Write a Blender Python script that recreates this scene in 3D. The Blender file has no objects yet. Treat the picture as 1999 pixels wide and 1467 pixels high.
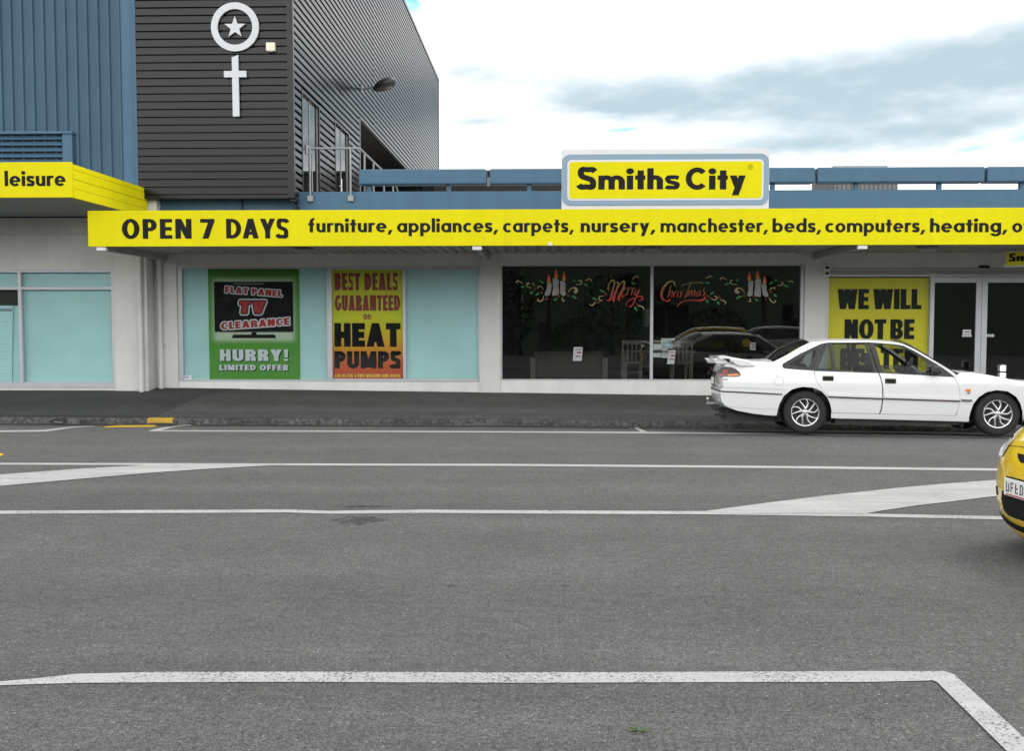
import bpy, bmesh, math, random
from mathutils import Vector, Matrix
from mathutils.geometry import delaunay_2d_cdt
R = math.radians
rnd = random.Random(7)
scene = bpy.context.scene
COL = scene.collection

# ------------------------------------------------------------------ camera
H = 1.70
YAW, PITCH = R(1.75), R(3.06)
F, CX, CY = 2000.0, 999.5, 733.5
cam_d = bpy.data.cameras.new('camera')
cam_d.sensor_width = 36.0
cam_d.lens = 36.0 * F / 1999.0
cam_d.clip_start, cam_d.clip_end = 0.05, 2000
cam = bpy.data.objects.new('camera', cam_d)
cam.location = (0, 0, H)
cam.rotation_euler = (math.pi / 2 - PITCH, 0, YAW)
COL.objects.link(cam)
scene.camera = cam

# ------------------------------------------------------------------ sky
SUN_EL, SUN_AZ = R(52), R(62)       # azimuth from +Y towards +X
world = bpy.data.worlds.new('World')
scene.world = world
world.use_nodes = True
wn, wl = world.node_tree.nodes, world.node_tree.links
wn.clear()


def wmath(op, a, b=None, c=None, clamp=False):
    n = wn.new('ShaderNodeMath'); n.operation = op; n.use_clamp = clamp
    for i, v in enumerate((a, b, c)):
        if v is None: continue
        if isinstance(v, (int, float)): n.inputs[i].default_value = v
        else: wl.new(v, n.inputs[i])
    return n.outputs[0]


w_tc = wn.new('ShaderNodeTexCoord')
w_sep = wn.new('ShaderNodeSeparateXYZ')
wl.new(w_tc.outputs['Generated'], w_sep.inputs[0])
az = wmath('ARCTAN2', w_sep.outputs[0], w_sep.outputs[1])
el = wmath('ARCSINE', w_sep.outputs[2])
w_cmb = wn.new('ShaderNodeCombineXYZ')
wl.new(az, w_cmb.inputs[0]); wl.new(wmath('MULTIPLY', el, 3.0), w_cmb.inputs[1])
w_no = wn.new('ShaderNodeTexNoise'); w_no.inputs['Scale'].default_value = 9
w_no.inputs['Detail'].default_value = 7; w_no.inputs['Roughness'].default_value = 0.55
wl.new(w_cmb.outputs[0], w_no.inputs['Vector'])
nz = w_no.outputs['Fac']
w_no2 = wn.new('ShaderNodeTexNoise'); w_no2.inputs['Scale'].default_value = 22
w_no2.inputs['Detail'].default_value = 5
wl.new(w_cmb.outputs[0], w_no2.inputs['Vector'])
nz2 = w_no2.outputs['Fac']


def blob(px, py, sx, sy, tilt=0.0, warp=0.022):
    """soft patch of sky centred on the direction seen at px,py of the photo"""
    a0 = math.atan((px - 1061) / F)
    e0 = math.atan((626 - py) / F * math.cos(a0))
    da = wmath('ADD', wmath('SUBTRACT', az, a0), wmath('MULTIPLY', wmath('SUBTRACT', nz, 0.5), warp * 2.5))
    de = wmath('ADD', wmath('SUBTRACT', el, e0), wmath('MULTIPLY', wmath('SUBTRACT', nz, 0.5), warp))
    if tilt: de = wmath('SUBTRACT', de, wmath('MULTIPLY', da, tilt))
    q = wmath('ADD', wmath('POWER', wmath('ABSOLUTE', wmath('DIVIDE', da, sx / F)), 2.0),
              wmath('POWER', wmath('ABSOLUTE', wmath('DIVIDE', de, sy / F)), 2.0))
    return wmath('EXPONENT', wmath('MULTIPLY', q, -1.0))


def total(lst):
    o = lst[0]
    for b in lst[1:]: o = wmath('ADD', o, b)
    return o


grey = total([wmath('MULTIPLY', blob(1190, 192, 220, 44), 0.72), wmath('MULTIPLY', blob(1640, 178, 280, 56, 0.14), 0.88),
              wmath('MULTIPLY', blob(1950, 130, 200, 52, 0.12), 0.9), wmath('MULTIPLY', blob(1440, 170, 150, 30, 0.2), .5),
              wmath('MULTIPLY', blob(1820, 262, 250, 30, 0.12), 0.6), wmath('MULTIPLY', blob(930, 145, 100, 24), 0.42), wmath('MULTIPLY', blob(1200, 215, 120, 14), 0.5),
              wmath('MULTIPLY', blob(950, 240, 60, 10), 0.5), wmath('MULTIPLY', blob(1540, 290, 120, 20), 0.42), wmath('MULTIPLY', blob(1700, 240, 260, 40, .1), 0.32)])
grey = wmath('MULTIPLY', grey, wmath('ADD', wmath('MULTIPLY', nz, 1.2), wmath('ADD', wmath('MULTIPLY', nz2, 1.3), -0.35)), clamp=True)
grey = wmath('SUBTRACT', 1.0, wmath('POWER', wmath('SUBTRACT', 1.0, grey), 1.9))
hole = total([blob(1310, -8, 60, 18, 0, .05), blob(1208, 260, 34, 5, 0, .02), blob(1895, 290, 42, 7, .15, .03), blob(1990, 270, 30, 14, .1, .03), blob(812, 4, 16, 34, 0, .04)])
hole = wmath('MULTIPLY', wmath('SUBTRACT', hole, 0.2), 1.3, clamp=True)
# clouds elsewhere in the sky thin out to blue here and there
w_no3 = wn.new('ShaderNodeTexNoise'); w_no3.inputs['Scale'].default_value = 2.2; w_no3.inputs['Detail'].default_value = 6
wl.new(w_tc.outputs['Generated'], w_no3.inputs['Vector'])
high = wmath('MULTIPLY', wmath('MULTIPLY', wmath('SUBTRACT', w_no3.outputs['Fac'], 0.56), 4.0, clamp=True), wmath('MULTIPLY', wmath('SUBTRACT', el, 0.42), 4.0, clamp=True))
hole = wmath('MAXIMUM', hole, high)


def wmix(f, a, b):
    n = wn.new('ShaderNodeMix'); n.data_type = 'RGBA'
    wl.new(f, n.inputs[0])
    for s, v in ((6, a), (7, b)):
        if isinstance(v, tuple): n.inputs[s].default_value = v
        else: wl.new(v, n.inputs[s])
    return n.outputs[2]


w_sky = wn.new('ShaderNodeTexSky'); w_sky.sky_type = 'NISHITA'; w_sky.sun_disc = False
w_sky.sun_elevation = SUN_EL; w_sky.sun_rotation = SUN_AZ
w_sky.air_density = 1.0; w_sky.dust_density = 0.6; w_sky.ozone_density = 2.0
CLOUD = 11.5
cloud = wmix(grey, (CLOUD, CLOUD, CLOUD * 1.0, 1), (4.3, 5.5, 6.2, 1))
skyb = wn.new('ShaderNodeMix'); skyb.data_type = 'RGBA'; skyb.blend_type = 'MULTIPLY'
skyb.inputs[0].default_value = 1.0
wl.new(w_sky.outputs[0], skyb.inputs[6]); skyb.inputs[7].default_value = (1.3, 2.3, 2.5, 1)
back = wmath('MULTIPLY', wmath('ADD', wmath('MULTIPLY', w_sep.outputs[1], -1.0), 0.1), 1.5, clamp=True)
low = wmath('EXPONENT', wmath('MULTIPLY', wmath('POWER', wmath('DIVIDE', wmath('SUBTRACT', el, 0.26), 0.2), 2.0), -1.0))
fill_gain = wmath('ADD', wmath('MULTIPLY', wmath('MULTIPLY', back, low), 1.7), 1.0)  # added fill: brightens low cloud behind the camera to light under the canopy
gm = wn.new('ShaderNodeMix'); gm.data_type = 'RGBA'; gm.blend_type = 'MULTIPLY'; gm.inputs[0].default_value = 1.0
wl.new(cloud, gm.inputs[6]); wl.new(fill_gain, gm.inputs[7]); cloud = gm.outputs[2]
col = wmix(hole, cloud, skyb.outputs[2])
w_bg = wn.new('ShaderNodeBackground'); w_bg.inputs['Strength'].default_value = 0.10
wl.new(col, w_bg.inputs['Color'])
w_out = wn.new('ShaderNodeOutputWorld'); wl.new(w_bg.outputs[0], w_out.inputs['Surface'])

# ------------------------------------------------------------------ sun behind thin cloud
sd = bpy.data.lights.new('sun', 'SUN')
sd.energy = 1.3; sd.angle = R(18); sd.color = (1.0, 0.965, 0.91)
sun = bpy.data.objects.new('sun', sd)
dirv = Vector((math.sin(SUN_AZ) * math.cos(SUN_EL), math.cos(SUN_AZ) * math.cos(SUN_EL), math.sin(SUN_EL)))
sun.rotation_euler = dirv.to_track_quat('Z', 'Y').to_euler()
sun.location = (10, -5, 30)
COL.objects.link(sun)
scene.view_settings.view_transform = 'Standard'
scene.view_settings.look = 'None'
scene.view_settings.exposure = 0.35
scene.view_settings.gamma = 1.0
scene.cycles.max_bounces = 8
scene.cycles.transparent_max_bounces = 16

# ------------------------------------------------------------------ measuring helpers
_r = Vector((math.cos(YAW), math.sin(YAW), 0))
_fh = Vector((-math.sin(YAW), math.cos(YAW), 0))
_f = _fh * math.cos(PITCH) - Vector((0, 0, 1)) * math.sin(PITCH)
_u = _fh * math.sin(PITCH) + Vector((0, 0, 1)) * math.cos(PITCH)
EYE = Vector((0, 0, H))


def ray(px, py):
    return _f + _r * ((px - CX) / F) - _u * ((py - CY) / F)


def P(px, py, Y):
    d = ray(px, py); return EYE + d * (Y / d.y)


def G(px, py, z=0.0):
    d = ray(px, py); return EYE + d * ((z - H) / d.z)


def rect(px0, py0, px1, py1, Y):
    ym, xm = (py0 + py1) / 2, (px0 + px1) / 2
    return P(px0, ym, Y).x, P(px1, ym, Y).x, P(xm, py1, Y).z, P(xm, py0, Y).z


# ------------------------------------------------------------------ objects
def tag(o, label=None, cat=None, group=None, kind=None):
    if label: o['label'] = label
    if cat: o['category'] = cat
    if group: o['group'] = group
    if kind: o['kind'] = kind
    return o


def empty(name, loc=(0, 0, 0), label=None, cat=None, group=None, rz=0):
    o = bpy.data.objects.new(name, None); COL.objects.link(o)
    o.location = loc; o.rotation_euler = (0, 0, rz); o.empty_display_size = .1
    return tag(o, label, cat, group)


class MB:
    def __init__(s): s.v, s.f, s.m = [], [], []

    def add(s, vs, fs, m=0):
        b = len(s.v); s.v += [tuple(v) for v in vs]
        s.f += [tuple(b + i for i in f) for f in fs]; s.m += [m] * len(fs)

    def box(s, x0, x1, y0, y1, z0, z1, m=0):
        if x0 > x1: x0, x1 = x1, x0
        if y0 > y1: y0, y1 = y1, y0
        if z0 > z1: z0, z1 = z1, z0
        s.add([(x0, y0, z0), (x1, y0, z0), (x1, y1, z0), (x0, y1, z0), (x0, y0, z1), (x1, y0, z1), (x1, y1, z1), (x0, y1, z1)],
              [(3, 2, 1, 0), (4, 5, 6, 7), (0, 1, 5, 4), (1, 2, 6, 5), (2, 3, 7, 6), (3, 0, 4, 7)], m)
        return s

    def quad(s, a, b, c, d, m=0): s.add([a, b, c, d], [(0, 1, 2, 3)], m); return s

    def prism(s, pts, axis, a0, a1, m=0):
        """2D polygon pushed along an axis; pts are (x,z) for 'y', (y,z) for 'x', (x,y) for 'z'"""
        def mk(p, a): return {'y': (p[0], a, p[1]), 'x': (a, p[0], p[1]), 'z': (p[0], p[1], a)}[axis]
        n = len(pts)
        s.add([mk(p, a0) for p in pts] + [mk(p, a1) for p in pts],
              [tuple(range(n)), tuple(range(2 * n - 1, n - 1, -1))] + [(i, i + n, (i + 1) % n + n, (i + 1) % n) for i in range(n)], m)
        return s

    def tube(s, pts, r, n=10, m=0, caps=True):
        pts = [Vector(p) for p in pts]; rs = r if isinstance(r, (list, tuple)) else [r] * len(pts)
        rings = []; prev = None
        for i, p in enumerate(pts):
            t = (pts[min(i + 1, len(pts) - 1)] - pts[max(i - 1, 0)]).normalized()
            if prev is None:
                a = Vector((0, 0, 1)) if abs(t.z) < .9 else Vector((1, 0, 0))
                u = t.cross(a).normalized()
            else: u = (prev - t * prev.dot(t)).normalized()
            prev = u; w = t.cross(u)
            rings.append([p + (u * math.cos(2 * math.pi * k / n) + w * math.sin(2 * math.pi * k / n)) * rs[i] for k in range(n)])
        fs = []
        for i in range(len(pts) - 1):
            for k in range(n):
                fs.append((i * n + k, i * n + (k + 1) % n, (i + 1) * n + (k + 1) % n, (i + 1) * n + k))
        if caps: fs += [tuple(range(n - 1, -1, -1)), tuple((len(pts) - 1) * n + k for k in range(n))]
        s.add([v for rg in rings for v in rg], fs, m); return s

    def lathe(s, prof, axis='y', n=40, c=(0, 0, 0), m=0):
        """prof: list of (radius, along axis)"""
        vs = []
        for r, a in prof:
            for k in range(n):
                t = 2 * math.pi * k / n; p, q = r * math.cos(t), r * math.sin(t)
                vs.append({'y': (c[0] + p, c[1] + a, c[2] + q), 'z': (c[0] + p, c[1] + q, c[2] + a), 'x': (c[0] + a, c[1] + p, c[2] + q)}[axis])
        fs = [(i * n + k, i * n + (k + 1) % n, (i + 1) * n + (k + 1) % n, (i + 1) * n + k) for i in range(len(prof) - 1) for k in range(n)]
        s.add(vs, fs, m); return s

    def ball(s, c, r, nu=14, nv=8, m=0):
        rx, ry, rz = r if isinstance(r, (list, tuple)) else (r, r, r)
        vs, fs = [], []
        for j in range(nv + 1):
            ph = -math.pi / 2 + math.pi * j / nv
            for k in range(nu):
                t = 2 * math.pi * k / nu
                vs.append((c[0] + rx * math.cos(ph) * math.cos(t), c[1] + ry * math.cos(ph) * math.sin(t), c[2] + rz * math.sin(ph)))
        for j in range(nv):
            for k in range(nu):
                fs.append((j * nu + k, j * nu + (k + 1) % nu, (j + 1) * nu + (k + 1) % nu, (j + 1) * nu + k))
        s.add(vs, fs, m); return s

    def move(s, fn): s.v = [tuple(fn(Vector(v))) for v in s.v]; return s

    def build(s, name, mat, parent=None, smooth=False, bevel=0, fix=True, solid=0, angle=35, merge=0):
        me = bpy.data.meshes.new(name); me.from_pydata(s.v, [], s.f)
        mats = mat if isinstance(mat, (list, tuple)) else [mat]
        for mm in mats: me.materials.append(mm)
        for p, i in zip(me.polygons, s.m): p.material_index = i
        if fix or merge:
            bm = bmesh.new(); bm.from_mesh(me)
            if merge: bmesh.ops.remove_doubles(bm, verts=bm.verts, dist=merge)
            if fix: bmesh.ops.recalc_face_normals(bm, faces=bm.faces)
            bm.to_mesh(me); bm.free()
        o = bpy.data.objects.new(name, me); COL.objects.link(o)
        if parent: o.parent = parent
        if solid:
            md = o.modifiers.new('thick', 'SOLIDIFY'); md.thickness = abs(solid); md.offset = -1 if solid > 0 else 1
        if solid and smooth:
            md = o.modifiers.new('rim', 'EDGE_SPLIT'); md.split_angle = R(50)
        if bevel:
            md = o.modifiers.new('bevel', 'BEVEL'); md.width = bevel; md.segments = 2; md.limit_method = 'ANGLE'; md.angle_limit = R(40)
        if smooth:
            for p in me.polygons: p.use_smooth = True
            try: me.set_sharp_from_angle(angle=R(angle))
            except Exception: pass
        return o


def copy_tree(o, parent=None):
    c = o.copy(); COL.objects.link(c)
    if parent: c.parent = parent
    for ch in list(o.children): copy_tree(ch, c)
    return c


# ------------------------------------------------------------------ materials
def newmat(name):
    m = bpy.data.materials.new(name); m.use_nodes = True
    nt = m.node_tree; return m, nt, nt.nodes, nt.links, nt.nodes['Principled BSDF']


def mat(name, c, rough=.6, metal=0, var=0.0, vscale=2.0, bump=0.0, bscale=60, fine=0.0, fscale=40, spec=.5, coat=0, streak=0.0):
    m, nt, N, L, B = newmat(name)
    B.inputs['Roughness'].default_value = rough; B.inputs['Metallic'].default_value = metal
    B.inputs['Specular IOR Level'].default_value = spec
    if coat: B.inputs['Coat Weight'].default_value = coat; B.inputs['Coat Roughness'].default_value = .03
    B.inputs['Base Color'].default_value = (*c, 1)
    tc = N.new('ShaderNodeTexCoord'); geo = N.new('ShaderNodeNewGeometry')
    cur = None
    def layer(scale, amt, vec=None, detail=5):
        nonlocal cur
        n = N.new('ShaderNodeTexNoise'); n.inputs['Scale'].default_value = scale; n.inputs['Detail'].default_value = detail
        L.new(vec or geo.outputs['Position'], n.inputs['Vector'])
        r = N.new('ShaderNodeMapRange'); r.inputs[1].default_value = .3; r.inputs[2].default_value = .7
        r.inputs[3].default_value = 1 - amt; r.inputs[4].default_value = 1 + amt * .5
        L.new(n.outputs['Fac'], r.inputs[0])
        x = N.new('ShaderNodeMix'); x.data_type = 'RGBA'; x.blend_type = 'MULTIPLY'; x.inputs[0].default_value = 1
        if cur is None: x.inputs[6].default_value = (*c, 1)
        else: L.new(cur, x.inputs[6])
        L.new(r.outputs[0], x.inputs[7]); cur = x.outputs[2]
    if var: layer(vscale, var)
    if fine: layer(fscale, fine)
    if streak:
        mp = N.new('ShaderNodeMapping'); mp.inputs['Scale'].default_value = (6, 6, .35)
        L.new(geo.outputs['Position'], mp.inputs[0]); layer(1.0, streak, mp.outputs[0], 6)
    if cur is not None: L.new(cur, B.inputs['Base Color'])
    if bump:
        n = N.new('ShaderNodeTexNoise'); n.inputs['Scale'].default_value = bscale; n.inputs['Detail'].default_value = 4
        L.new(geo.outputs['Position'], n.inputs['Vector'])
        b = N.new('ShaderNodeBump'); b.inputs['Strength'].default_value = bump; b.inputs['Distance'].default_value = .01
        L.new(n.outputs['Fac'], b.inputs['Height']); L.new(b.outputs[0], B.inputs['Normal'])
    return m


def asphalt(name, base, warm=0.0, rough=.92, patch=.2):
    m, nt, N, L, B = newmat(name)
    geo = N.new('ShaderNodeNewGeometry')
    def noise(sc, det=4, rg=.6, stretch=None):
        n = N.new('ShaderNodeTexNoise'); n.inputs['Scale'].default_value = sc; n.inputs['Detail'].default_value = det; n.inputs['Roughness'].default_value = rg
        if stretch:
            mp = N.new('ShaderNodeMapping'); mp.inputs['Scale'].default_value = stretch
            L.new(geo.outputs['Position'], mp.inputs[0]); L.new(mp.outputs[0], n.inputs['Vector'])
        else: L.new(geo.outputs['Position'], n.inputs['Vector'])
        return n.outputs['Fac']
    def rng(f, a, b, lo=.3, hi=.7):
        r = N.new('ShaderNodeMapRange'); r.inputs[1].default_value = lo; r.inputs[2].default_value = hi; r.inputs[3].default_value = a; r.inputs[4].default_value = b
        L.new(f, r.inputs[0]); return r.outputs[0]
    def mul(a, b):
        n = N.new('ShaderNodeMath'); n.operation = 'MULTIPLY'
        for i, v in enumerate((a, b)):
            if isinstance(v, (int, float)): n.inputs[i].default_value = v
            else: L.new(v, n.inputs[i])
        return n.outputs[0]
    v = mul(rng(noise(140, 2, .6), .48, 1.52, .36, .64), mul(rng(noise(48, 2, .6), .72, 1.28, .36, .64), rng(noise(17, 2), .88, 1.12, .36, .64)))
    v = mul(v, rng(noise(1.1, 5), 1 - patch, 1 + patch * .6))
    v = mul(v, rng(noise(.7, 4, .6, (.08, 1.3, 1)), .84, 1.14))
    vs_ = N.new('ShaderNodeTexVoronoi'); vs_.inputs['Scale'].default_value = 2.3; vs_.inputs['Randomness'].default_value = 1
    L.new(geo.outputs['Position'], vs_.inputs['Vector'])
    scs = N.new('ShaderNodeSeparateColor'); L.new(vs_.outputs['Color'], scs.inputs[0])
    sz = N.new('ShaderNodeMath'); sz.operation = 'MULTIPLY_ADD'; sz.inputs[1].default_value = .17; sz.inputs[2].default_value = -.10; L.new(scs.outputs[1], sz.inputs[0])
    spt = N.new('ShaderNodeMath'); spt.operation = 'SUBTRACT'; L.new(vs_.outputs['Distance'], spt.inputs[0]); L.new(sz.outputs[0], spt.inputs[1])
    v = mul(v, rng(spt.outputs[0], .62, 1.0, .0, .03))
    v = mul(v, rng(noise(9, 5, .65, (.6, 1.4, 1)), .86, 1.12))
    vo = N.new('ShaderNodeTexVoronoi'); vo.inputs['Scale'].default_value = 55
    L.new(geo.outputs['Position'], vo.inputs['Vector'])
    # few bright stones and few dark pits
    sepc = N.new('ShaderNodeSeparateColor'); L.new(vo.outputs['Color'], sepc.inputs[0])
    isb = N.new('ShaderNodeMath'); isb.operation = 'GREATER_THAN'; isb.inputs[1].default_value = .965; L.new(sepc.outputs[0], isb.inputs[0])
    near = N.new('ShaderNodeMath'); near.operation = 'LESS_THAN'; near.inputs[1].default_value = .3; L.new(vo.outputs['Distance'], near.inputs[0])
    sp = mul(isb.outputs[0], near.outputs[0])
    isd = N.new('ShaderNodeMath'); isd.operation = 'LESS_THAN'; isd.inputs[1].default_value = .06; L.new(sepc.outputs[0], isd.inputs[0])
    dk = mul(isd.outputs[0], near.outputs[0])
    add = N.new('ShaderNodeMath'); add.operation = 'MULTIPLY_ADD'; add.inputs[1].default_value = 1.5; L.new(sp, add.inputs[0]); L.new(v, add.inputs[2])
    sub = N.new('ShaderNodeMath'); sub.operation = 'MULTIPLY_ADD'; sub.inputs[1].default_value = -.6; L.new(dk, sub.inputs[0]); L.new(add.outputs[0], sub.inputs[2])
    mx = N.new('ShaderNodeMath'); mx.operation = 'MAXIMUM'; mx.inputs[1].default_value = .2; L.new(sub.outputs[0], mx.inputs[0])
    x = N.new('ShaderNodeMix'); x.data_type = 'RGBA'; x.blend_type = 'MULTIPLY'; x.inputs[0].default_value = 1
    x.inputs[6].default_value = (base * (1 + warm), base, base * (1 - warm * 1.2), 1); L.new(mx.outputs[0], x.inputs[7])
    L.new(x.outputs[2], B.inputs['Base Color'])
    B.inputs['Roughness'].default_value = rough; B.inputs['Specular IOR Level'].default_value = .25
    b = N.new('ShaderNodeBump'); b.inputs['Strength'].default_value = .5; b.inputs['Distance'].default_value = .006
    L.new(noise(150, 3, .7), b.inputs['Height']); L.new(b.outputs[0], B.inputs['Normal'])
    return m


def paint_line(name, c, wear=.5, base=.10, rub=.0):
    m, nt, N, L, B = newmat(name)
    geo = N.new('ShaderNodeNewGeometry')
    def noise(sc, stretch=(1, 1, 1), det=4):
        n = N.new('ShaderNodeTexNoise'); n.inputs['Scale'].default_value = sc; n.inputs['Detail'].default_value = det
        mp = N.new('ShaderNodeMapping'); mp.inputs['Scale'].default_value = stretch
        L.new(geo.outputs['Position'], mp.inputs[0]); L.new(mp.outputs[0], n.inputs['Vector']); return n.outputs['Fac']
    r = N.new('ShaderNodeMapRange'); r.inputs[1].default_value = wear - .06; r.inputs[2].default_value = wear + .05
    a = N.new('ShaderNodeMath'); a.operation = 'ADD'
    m1 = N.new('ShaderNodeMath'); m1.operation = 'MULTIPLY'; m1.inputs[1].default_value = .75; L.new(noise(75, det=3), m1.inputs[0])
    m2 = N.new('ShaderNodeMath'); m2.operation = 'MULTIPLY'; m2.inputs[1].default_value = .25; L.new(noise(3), m2.inputs[0])
    L.new(m1.outputs[0], a.inputs[0]); L.new(m2.outputs[0], a.inputs[1]); L.new(a.outputs[0], r.inputs[0])
    x = N.new('ShaderNodeMix'); x.data_type = 'RGBA'; L.new(r.outputs[0], x.inputs[0])
    g = N.new('ShaderNodeMapRange'); g.inputs[1].default_value = .3; g.inputs[2].default_value = .7; g.inputs[3].default_value = .84 - rub; g.inputs[4].default_value = 1.04
    L.new(noise(2.5, (.4, 3, 1), 6), g.inputs[0])
    cm = N.new('ShaderNodeMix'); cm.data_type = 'RGBA'; cm.blend_type = 'MULTIPLY'; cm.inputs[0].default_value = 1; cm.inputs[6].default_value = (*c, 1); L.new(g.outputs[0], cm.inputs[7])
    x.inputs[6].default_value = (base, base, base, 1); L.new(cm.outputs[2], x.inputs[7])
    L.new(x.outputs[2], B.inputs['Base Color']); B.inputs['Roughness'].default_value = .8; B.inputs['Specular IOR Level'].default_value = .3
    return m


def glassmat(name, tint=(.85, .88, .88), ior=1.5):
    m, nt, N, L, B = newmat(name); N.remove(B)
    out = N['Material Output']; t = N.new('ShaderNodeBsdfTransparent'); t.inputs[0].default_value = (*tint, 1)
    g = N.new('ShaderNodeBsdfGlossy'); g.inputs['Roughness'].default_value = 0.0
    fr = N.new('ShaderNodeFresnel')
    ge = N.new('ShaderNodeNewGeometry'); im = N.new('ShaderNodeMapRange'); im.inputs[3].default_value = ior; im.inputs[4].default_value = 1 / ior   # the pane mirrors alike from both faces
    L.new(ge.outputs['Backfacing'], im.inputs[0]); L.new(im.outputs[0], fr.inputs[0])
    mul = N.new('ShaderNodeMath'); mul.operation = 'MULTIPLY'; mul.inputs[1].default_value = 1.15; mul.use_clamp = True; L.new(fr.outputs[0], mul.inputs[0])
    x = N.new('ShaderNodeMixShader'); L.new(mul.outputs[0], x.inputs[0]); L.new(t.outputs[0], x.inputs[1]); L.new(g.outputs[0], x.inputs[2]); L.new(x.outputs[0], out.inputs[0])
    return m


def rampmat(name, stops, axis=2, rough=.5, spec=.5):
    """colours printed along the object's own height"""
    m, nt, N, L, B = newmat(name)
    tc = N.new('ShaderNodeTexCoord'); sp = N.new('ShaderNodeSeparateXYZ'); L.new(tc.outputs['Generated'], sp.inputs[0])
    r = N.new('ShaderNodeValToRGB'); e = r.color_ramp.elements
    e[0].position, e[0].color = stops[0][0], (*stops[0][1], 1); e[1].position, e[1].color = stops[-1][0], (*stops[-1][1], 1)
    for p, c in stops[1:-1]: k = e.new(p); k.color = (*c, 1)
    L.new(sp.outputs[axis], r.inputs[0]); L.new(r.outputs[0], B.inputs['Base Color'])
    B.inputs['Roughness'].default_value = rough; B.inputs['Specular IOR Level'].default_value = spec
    return m


M = {}
M['road'] = asphalt('road_asphalt', .094, .01, patch=.12)
M['path_light'] = asphalt('footpath_seal', .104, .03, patch=.16)
M['path_dark'] = asphalt('footpath_dark', .066, .0, patch=.12)
def stainmat():
    m, nt, N, L, B = newmat('oil_stain'); out = N['Material Output']
    B.inputs['Base Color'].default_value = (.035, .037, .036, 1); B.inputs['Roughness'].default_value = .8
    tc = N.new('ShaderNodeTexCoord'); mp = N.new('ShaderNodeVectorMath'); mp.operation = 'DISTANCE'; mp.inputs[1].default_value = (.5, .5, .5)
    fl = N.new('ShaderNodeVectorMath'); fl.operation = 'MULTIPLY_ADD'; fl.inputs[1].default_value = (1, 1, 0); fl.inputs[2].default_value = (0, 0, .5); L.new(tc.outputs['Generated'], fl.inputs[0]); L.new(fl.outputs[0], mp.inputs[0])
    geo = N.new('ShaderNodeNewGeometry'); no = N.new('ShaderNodeTexNoise'); no.inputs['Scale'].default_value = 14; no.inputs['Detail'].default_value = 6; L.new(geo.outputs['Position'], no.inputs['Vector'])
    a = N.new('ShaderNodeMath'); a.operation = 'MULTIPLY_ADD'; a.inputs[1].default_value = 1.2; L.new(no.outputs['Fac'], a.inputs[0]); a.inputs[2].default_value = -.1
    b = N.new('ShaderNodeMath'); b.operation = 'SUBTRACT'; L.new(a.outputs[0], b.inputs[0]); L.new(mp.outputs['Value'], b.inputs[1])
    r = N.new('ShaderNodeMapRange'); r.interpolation_type = 'SMOOTHSTEP'; r.inputs[1].default_value = .0; r.inputs[2].default_value = .45; r.inputs[3].default_value = 0; r.inputs[4].default_value = .6; L.new(b.outputs[0], r.inputs[0])
    t = N.new('ShaderNodeBsdfTransparent'); x = N.new('ShaderNodeMixShader'); L.new(r.outputs[0], x.inputs[0]); L.new(t.outputs[0], x.inputs[1]); L.new(B.outputs[0], x.inputs[2]); L.new(x.outputs[0], out.inputs[0])
    return m


M['stain'] = stainmat()
M['kerb'] = mat('kerb_concrete', (.085, .085, .08), .9, var=.5, vscale=3, fine=.75, fscale=16, bump=.9)
M['gutter'] = asphalt('gutter_channel', .05, .0, patch=.4)
M['line'] = paint_line('white_line', (.40, .40, .40), .425)
M['line_far'] = paint_line('white_line_far', (.39, .39, .39), .36)
M['line_hatch'] = paint_line('white_hatch', (.39, .39, .39), .37, rub=.1)
M['line_yellow'] = paint_line('yellow_line', (.72, .45, .02), .36)
M['kerb_yellow'] = paint_line('yellow_kerb', (.62, .38, .02), .45, base=.09)
M['wall'] = mat('off_white_wall', (.66, .66, .63), .75, var=.08, vscale=1.1, fine=.04, fscale=14, bump=.15, bscale=60, streak=.05)
M['wall_in'] = mat('pale_sill_wall', (.76, .76, .73), .75, var=.08, vscale=2.2, bump=.12, bscale=70, streak=.05)
M['soffit'] = mat('soffit_steel', (.40, .40, .37), .6, var=.08)
M['soffit_left'] = mat('soffit_board', (.30, .30, .29), .7, var=.06)
M['beam'] = mat('beam_grey', (.38, .38, .36), .6, var=.08)
M['white'] = mat('white_paint', (.62, .62, .62), .45, var=.03)
M['alu'] = mat('window_aluminium', (.50, .51, .53), .45, metal=.25, var=.05, vscale=6)
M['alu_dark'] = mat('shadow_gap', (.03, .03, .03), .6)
M['yellow'] = mat('fascia_yellow', (.67, .60, .004), .6, spec=.10, var=.04, vscale=.8, streak=.035)
M['yellow_in'] = mat('poster_yellow', (.80, .69, .006), .5, var=.02)
M['ink'] = mat('black_vinyl', (.016, .016, .017), .7, spec=.08)
M['blue'] = mat('parapet_blue', (.056, .128, .196), .5, spec=.3, var=.07, vscale=1.3, streak=.06)
M['blue_clad'] = mat('blue_cladding', (.044, .095, .140), .5, spec=.3, var=.06, vscale=1.5, streak=.05)
M['sign_blue'] = mat('sign_blue_grey', (.19, .285, .37), .4, var=.03)
M['dark'] = mat('charcoal_cladding', (.009, .0087, .0085), .22, spec=.26, var=.08, vscale=1.5, streak=.06)
M['dark_side'] = M['dark']
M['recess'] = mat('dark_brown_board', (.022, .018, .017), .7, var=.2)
M['galv'] = mat('galvanised_steel', (.25, .26, .26), .45, metal=.5, var=.15, vscale=9)
M['cream'] = mat('cream_plastic', (.72, .68, .55), .5)
M['emblem'] = mat('pale_emblem', (.54, .56, .58), .45, var=.03)
M['film'] = mat('frosted_film', (.47, .75, .76), .45, var=.10, vscale=.8)
M['glass'] = glassmat('window_glass', (.94, .96, .955), 1.45)
M['glass_clear'] = glassmat('clear_glass', (.93, .94, .94), 1.45)
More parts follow.
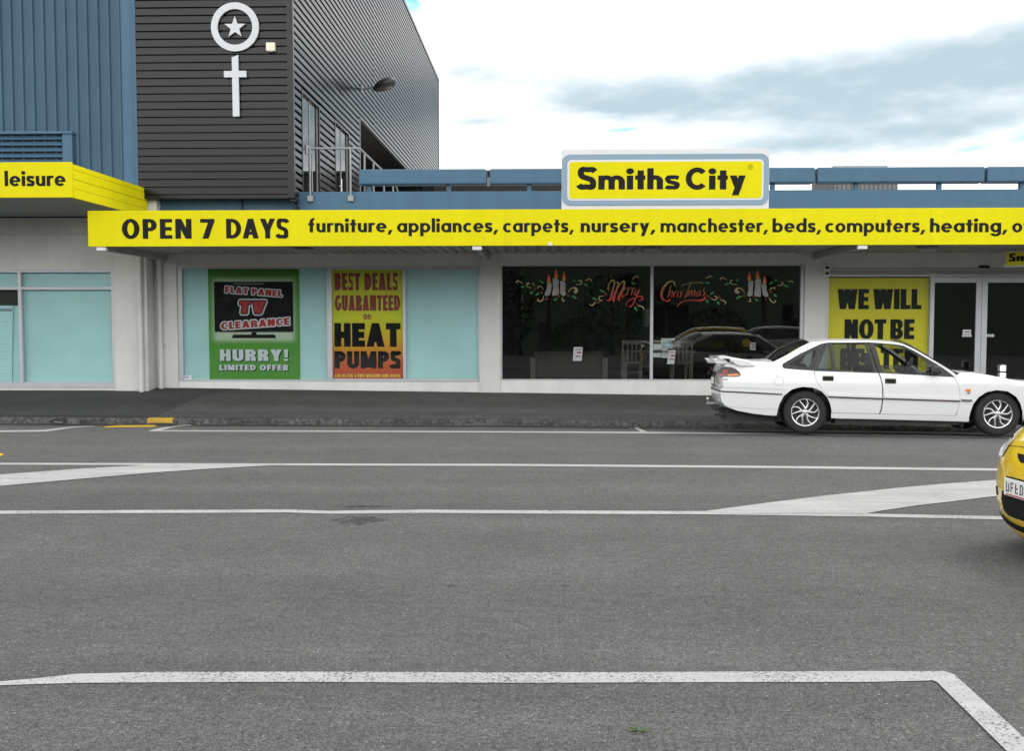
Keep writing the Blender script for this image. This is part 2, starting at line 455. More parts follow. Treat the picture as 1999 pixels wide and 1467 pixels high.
M['glass_tint'] = glassmat('car_glass', (.48, .53, .53), 1.45)
M['mirror_glass'] = glassmat('door_glass', (.35, .37, .37), 1.7)
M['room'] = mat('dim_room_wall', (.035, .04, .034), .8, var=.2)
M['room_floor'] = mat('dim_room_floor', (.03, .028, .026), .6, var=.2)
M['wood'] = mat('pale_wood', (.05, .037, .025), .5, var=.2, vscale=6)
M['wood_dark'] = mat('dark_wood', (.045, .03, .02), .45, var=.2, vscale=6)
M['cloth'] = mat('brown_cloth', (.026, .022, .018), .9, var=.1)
M['card'] = mat('white_card', (.72, .71, .73), .7, var=.03)
M['steel'] = mat('stainless', (.55, .56, .57), .28, metal=1, var=.05)
M['rubber'] = mat('tyre_rubber', (.014, .014, .015), .75, var=.15, vscale=12)
M['black'] = mat('black_plastic', (.017, .017, .018), .42, var=.06)
M['blackgloss'] = mat('black_gloss', (.012, .012, .013), .12)
M['car_white'] = mat('white_car_paint', (.70, .705, .71), .32, coat=.8, var=.02)
M['car_yellow'] = mat('yellow_car_paint', (.74, .50, .012), .3, coat=1.0)
M['car_silver'] = mat('silver_car_paint', (.42, .43, .45), .35, metal=.5, coat=.8)
M['alloy'] = mat('alloy_wheel', (.62, .62, .62), .25, metal=.85, var=.05)
M['alloy_dark'] = mat('dark_metal', (.05, .05, .05), .5, metal=.4)  # dark metal of brake discs, wheel nuts and exhaust
M['chrome'] = mat('chrome', (.75, .75, .76), .12, metal=1)
M['orange'] = mat('amber_lens', (.75, .20, .01), .2, coat=.5)
M['red_lens'] = mat('red_lens', (.28, .015, .012), .15, coat=.5)
M['smoke_lens'] = mat('smoked_lens', (.035, .018, .016), .12, coat=.5)
M['lamp_lens'] = mat('headlamp_lens', (.62, .65, .68), .18, coat=1)
M['plate'] = mat('number_plate', (.78, .78, .77), .45)
M['maroon'] = mat('maroon_strip', (.055, .035, .035), .4)
M['seat'] = mat('seat_cloth', (.055, .062, .068), .9, var=.1)
M['green_wall'] = mat('green_building_wall', (.11, .145, .105), .8, var=.12)
M['pale_wall'] = mat('pale_building_wall', (.15, .16, .175), .8, var=.1)
M['bark'] = mat('bark', (.07, .055, .04), .9, var=.3, vscale=8)
M['leaf'] = mat('dark_leaf', (.028, .045, .018), .6, var=.4, vscale=3)
M['weed'] = mat('weed_green', (.07, .14, .03), .6, var=.2, vscale=30)
M['green_print'] = rampmat('green_poster_print', [(0, (.055, .28, .012)), (.42, (.075, .30, .02)), (1, (.04, .20, .015))])
M['heat_print'] = rampmat('heat_poster_print', [(0, (.50, .035, .004)), (.16, (.62, .11, .004)), (.36, (.72, .42, .004)), (.56, (.68, .70, .004)), (1, (.62, .58, .02))])
M['red_print'] = mat('red_print', (.40, .012, .014), .5)
M['maroon_print'] = mat('maroon_print', (.28, .03, .025), .5)
M['pale_print'] = mat('pale_print', (.62, .66, .70), .5)
M['glow_print'] = mat('pale_green_print', (.46, .58, .38), .5)
M['yellow_print'] = mat('yellow_print', (.80, .62, .04), .5)
M['candle'] = mat('candle_paint', (.38, .37, .37), .6, var=.1, vscale=14)
M['flame'] = rampmat('flame_paint', [(0, (.62, .40, .05)), (.45, (.75, .14, .02)), (1, (.7, .08, .02))])
M['gold_paint'] = mat('gold_paint', (.44, .35, .16), .5)
M['holly'] = mat('holly_paint', (.02, .22, .04), .5)
M['berry'] = mat('berry_paint', (.38, .05, .035), .5)
M['script'] = rampmat('script_paint', [(0, (.58, .015, .008)), (.40, (.55, .02, .008)), (.62, (.34, .11, .035)), (1, (.42, .33, .08))])

# ------------------------------------------------------------------ lettering drawn stroke by stroke
class Pen:
    """flat vinyl shapes on a vertical board facing -Y; every stroke lies a hair in front of the one before"""
    def __init__(s, X, Y, Z, step=.00008): s.X, s.Y, s.Z, s.mb, s.k, s.step = X, Y, Z, MB(), 0, step
    def poly(s, pts, m=0):
        a = sum(pts[i][0] * pts[(i + 1) % len(pts)][1] - pts[(i + 1) % len(pts)][0] * pts[i][1] for i in range(len(pts)))
        if a < 0: pts = pts[::-1]
        y = s.Y - s.k * s.step
        s.mb.add([(s.X + p[0], y, s.Z + p[1]) for p in pts], [tuple(range(len(pts)))], m); s.k += 1
    def strip(s, A, B, m=0):
        y = s.Y - s.k * s.step; n = len(A)
        s.mb.add([(s.X + p[0], y, s.Z + p[1]) for p in A] + [(s.X + p[0], y, s.Z + p[1]) for p in B], [(i, i + 1, n + i + 1, n + i) for i in range(n - 1)], m); s.k += 1
    def build(s, name, mat, parent=None):
        o = s.mb.build(name, mat, parent, fix=False)
        me = o.data
        bm = bmesh.new(); bm.from_mesh(me)
        for f in bm.faces:
            f.normal_update()
            if f.normal.y > 0: f.normal_flip()
        bm.to_mesh(me); bm.free(); return o


def smooth_path(pts, n=8):
    out = []
    for i in range(len(pts) - 1):
        p0, p1, p2, p3 = pts[max(i - 1, 0)], pts[i], pts[i + 1], pts[min(i + 2, len(pts) - 1)]
        for k in range(n):
            t = k / n
            out.append(tuple(.5 * (2 * b + (c - a) * t + (2 * a - 5 * b + 4 * c - d) * t * t + (3 * b - a - 3 * c + d) * t ** 3) for a, b, c, d in zip(p0, p1, p2, p3)))
    out.append(tuple(pts[-1])); return out


def ribbon(pts, w):
    """two edges of a stroke; w = one width or one per point"""
    n = len(pts); A, B = [], []
    for i, p in enumerate(pts):
        a, b = pts[max(i - 1, 0)], pts[min(i + 1, n - 1)]
        dx, dy = b[0] - a[0], b[1] - a[1]; l = math.hypot(dx, dy) or 1
        ww = (w[i] if isinstance(w, (list, tuple)) else w) / 2
        A.append((p[0] - dy / l * ww, p[1] + dx / l * ww)); B.append((p[0] + dy / l * ww, p[1] - dx / l * ww))
    return A, B


def glyph(ch, t, u, w=None, caps_w=.66):
    """list of strokes in units of cap height; ('p',pts) polygon or ('s',A,B) strip; returns strokes, width"""
    S = []
    def bar(x0, y0, x1, y1): S.append(('p', [(x0, y0), (x1, y0), (x1, y1), (x0, y1)]))
    def poly(*p): S.append(('p', list(p)))
    def arc(cx, cy, rx, ry, a0, a1, tx=t, ty=u, n=22):
        A, B = [], []
        for i in range(n + 1):
            a = R(a0 + (a1 - a0) * i / n)
            A.append((cx + rx * math.cos(a), cy + ry * math.sin(a))); B.append((cx + (rx - tx) * math.cos(a), cy + (ry - ty) * math.sin(a)))
        S.append(('s', A, B))
    def path(pts, wd): S.append(('s', *ribbon(smooth_path(pts), wd)))
    h = .66; b = w or .64
    o = .012
    if ch.islower() or ch in ',.':
        if ch == 'a': W = b; arc(b / 2, h / 2, b / 2, h / 2 + o, 0, 360, n=32); bar(b - t, 0, b, h)
        elif ch == 'b': W = b; arc(b / 2, h / 2, b / 2, h / 2 + o, 0, 360, n=32); bar(0, 0, t, 1)
        elif ch == 'c': W = b * .86; arc(b / 2, h / 2, b / 2, h / 2 + o, 48, 312)
        elif ch == 'd': W = b; arc(b / 2, h / 2, b / 2, h / 2 + o, 0, 360, n=32); bar(b - t, 0, b, 1)
        elif ch == 'e': W = b; arc(b / 2, h / 2, b / 2, h / 2 + o, -8, 318, n=32); bar(t * .6, h / 2 - u * .42, b - t * .3, h / 2 + u * .36)
        elif ch == 'f': W = .40; bar(.08, 0, .08 + t, .78); arc(.08 + .25, .78, .25, .24, 75, 180); bar(0, h - u, .36, h)
        elif ch == 'g': W = b; arc(b / 2, h / 2, b / 2, h / 2 + o, 0, 360, n=32); bar(b - t, -.05, b, h); arc(b / 2, -.05, b / 2, .25, 195, 360)
        elif ch == 'h': W = .44 + .62 * t; bar(0, 0, t, 1); arc(W / 2, h - .27, W / 2, .28, 0, 180); bar(W - t, 0, W, h - .26)
        elif ch == 'i': W = t; bar(0, 0, t, h); S.append(('p', [(t / 2 + t * .62 * math.cos(R(k * 24)), .86 + t * .62 * math.sin(R(k * 24))) for k in range(15)]))
        elif ch == 'l': W = t; bar(0, 0, t, 1)
        elif ch == 'm':
            s = .235 + t * .3; W = 2 * (2 * s - t) + t
            for k in (0, 1):
                x = k * (2 * s - t); arc(x + s, h - s, s, s + o, 0, 180); bar(x + 2 * s - t, 0, x + 2 * s, h - s + .01)
            bar(0, 0, t, h)
        elif ch == 'n': W = .56; bar(0, 0, t, h); arc(.28, h - .27, .28, .28, 0, 180); bar(.56 - t, 0, .56, h - .26)
        elif ch == 'o': W = b; arc(b / 2, h / 2, b / 2, h / 2 + o, 0, 360, n=32)
        elif ch == 'p': W = b; arc(b / 2, h / 2, b / 2, h / 2 + o, 0, 360, n=32); bar(0, -.28, t, h)
        elif ch == 'r': W = .38; bar(0, 0, t, h); arc(.27, h - .27, .27, .285, 52, 170)
        elif ch == 's': W = .46 if t < .22 else .55; u_ = u; u = min(u, h * .265); m_ = u * .5; path([(W * .92, h - .13), (W * .74, h - .05 - m_ * .5), (W * .5, h - m_), (W * .26, h - .05 - m_ * .5), (m_ * .98 + .01, h - .185), (W * .3, h * .545), (W * .56, h * .47), (W * .80, h * .39), (W - m_ * .98 - .01, .19), (W * .74, .05 + m_ * .5), (W * .46, m_), (W * .2, .05 + m_ * .5), (W * .07, .14)], u * (1.06 if t > .22 else 1.12))
        elif ch == 't': W = .38; bar(.09, 0, .09 + t, .90); bar(0, h - u, .38, h)
        elif ch == 'u': W = .56; bar(0, .26, t, h); arc(.28, .27, .28, .28, 180, 360); bar(.56 - t, .0, .56, h)
        elif ch == 'y': W = .58; q = t * 1.05; poly((0, h), (q, h), (.29 + q * .6, .03), (.29 - q * .35, -.02)); poly((.58, h), (.58 - q, h), (.08, -.28), (.08 + q, -.28))
        elif ch == ',': W = .20; poly((.08, .16), (.08 + t, .16), (.05 + t * .35, -.17), (-.04, -.17))
        else: W = .3
    else:
        c = caps_w
        q = t * 1.08
        if ch == 'A': W = c * 1.12; poly((0, 0), (q, 0), (W / 2 + q * .5, 1), (W / 2 - q * .5, 1)); poly((W, 0), (W - q, 0), (W / 2 - q * .5, 1), (W / 2 + q * .5, 1)); bar(W * .22, .19, W * .78, .19 + u * .9)
        elif ch == 'B': W = c; bar(0, 0, t, 1); arc(W - .28 * c / .66, .735, .26 * c / .66, .265, -90, 90); arc(W - .30 * c / .66, .28, .30 * c / .66, .28, -90, 90); bar(t * .9, 1 - u, W - .27 * c / .66, 1); bar(t * .9, .56 - u, W - .27 * c / .66, .56); bar(t * .9, 0, W - .29 * c / .66, u)
        elif ch == 'C': W = c; arc(W * .54, .5, W * .54, .5 + o, 42, 318, n=28)
        elif ch == 'D': W = c * 1.05; bar(0, 0, t, 1); arc(W - W * .62, .5, W * .62, .5, -90, 90, n=28); bar(t * .9, 1 - u, W * .39, 1); bar(t * .9, 0, W * .39, u)
        elif ch == 'E': W = c * .80; bar(0, 0, t, 1); bar(t, 1 - u, W, 1); bar(t, .5 - u / 2, W * .95, .5 + u / 2); bar(t, 0, W, u)
        elif ch == 'F': W = c * .78; bar(0, 0, t, 1); bar(t, 1 - u, W, 1); bar(t, .47 - u / 2, W * .94, .47 + u / 2)
        elif ch == 'G': W = c * 1.05; arc(W * .52, .5, W * .52, .5 + o, 42, 330, n=28); bar(W * .55, .52 - u, W, .52); bar(W - t, .12, W, .5)
        elif ch == 'H': W = c; bar(0, 0, t, 1); bar(W - t, 0, W, 1); bar(t, .5 - u / 2, W - t, .5 + u / 2)
        elif ch == 'I': W = t; bar(0, 0, t, 1)
        elif ch == 'K': W = c; bar(0, 0, t, 1); poly((t * .8, .38), (t * .8, .62), (W - q * 1.2, 1), (W, 1)); poly((t * .9, .62), (t * 1.9, .68), (W, 0), (W - q * 1.3, 0))
        elif ch == 'L': W = c * .76; bar(0, 0, t, 1); bar(t, 0, W, u)
        elif ch == 'M': W = c * 1.3; bar(0, 0, t, 1); bar(W - t, 0, W, 1); poly((0, 1), (q, 1), (W / 2 + q * .42, .05), (W / 2 - q * .42, .05)); poly((W, 1), (W - q, 1), (W / 2 - q * .42, .05), (W / 2 + q * .42, .05))
        elif ch == 'N': W = c * 1.05; bar(0, 0, t, 1); bar(W - t, 0, W, 1); poly((0, 1), (q, 1), (W, 0), (W - q, 0))
        elif ch == 'O': W = c * 1.15; arc(W / 2, .5, W / 2, .5 + o, 0, 360, n=40)
        elif ch == 'P': W = c * .92; bar(0, 0, t, 1); arc(W - .30 * c / .66, .69, .30 * c / .66, .31, -90, 90); bar(t * .9, 1 - u, W - .29 * c / .66, 1); bar(t * .9, .38, W - .29 * c / .66, .38 + u)
        elif ch == 'Q': W = c * 1.15; arc(W / 2, .5, W / 2, .5 + o, 0, 360, n=40); poly((W * .5, .3), (W * .68, .36), (W * 1.02, 0), (W * .80, 0))
        elif ch == 'R': W = c * .98; bar(0, 0, t, 1); arc(W - .31 * c / .66, .70, .30 * c / .66, .30, -90, 90); bar(t * .9, 1 - u, W - .29 * c / .66, 1); bar(t * .9, .40, W - .29 * c / .66, .40 + u); poly((t * 1.15, .42), (t * 1.15 + q, .42), (W, 0), (W - q * 1.1, 0))
        elif ch == 'S': W = c * .82; m_ = u * .5; path([(W * .93, .80), (W * .80, .93 - m_ * .35), (W * .52, 1 - m_), (W * .25, .94 - m_ * .4), (t * .46, .74), (W * .26, .58), (W * .52, .50), (W * .76, .42), (W - t * .46, .26), (W * .77, .06 + m_ * .4), (W * .48, m_), (W * .18, .07 + m_ * .35), (W * .06, .21)], u * 1.05)
        elif ch == 'T': W = c * .90; bar(W / 2 - t / 2, 0, W / 2 + t / 2, 1 - u); bar(0, 1 - u, W, 1)
        elif ch == 'U': W = c; bar(0, .3, t, 1); bar(W - t, .3, W, 1); arc(W / 2, .32, W / 2, .33, 180, 360)
        elif ch == 'V': W = c * 1.08; poly((0, 1), (q, 1), (W / 2 + q * .5, 0), (W / 2 - q * .5, 0)); poly((W, 1), (W - q, 1), (W / 2 - q * .5, 0), (W / 2 + q * .5, 0))
        elif ch == 'W':
            W = c * 1.5; a, e = W * .27, W * .73
            poly((0, 1), (q, 1), (a + q * .5, 0), (a - q * .5, 0)); poly((W / 2 + q * .45, 1), (W / 2 - q * .45, 1), (a - q * .5, 0), (a + q * .5, 0))
            poly((W / 2 - q * .45, 1), (W / 2 + q * .45, 1), (e + q * .5, 0), (e - q * .5, 0)); poly((W, 1), (W - q, 1), (e - q * .5, 0), (e + q * .5, 0))
        elif ch == 'Y': W = c * 1.05; bar(W / 2 - t / 2, 0, W / 2 + t / 2, .46); poly((0, 1), (q, 1), (W / 2 + t / 2, .42), (W / 2 - t / 2, .36)); poly((W, 1), (W - q, 1), (W / 2 - t / 2, .36), (W / 2 + t / 2, .42))
        elif ch == '7': W = c * .84; bar(0, 1 - u, W, 1); poly((W, 1 - u * .6), (W - q, 1 - u * .6), (W * .14, 0), (W * .14 + q, 0))
        elif ch == '!': W = t * 1.05; poly((0, 1), (t, 1), (t * .85, .30), (t * .15, .30)); bar(t * .05, 0, t * .95, .19)
        else: W = .3
    return S, W


def write(pen, text, x0, x1, z0, hgt, t=.2, u=None, gap=.10, space=.34, slant=0.0, caps_w=.66, w=None, grow=0.0, rot=0.0, m=0, dx=0, dz=0):
    """letters fitted between x0 and x1 (metres from the pen), standing on z0"""
    u = u if u is not None else t * .85
    items, x = [], 0.0
    for ch in text:
        if ch == ' ': x += space; continue
        S, W = glyph(ch, t, u, w, caps_w)
        items.append((S, x)); x += W + gap
    x -= gap
    sx = (x1 - x0) / x
    cr, sr = math.cos(rot), math.sin(rot)
    def T(p, ox):
        X, Z = (p[0] + ox) * sx + slant * p[1] * hgt, p[1] * hgt
        return (x0 + dx + X * cr - Z * sr, z0 + dz + X * sr + Z * cr)
    offs = [(0, 0)] if not grow else [(grow * math.cos(R(a)), grow * math.sin(R(a))) for a in range(0, 360, 30)]
    for S, ox in items:
        for st in S:
            for g in offs:
                if st[0] == 'p': pen.poly([(q[0] + g[0], q[1] + g[1]) for q in (T(p, ox) for p in st[1])], m)
                else: pen.strip([(q[0] + g[0], q[1] + g[1]) for q in (T(p, ox) for p in st[1])], [(q[0] + g[0], q[1] + g[1]) for q in (T(p, ox) for p in st[2])], m)


def write_px(pen, text, px0, px1, pyb, pyt, Y, **k):
    """same, measured on the photograph and carried to the board's plane"""
    a, b, c, d = rect(px0, pyt, px1, pyb, Y)
    write(pen, text, a, b, c, d - c, **k)

# ================================================================== ground, road, footpath
YF, YC, YD, YL, YLC, YP = 21.57, 18.38, 20.98, 21.10, 17.75, 21.40
ZKT, ZKB = -.04, -.145
KPX = [(-400, 813.0), (0, 816), (290, 818), (1000, 820), (1380, 825)]
KP = [tuple(G(x, y, ZKT).xy) for x, y in KPX]
KP = [(-90.0, KP[0][1] + .3), (-30.0, KP[0][1] + .1)] + KP + [(9.0, KP[-1][1] - .122 * (9 - KP[-1][0])), (30.0, KP[-1][1] - .122 * 9), (90.0, KP[-1][1] - .122 * 9)]


def kerb_y(x):
    for a, b in zip(KP, KP[1:]):
        if x <= b[0]: return a[1] + (b[1] - a[1]) * (x - a[0]) / (b[0] - a[0])
    return KP[-1][1]


def face_z(x):      # footpath level along the shop fronts, a little higher to the left
    x = max(-9, min(6, x)); return .155 - .0115 * (x - 1.5)


def ground(x, y):
    k = kerb_y(x)
    if y < k:
        a, b = k - 2.7, k - .25
        if y <= a: return 0.0
        s = min(1, (y - a) / (b - a)); return (ZKB) * s ** 1.5
    s = (y - k) / (YF - k); return ZKT + (face_z(x) - ZKT) * s


def XS(lo, hi):
    xs = [-90, -60, -40, -30, -22, -16] + [-13 + .75 * i for i in range(36)] + [15, 18, 22, 30, 45, 60, 90]
    return [x for x in xs if lo < x < hi]


def sheet(rows, x0, x1):
    """rows: list of functions y(x); a sheet following the ground"""
    mb = MB(); xs = [x0] + XS(x0, x1) + [x1]
    vs = [(x, r(x), ground(x, r(x))) for r in rows for x in xs]; n = len(xs)
    mb.add(vs, [(j * n + i, j * n + i + 1, (j + 1) * n + i + 1, (j + 1) * n + i) for j in range(len(rows) - 1) for i in range(n - 1)])
    return mb


ter = MB(); ter.quad((-900, -900, -.32), (900, -900, -.32), (900, 900, -.32), (-900, 900, -.32))
tag(ter.build('ground', M['path_dark'], fix=False), kind='structure')
rows = [lambda x, v=v: v for v in (-7, -3, 1, 4, 8, 11, 13)] + [lambda x, v=v: kerb_y(x) - v for v in (2.7, 2.3, 1.9, 1.5, 1.1, .7, .25, .003)]
road = sheet(rows, -90, 90)
tag(road.build('road', M['road'], fix=False, smooth=True), kind='structure')
# kerb stones: battered face with a rounded top arris
kb = MB(); xs = [-90] + XS(-90, 90) + [90]
prof = [(-.03, ZKB - .1), (-.012, ZKB + .03), (.0, ZKT - .02), (.012, ZKT - .004), (.03, ZKT + .004), (.15, ZKT + .008), (.15, ZKT - .1)]
n = len(xs)
kb.add([(x, kerb_y(x) + a, z) for a, z in prof for x in xs], [(j * n + i, j * n + i + 1, (j + 1) * n + i + 1, (j + 1) * n + i) for j in range(len(prof) - 1) for i in range(n - 1)])
tag(kb.build('kerb', M['kerb'], fix=False, smooth=True, angle=60), kind='structure')
fp = sheet([lambda x, v=v: kerb_y(x) + .15 + (YF + .4 - kerb_y(x) - .15) * v for v in (0, .25, .5, .75, 1)], -90, 90)
tag(fp.build('footpath', M['path_light'], fix=False, smooth=True), kind='structure')


def patch(name, pts, m, lift=.004, zref=0.0, sub=.25, flat=False):
    """a painted or sealed patch following the ground; pts in metres (x,y)"""
    pts = [Vector((p[0], p[1])) for p in pts]
    P2 = []
    for i, a in enumerate(pts):
        b = pts[(i + 1) % len(pts)]; k = max(1, int((b - a).length / sub))
        P2 += [a + (b - a) * j / k for j in range(k)]
    ed = [(i, (i + 1) % len(P2)) for i in range(len(P2))]
    pl_ = [(p.x, p.y) for p in P2]
    x0, x1 = max(-20, min(p[0] for p in pl_)), min(14, max(p[0] for p in pl_)); y0, y1 = min(p[1] for p in pl_), max(p[1] for p in pl_)
    def inp(x, y):
        c = False; j = len(pl_) - 1
        for i in range(len(pl_)):
            if (pl_[i][1] > y) != (pl_[j][1] > y) and x < (pl_[j][0] - pl_[i][0]) * (y - pl_[i][1]) / (pl_[j][1] - pl_[i][1]) + pl_[i][0]: c = not c
            j = i
        return c
    if y1 - y0 > .5 and y1 > 13:
        gx_ = x0 + .2
        while gx_ < x1:
            gy_ = y0 + .2
            while gy_ < y1:
                if inp(gx_, gy_): P2.append(Vector((gx_, gy_)))
                gy_ += .4
            gx_ += .5
    V, E, Fc = delaunay_2d_cdt(P2, ed, [], 1, 1e-5)[:3]
    mb = MB(); mb.add([(v.x, v.y, ground(v.x, v.y) + lift) for v in V], [tuple(f) for f in Fc])
    o = mb.build(name, m, fix=False)
    bm = bmesh.new(); bm.from_mesh(o.data)
    for f in bm.faces:
        f.normal_update()
        if f.normal.z < 0: f.normal_flip()
    bm.to_mesh(o.data); bm.free()
    return tag(o, kind='structure')


def gp(px, py):          # a pixel of the road carried to the ground, cambered part included
    z = 0.0
    for _ in range(12): p = G(px, py, z); z = ground(p.x, p.y)
    return (p.x, p.y)


def fpx(px, py):        # a pixel of the footpath
    Y = 17.4
    while Y < YF + .2:
        p = P(px, py, Y); Y += .02
        if p.y > kerb_y(p.x) + .155 and p.z <= ground(p.x, p.y): break
    return (p.x, p.y)


def band(top, bot): return [gp(*p) for p in top] + [gp(*p) for p in reversed(bot)]


# darker new seal in front of the left shop, running diagonally to the kerb
patch('footpath_seal', [(-19, kerb_y(-19) + .16), fpx(-250, 815.5), fpx(100, 816), fpx(303, 816.3), fpx(335, 801), fpx(360, 788), fpx(397, 773), (P(455, 766, YF).x, YF - .25), (P(480, 766, YF).x, YF + .2), (-19, YF + .2)], M['path_dark'], .006)
patch('gutter', [(x, kerb_y(x) - .20 + .05 * math.sin(x * 3.1) * math.sin(x * 1.3)) for x in [-19 + k * .5 for k in range(66)]] + [(x, kerb_y(x) - .01) for x in [13.5 - k * .5 for k in range(66)]], M['gutter'], .003)
patch('footpath_strip', [fpx(305, 816.2), fpx(1380, 822), (6, kerb_y(6) + .17), (6, kerb_y(6) + .75), fpx(1380, 812), fpx(1000, 806.5), fpx(600, 804.5), fpx(332, 804.5)], asphalt('footpath_strip_seal', .088, .0), .004)
L_FAR, L_NEAR = M['line_far'], M['line']
patch('parking_line', band([(-260, 842), (0, 841.5), (85, 840.5), (105, 838), (140, 834), (185, 832)], [(-260, 844.5), (0, 844.5), (88, 843.6), (108, 841), (142, 836), (185, 833.2)]), L_FAR)
patch('parking_bay_line', band([(289, 842.5), (330, 834), (350, 831.3), (372, 829.8)], [(309, 843.2), (345, 834.2), (356, 832.6), (374, 831.2)]), L_FAR, .005)
patch('parking_line', band([(300, 841), (700, 842), (1000, 843), (1250, 844.2), (1550, 846.5), (1700, 848.2), (1890, 851.2), (2200, 857)], [(292, 843.2), (700, 844.4), (1000, 845.6), (1250, 847), (1550, 849.6), (1700, 851.5), (1890, 854.6), (2200, 861)]), L_FAR)
patch('parking_bay_line', band([(1229, 834.6), (1246, 835.4), (1262, 844.0)], [(1229, 836.6), (1238, 837), (1250, 844.0)]), L_FAR, .005)
patch('yellow_kerb_line', band([(204, 834), (225, 831.4), (300, 830.8), (306, 831.8)], [(204, 835.6), (225, 834.7), (295, 834.4), (305, 833)]), M['line_yellow'])
patch('yellow_road_line', band([(-60, 886), (8.5, 886.5)], [(-60, 905), (-8, 897)]), M['line_yellow'])
patch('lane_line', band([(-250, 904.6), (0, 904.8), (550, 906), (1000, 907), (1500, 910.8), (1950, 915.8), (2300, 921)], [(-250, 908), (0, 908.4), (550, 909.6), (1000, 910.8), (1500, 915), (1950, 920.4), (2300, 926)]), L_FAR)
patch('hatch_stripe', band([(-200, 944), (0, 928), (150, 917), (300, 908.5), (420, 906.8), (556, 906.5)], [(-200, 970), (0, 950.5), (150, 937), (300, 924), (420, 916), (556, 908.5)]), M['line_hatch'], .006)
patch('lane_line', band([(-250, 1001), (0, 998.6), (300, 997.2), (560, 996), (640, 999), (830, 996.5), (1000, 997.6), (1380, 999.5), (1700, 1004.3), (1960, 1009.5), (2300, 1018)], [(-250, 1007), (0, 1004.8), (300, 1003.2), (560, 1002), (640, 1004.5), (830, 1003), (1000, 1004), (1380, 1005.6), (1700, 1010.2), (1960, 1016), (2300, 1025)]), L_NEAR)
patch('hatch_stripe', band([(1374, 999.8), (1500, 983), (1600, 970.5), (1750, 954.5), (1830, 947), (1945, 938.5), (2200, 921)], [(1430, 1004.4), (1690, 1004.6), (1720, 999), (1790, 988.5), (1860, 980.5), (1950, 969.5), (2200, 944)]), M['line_hatch'], .006)
patch('bay_edge_line', band([(-120, 1332), (0, 1333), (80, 1326), (150, 1318), (300, 1314.5), (600, 1314), (1000, 1315.5), (1400, 1314), (1700, 1312.5), (1840, 1313)], [(-120, 1342), (0, 1340.5), (80, 1338), (150, 1336), (300, 1334.8), (600, 1334), (1000, 1335.8), (1400, 1334.5), (1700, 1334), (1826, 1331)]), L_NEAR, .004)
patch('bay_side_line', band([(1840, 1313), (1862, 1320), (2100, 1535)], [(1818, 1331), (1830, 1336), (2025, 1530)]), L_NEAR, .007)
patch('oil_stain', [gp(*p) for p in [(640, 1012), (690, 1004.5), (770, 1006), (775, 1014), (740, 1020), (680, 1030), (655, 1028), (632, 1019)]], M['stain'], .003)
patch('oil_stain', [gp(*p) for p in [(650, 990), (700, 986.5), (765, 989), (772, 993.5), (690, 993.5)]], M['stain'], .003)
# worn yellow paint on the kerb by the driveway
yk = MB(); a, b = G(283, 819, ZKT).x, G(334, 819, ZKT).x
xs2 = [a + (b - a) * i / 6 for i in range(7)]; n = 7
yk.add([(x, kerb_y(x) + p - .003, z + .003) for p, z in prof[1:6] for x in xs2], [(j * n + i, j * n + i + 1, (j + 1) * n + i + 1, (j + 1) * n + i) for j in range(4) for i in range(n - 1)])
tag(yk.build('kerb_paint', M['kerb_yellow'], fix=False), kind='structure')
# kerb inlet
kd = empty('kerb_drain', (G(97, 827, -.1).x, kerb_y(G(97, 827, -.1).x) - .02, 0), 'small dark kerb drain outlet with a pale metal lip at left of road', 'drain')
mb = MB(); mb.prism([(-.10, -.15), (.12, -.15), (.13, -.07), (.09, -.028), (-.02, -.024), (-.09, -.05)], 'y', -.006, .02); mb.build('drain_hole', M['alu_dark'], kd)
mb = MB(); mb.prism([(-.075, -.112), (.09, -.127), (.09, -.112), (-.07, -.095)], 'y', -.03, -.008); mb.build('metal_lip', M['galv'], kd, bevel=.003)
# a torn sprig of weed lying in the parking bay
wg = empty('weed_sprig', (*gp(1246, 1432), .006), 'tiny bright green weed sprig lying on the near asphalt', 'weed')
for k, (a, l) in enumerate([(2.6, .05), (.3, .06), (-.5, .045), (2.0, .03), (3.5, .035)]):
    ca, sa = math.cos(a), math.sin(a)
    mb = MB(); mb.add([(0, 0, .0), (ca * l * .5 - sa * .007, sa * l * .5 + ca * .007, .012), (ca * l, sa * l, .008), (ca * l * .5 + sa * .007, sa * l * .5 - ca * .007, .010)], [(0, 1, 2, 3)])
    mb.build('blade', M['weed'], wg, solid=.001)

# ================================================================== corrugated sheet helper
PITCH_C = .1575


def sheet_profile(z0, z1, pitch=PITCH_C, deep=.05, phase=0.0, seq=((0, 1), (.25, 1), (.32, 0), (.94, 0), (1.0, 1))):
    """(height, depth) outline of trapezoid sheeting: broad crown, narrow valley under it"""
    pts = []; k = math.floor((z0 - phase) / pitch)
    while True:
        base = phase + k * pitch
        for a, d in seq[:-1]:
            z = base + a * pitch
            if z0 <= z <= z1: pts.append((z, d * deep))
        k += 1
        if phase + k * pitch > z1: break
    if not pts or pts[0][0] > z0 + 1e-4: pts.insert(0, (z0, pts[0][1] if pts else 0))
    if pts[-1][0] < z1 - 1e-4: pts.append((z1, pts[-1][1]))
    return pts


def corr_front(mb, x0, x1, z0, z1, Y, m=0):
    p = sheet_profile(z0, z1); n = len(p)
    mb.add([(x0, Y + d, z) for z, d in p] + [(x1, Y + d, z) for z, d in p], [(i, n + i, n + i + 1, i + 1) for i in range(n - 1)], m)


def corr_side(mb, X, y0, y1, z0, z1, m=0):
    p = sheet_profile(z0, z1, deep=.055, seq=((0, 1), (.28, 1), (.40, 0), (.90, 0), (1.0, 1))); n = len(p)
    mb.add([(X - d, y0, z) for z, d in p] + [(X - d, y1, z) for z, d in p], [(i, n + i, n + i + 1, i + 1) for i in range(n - 1)], m)


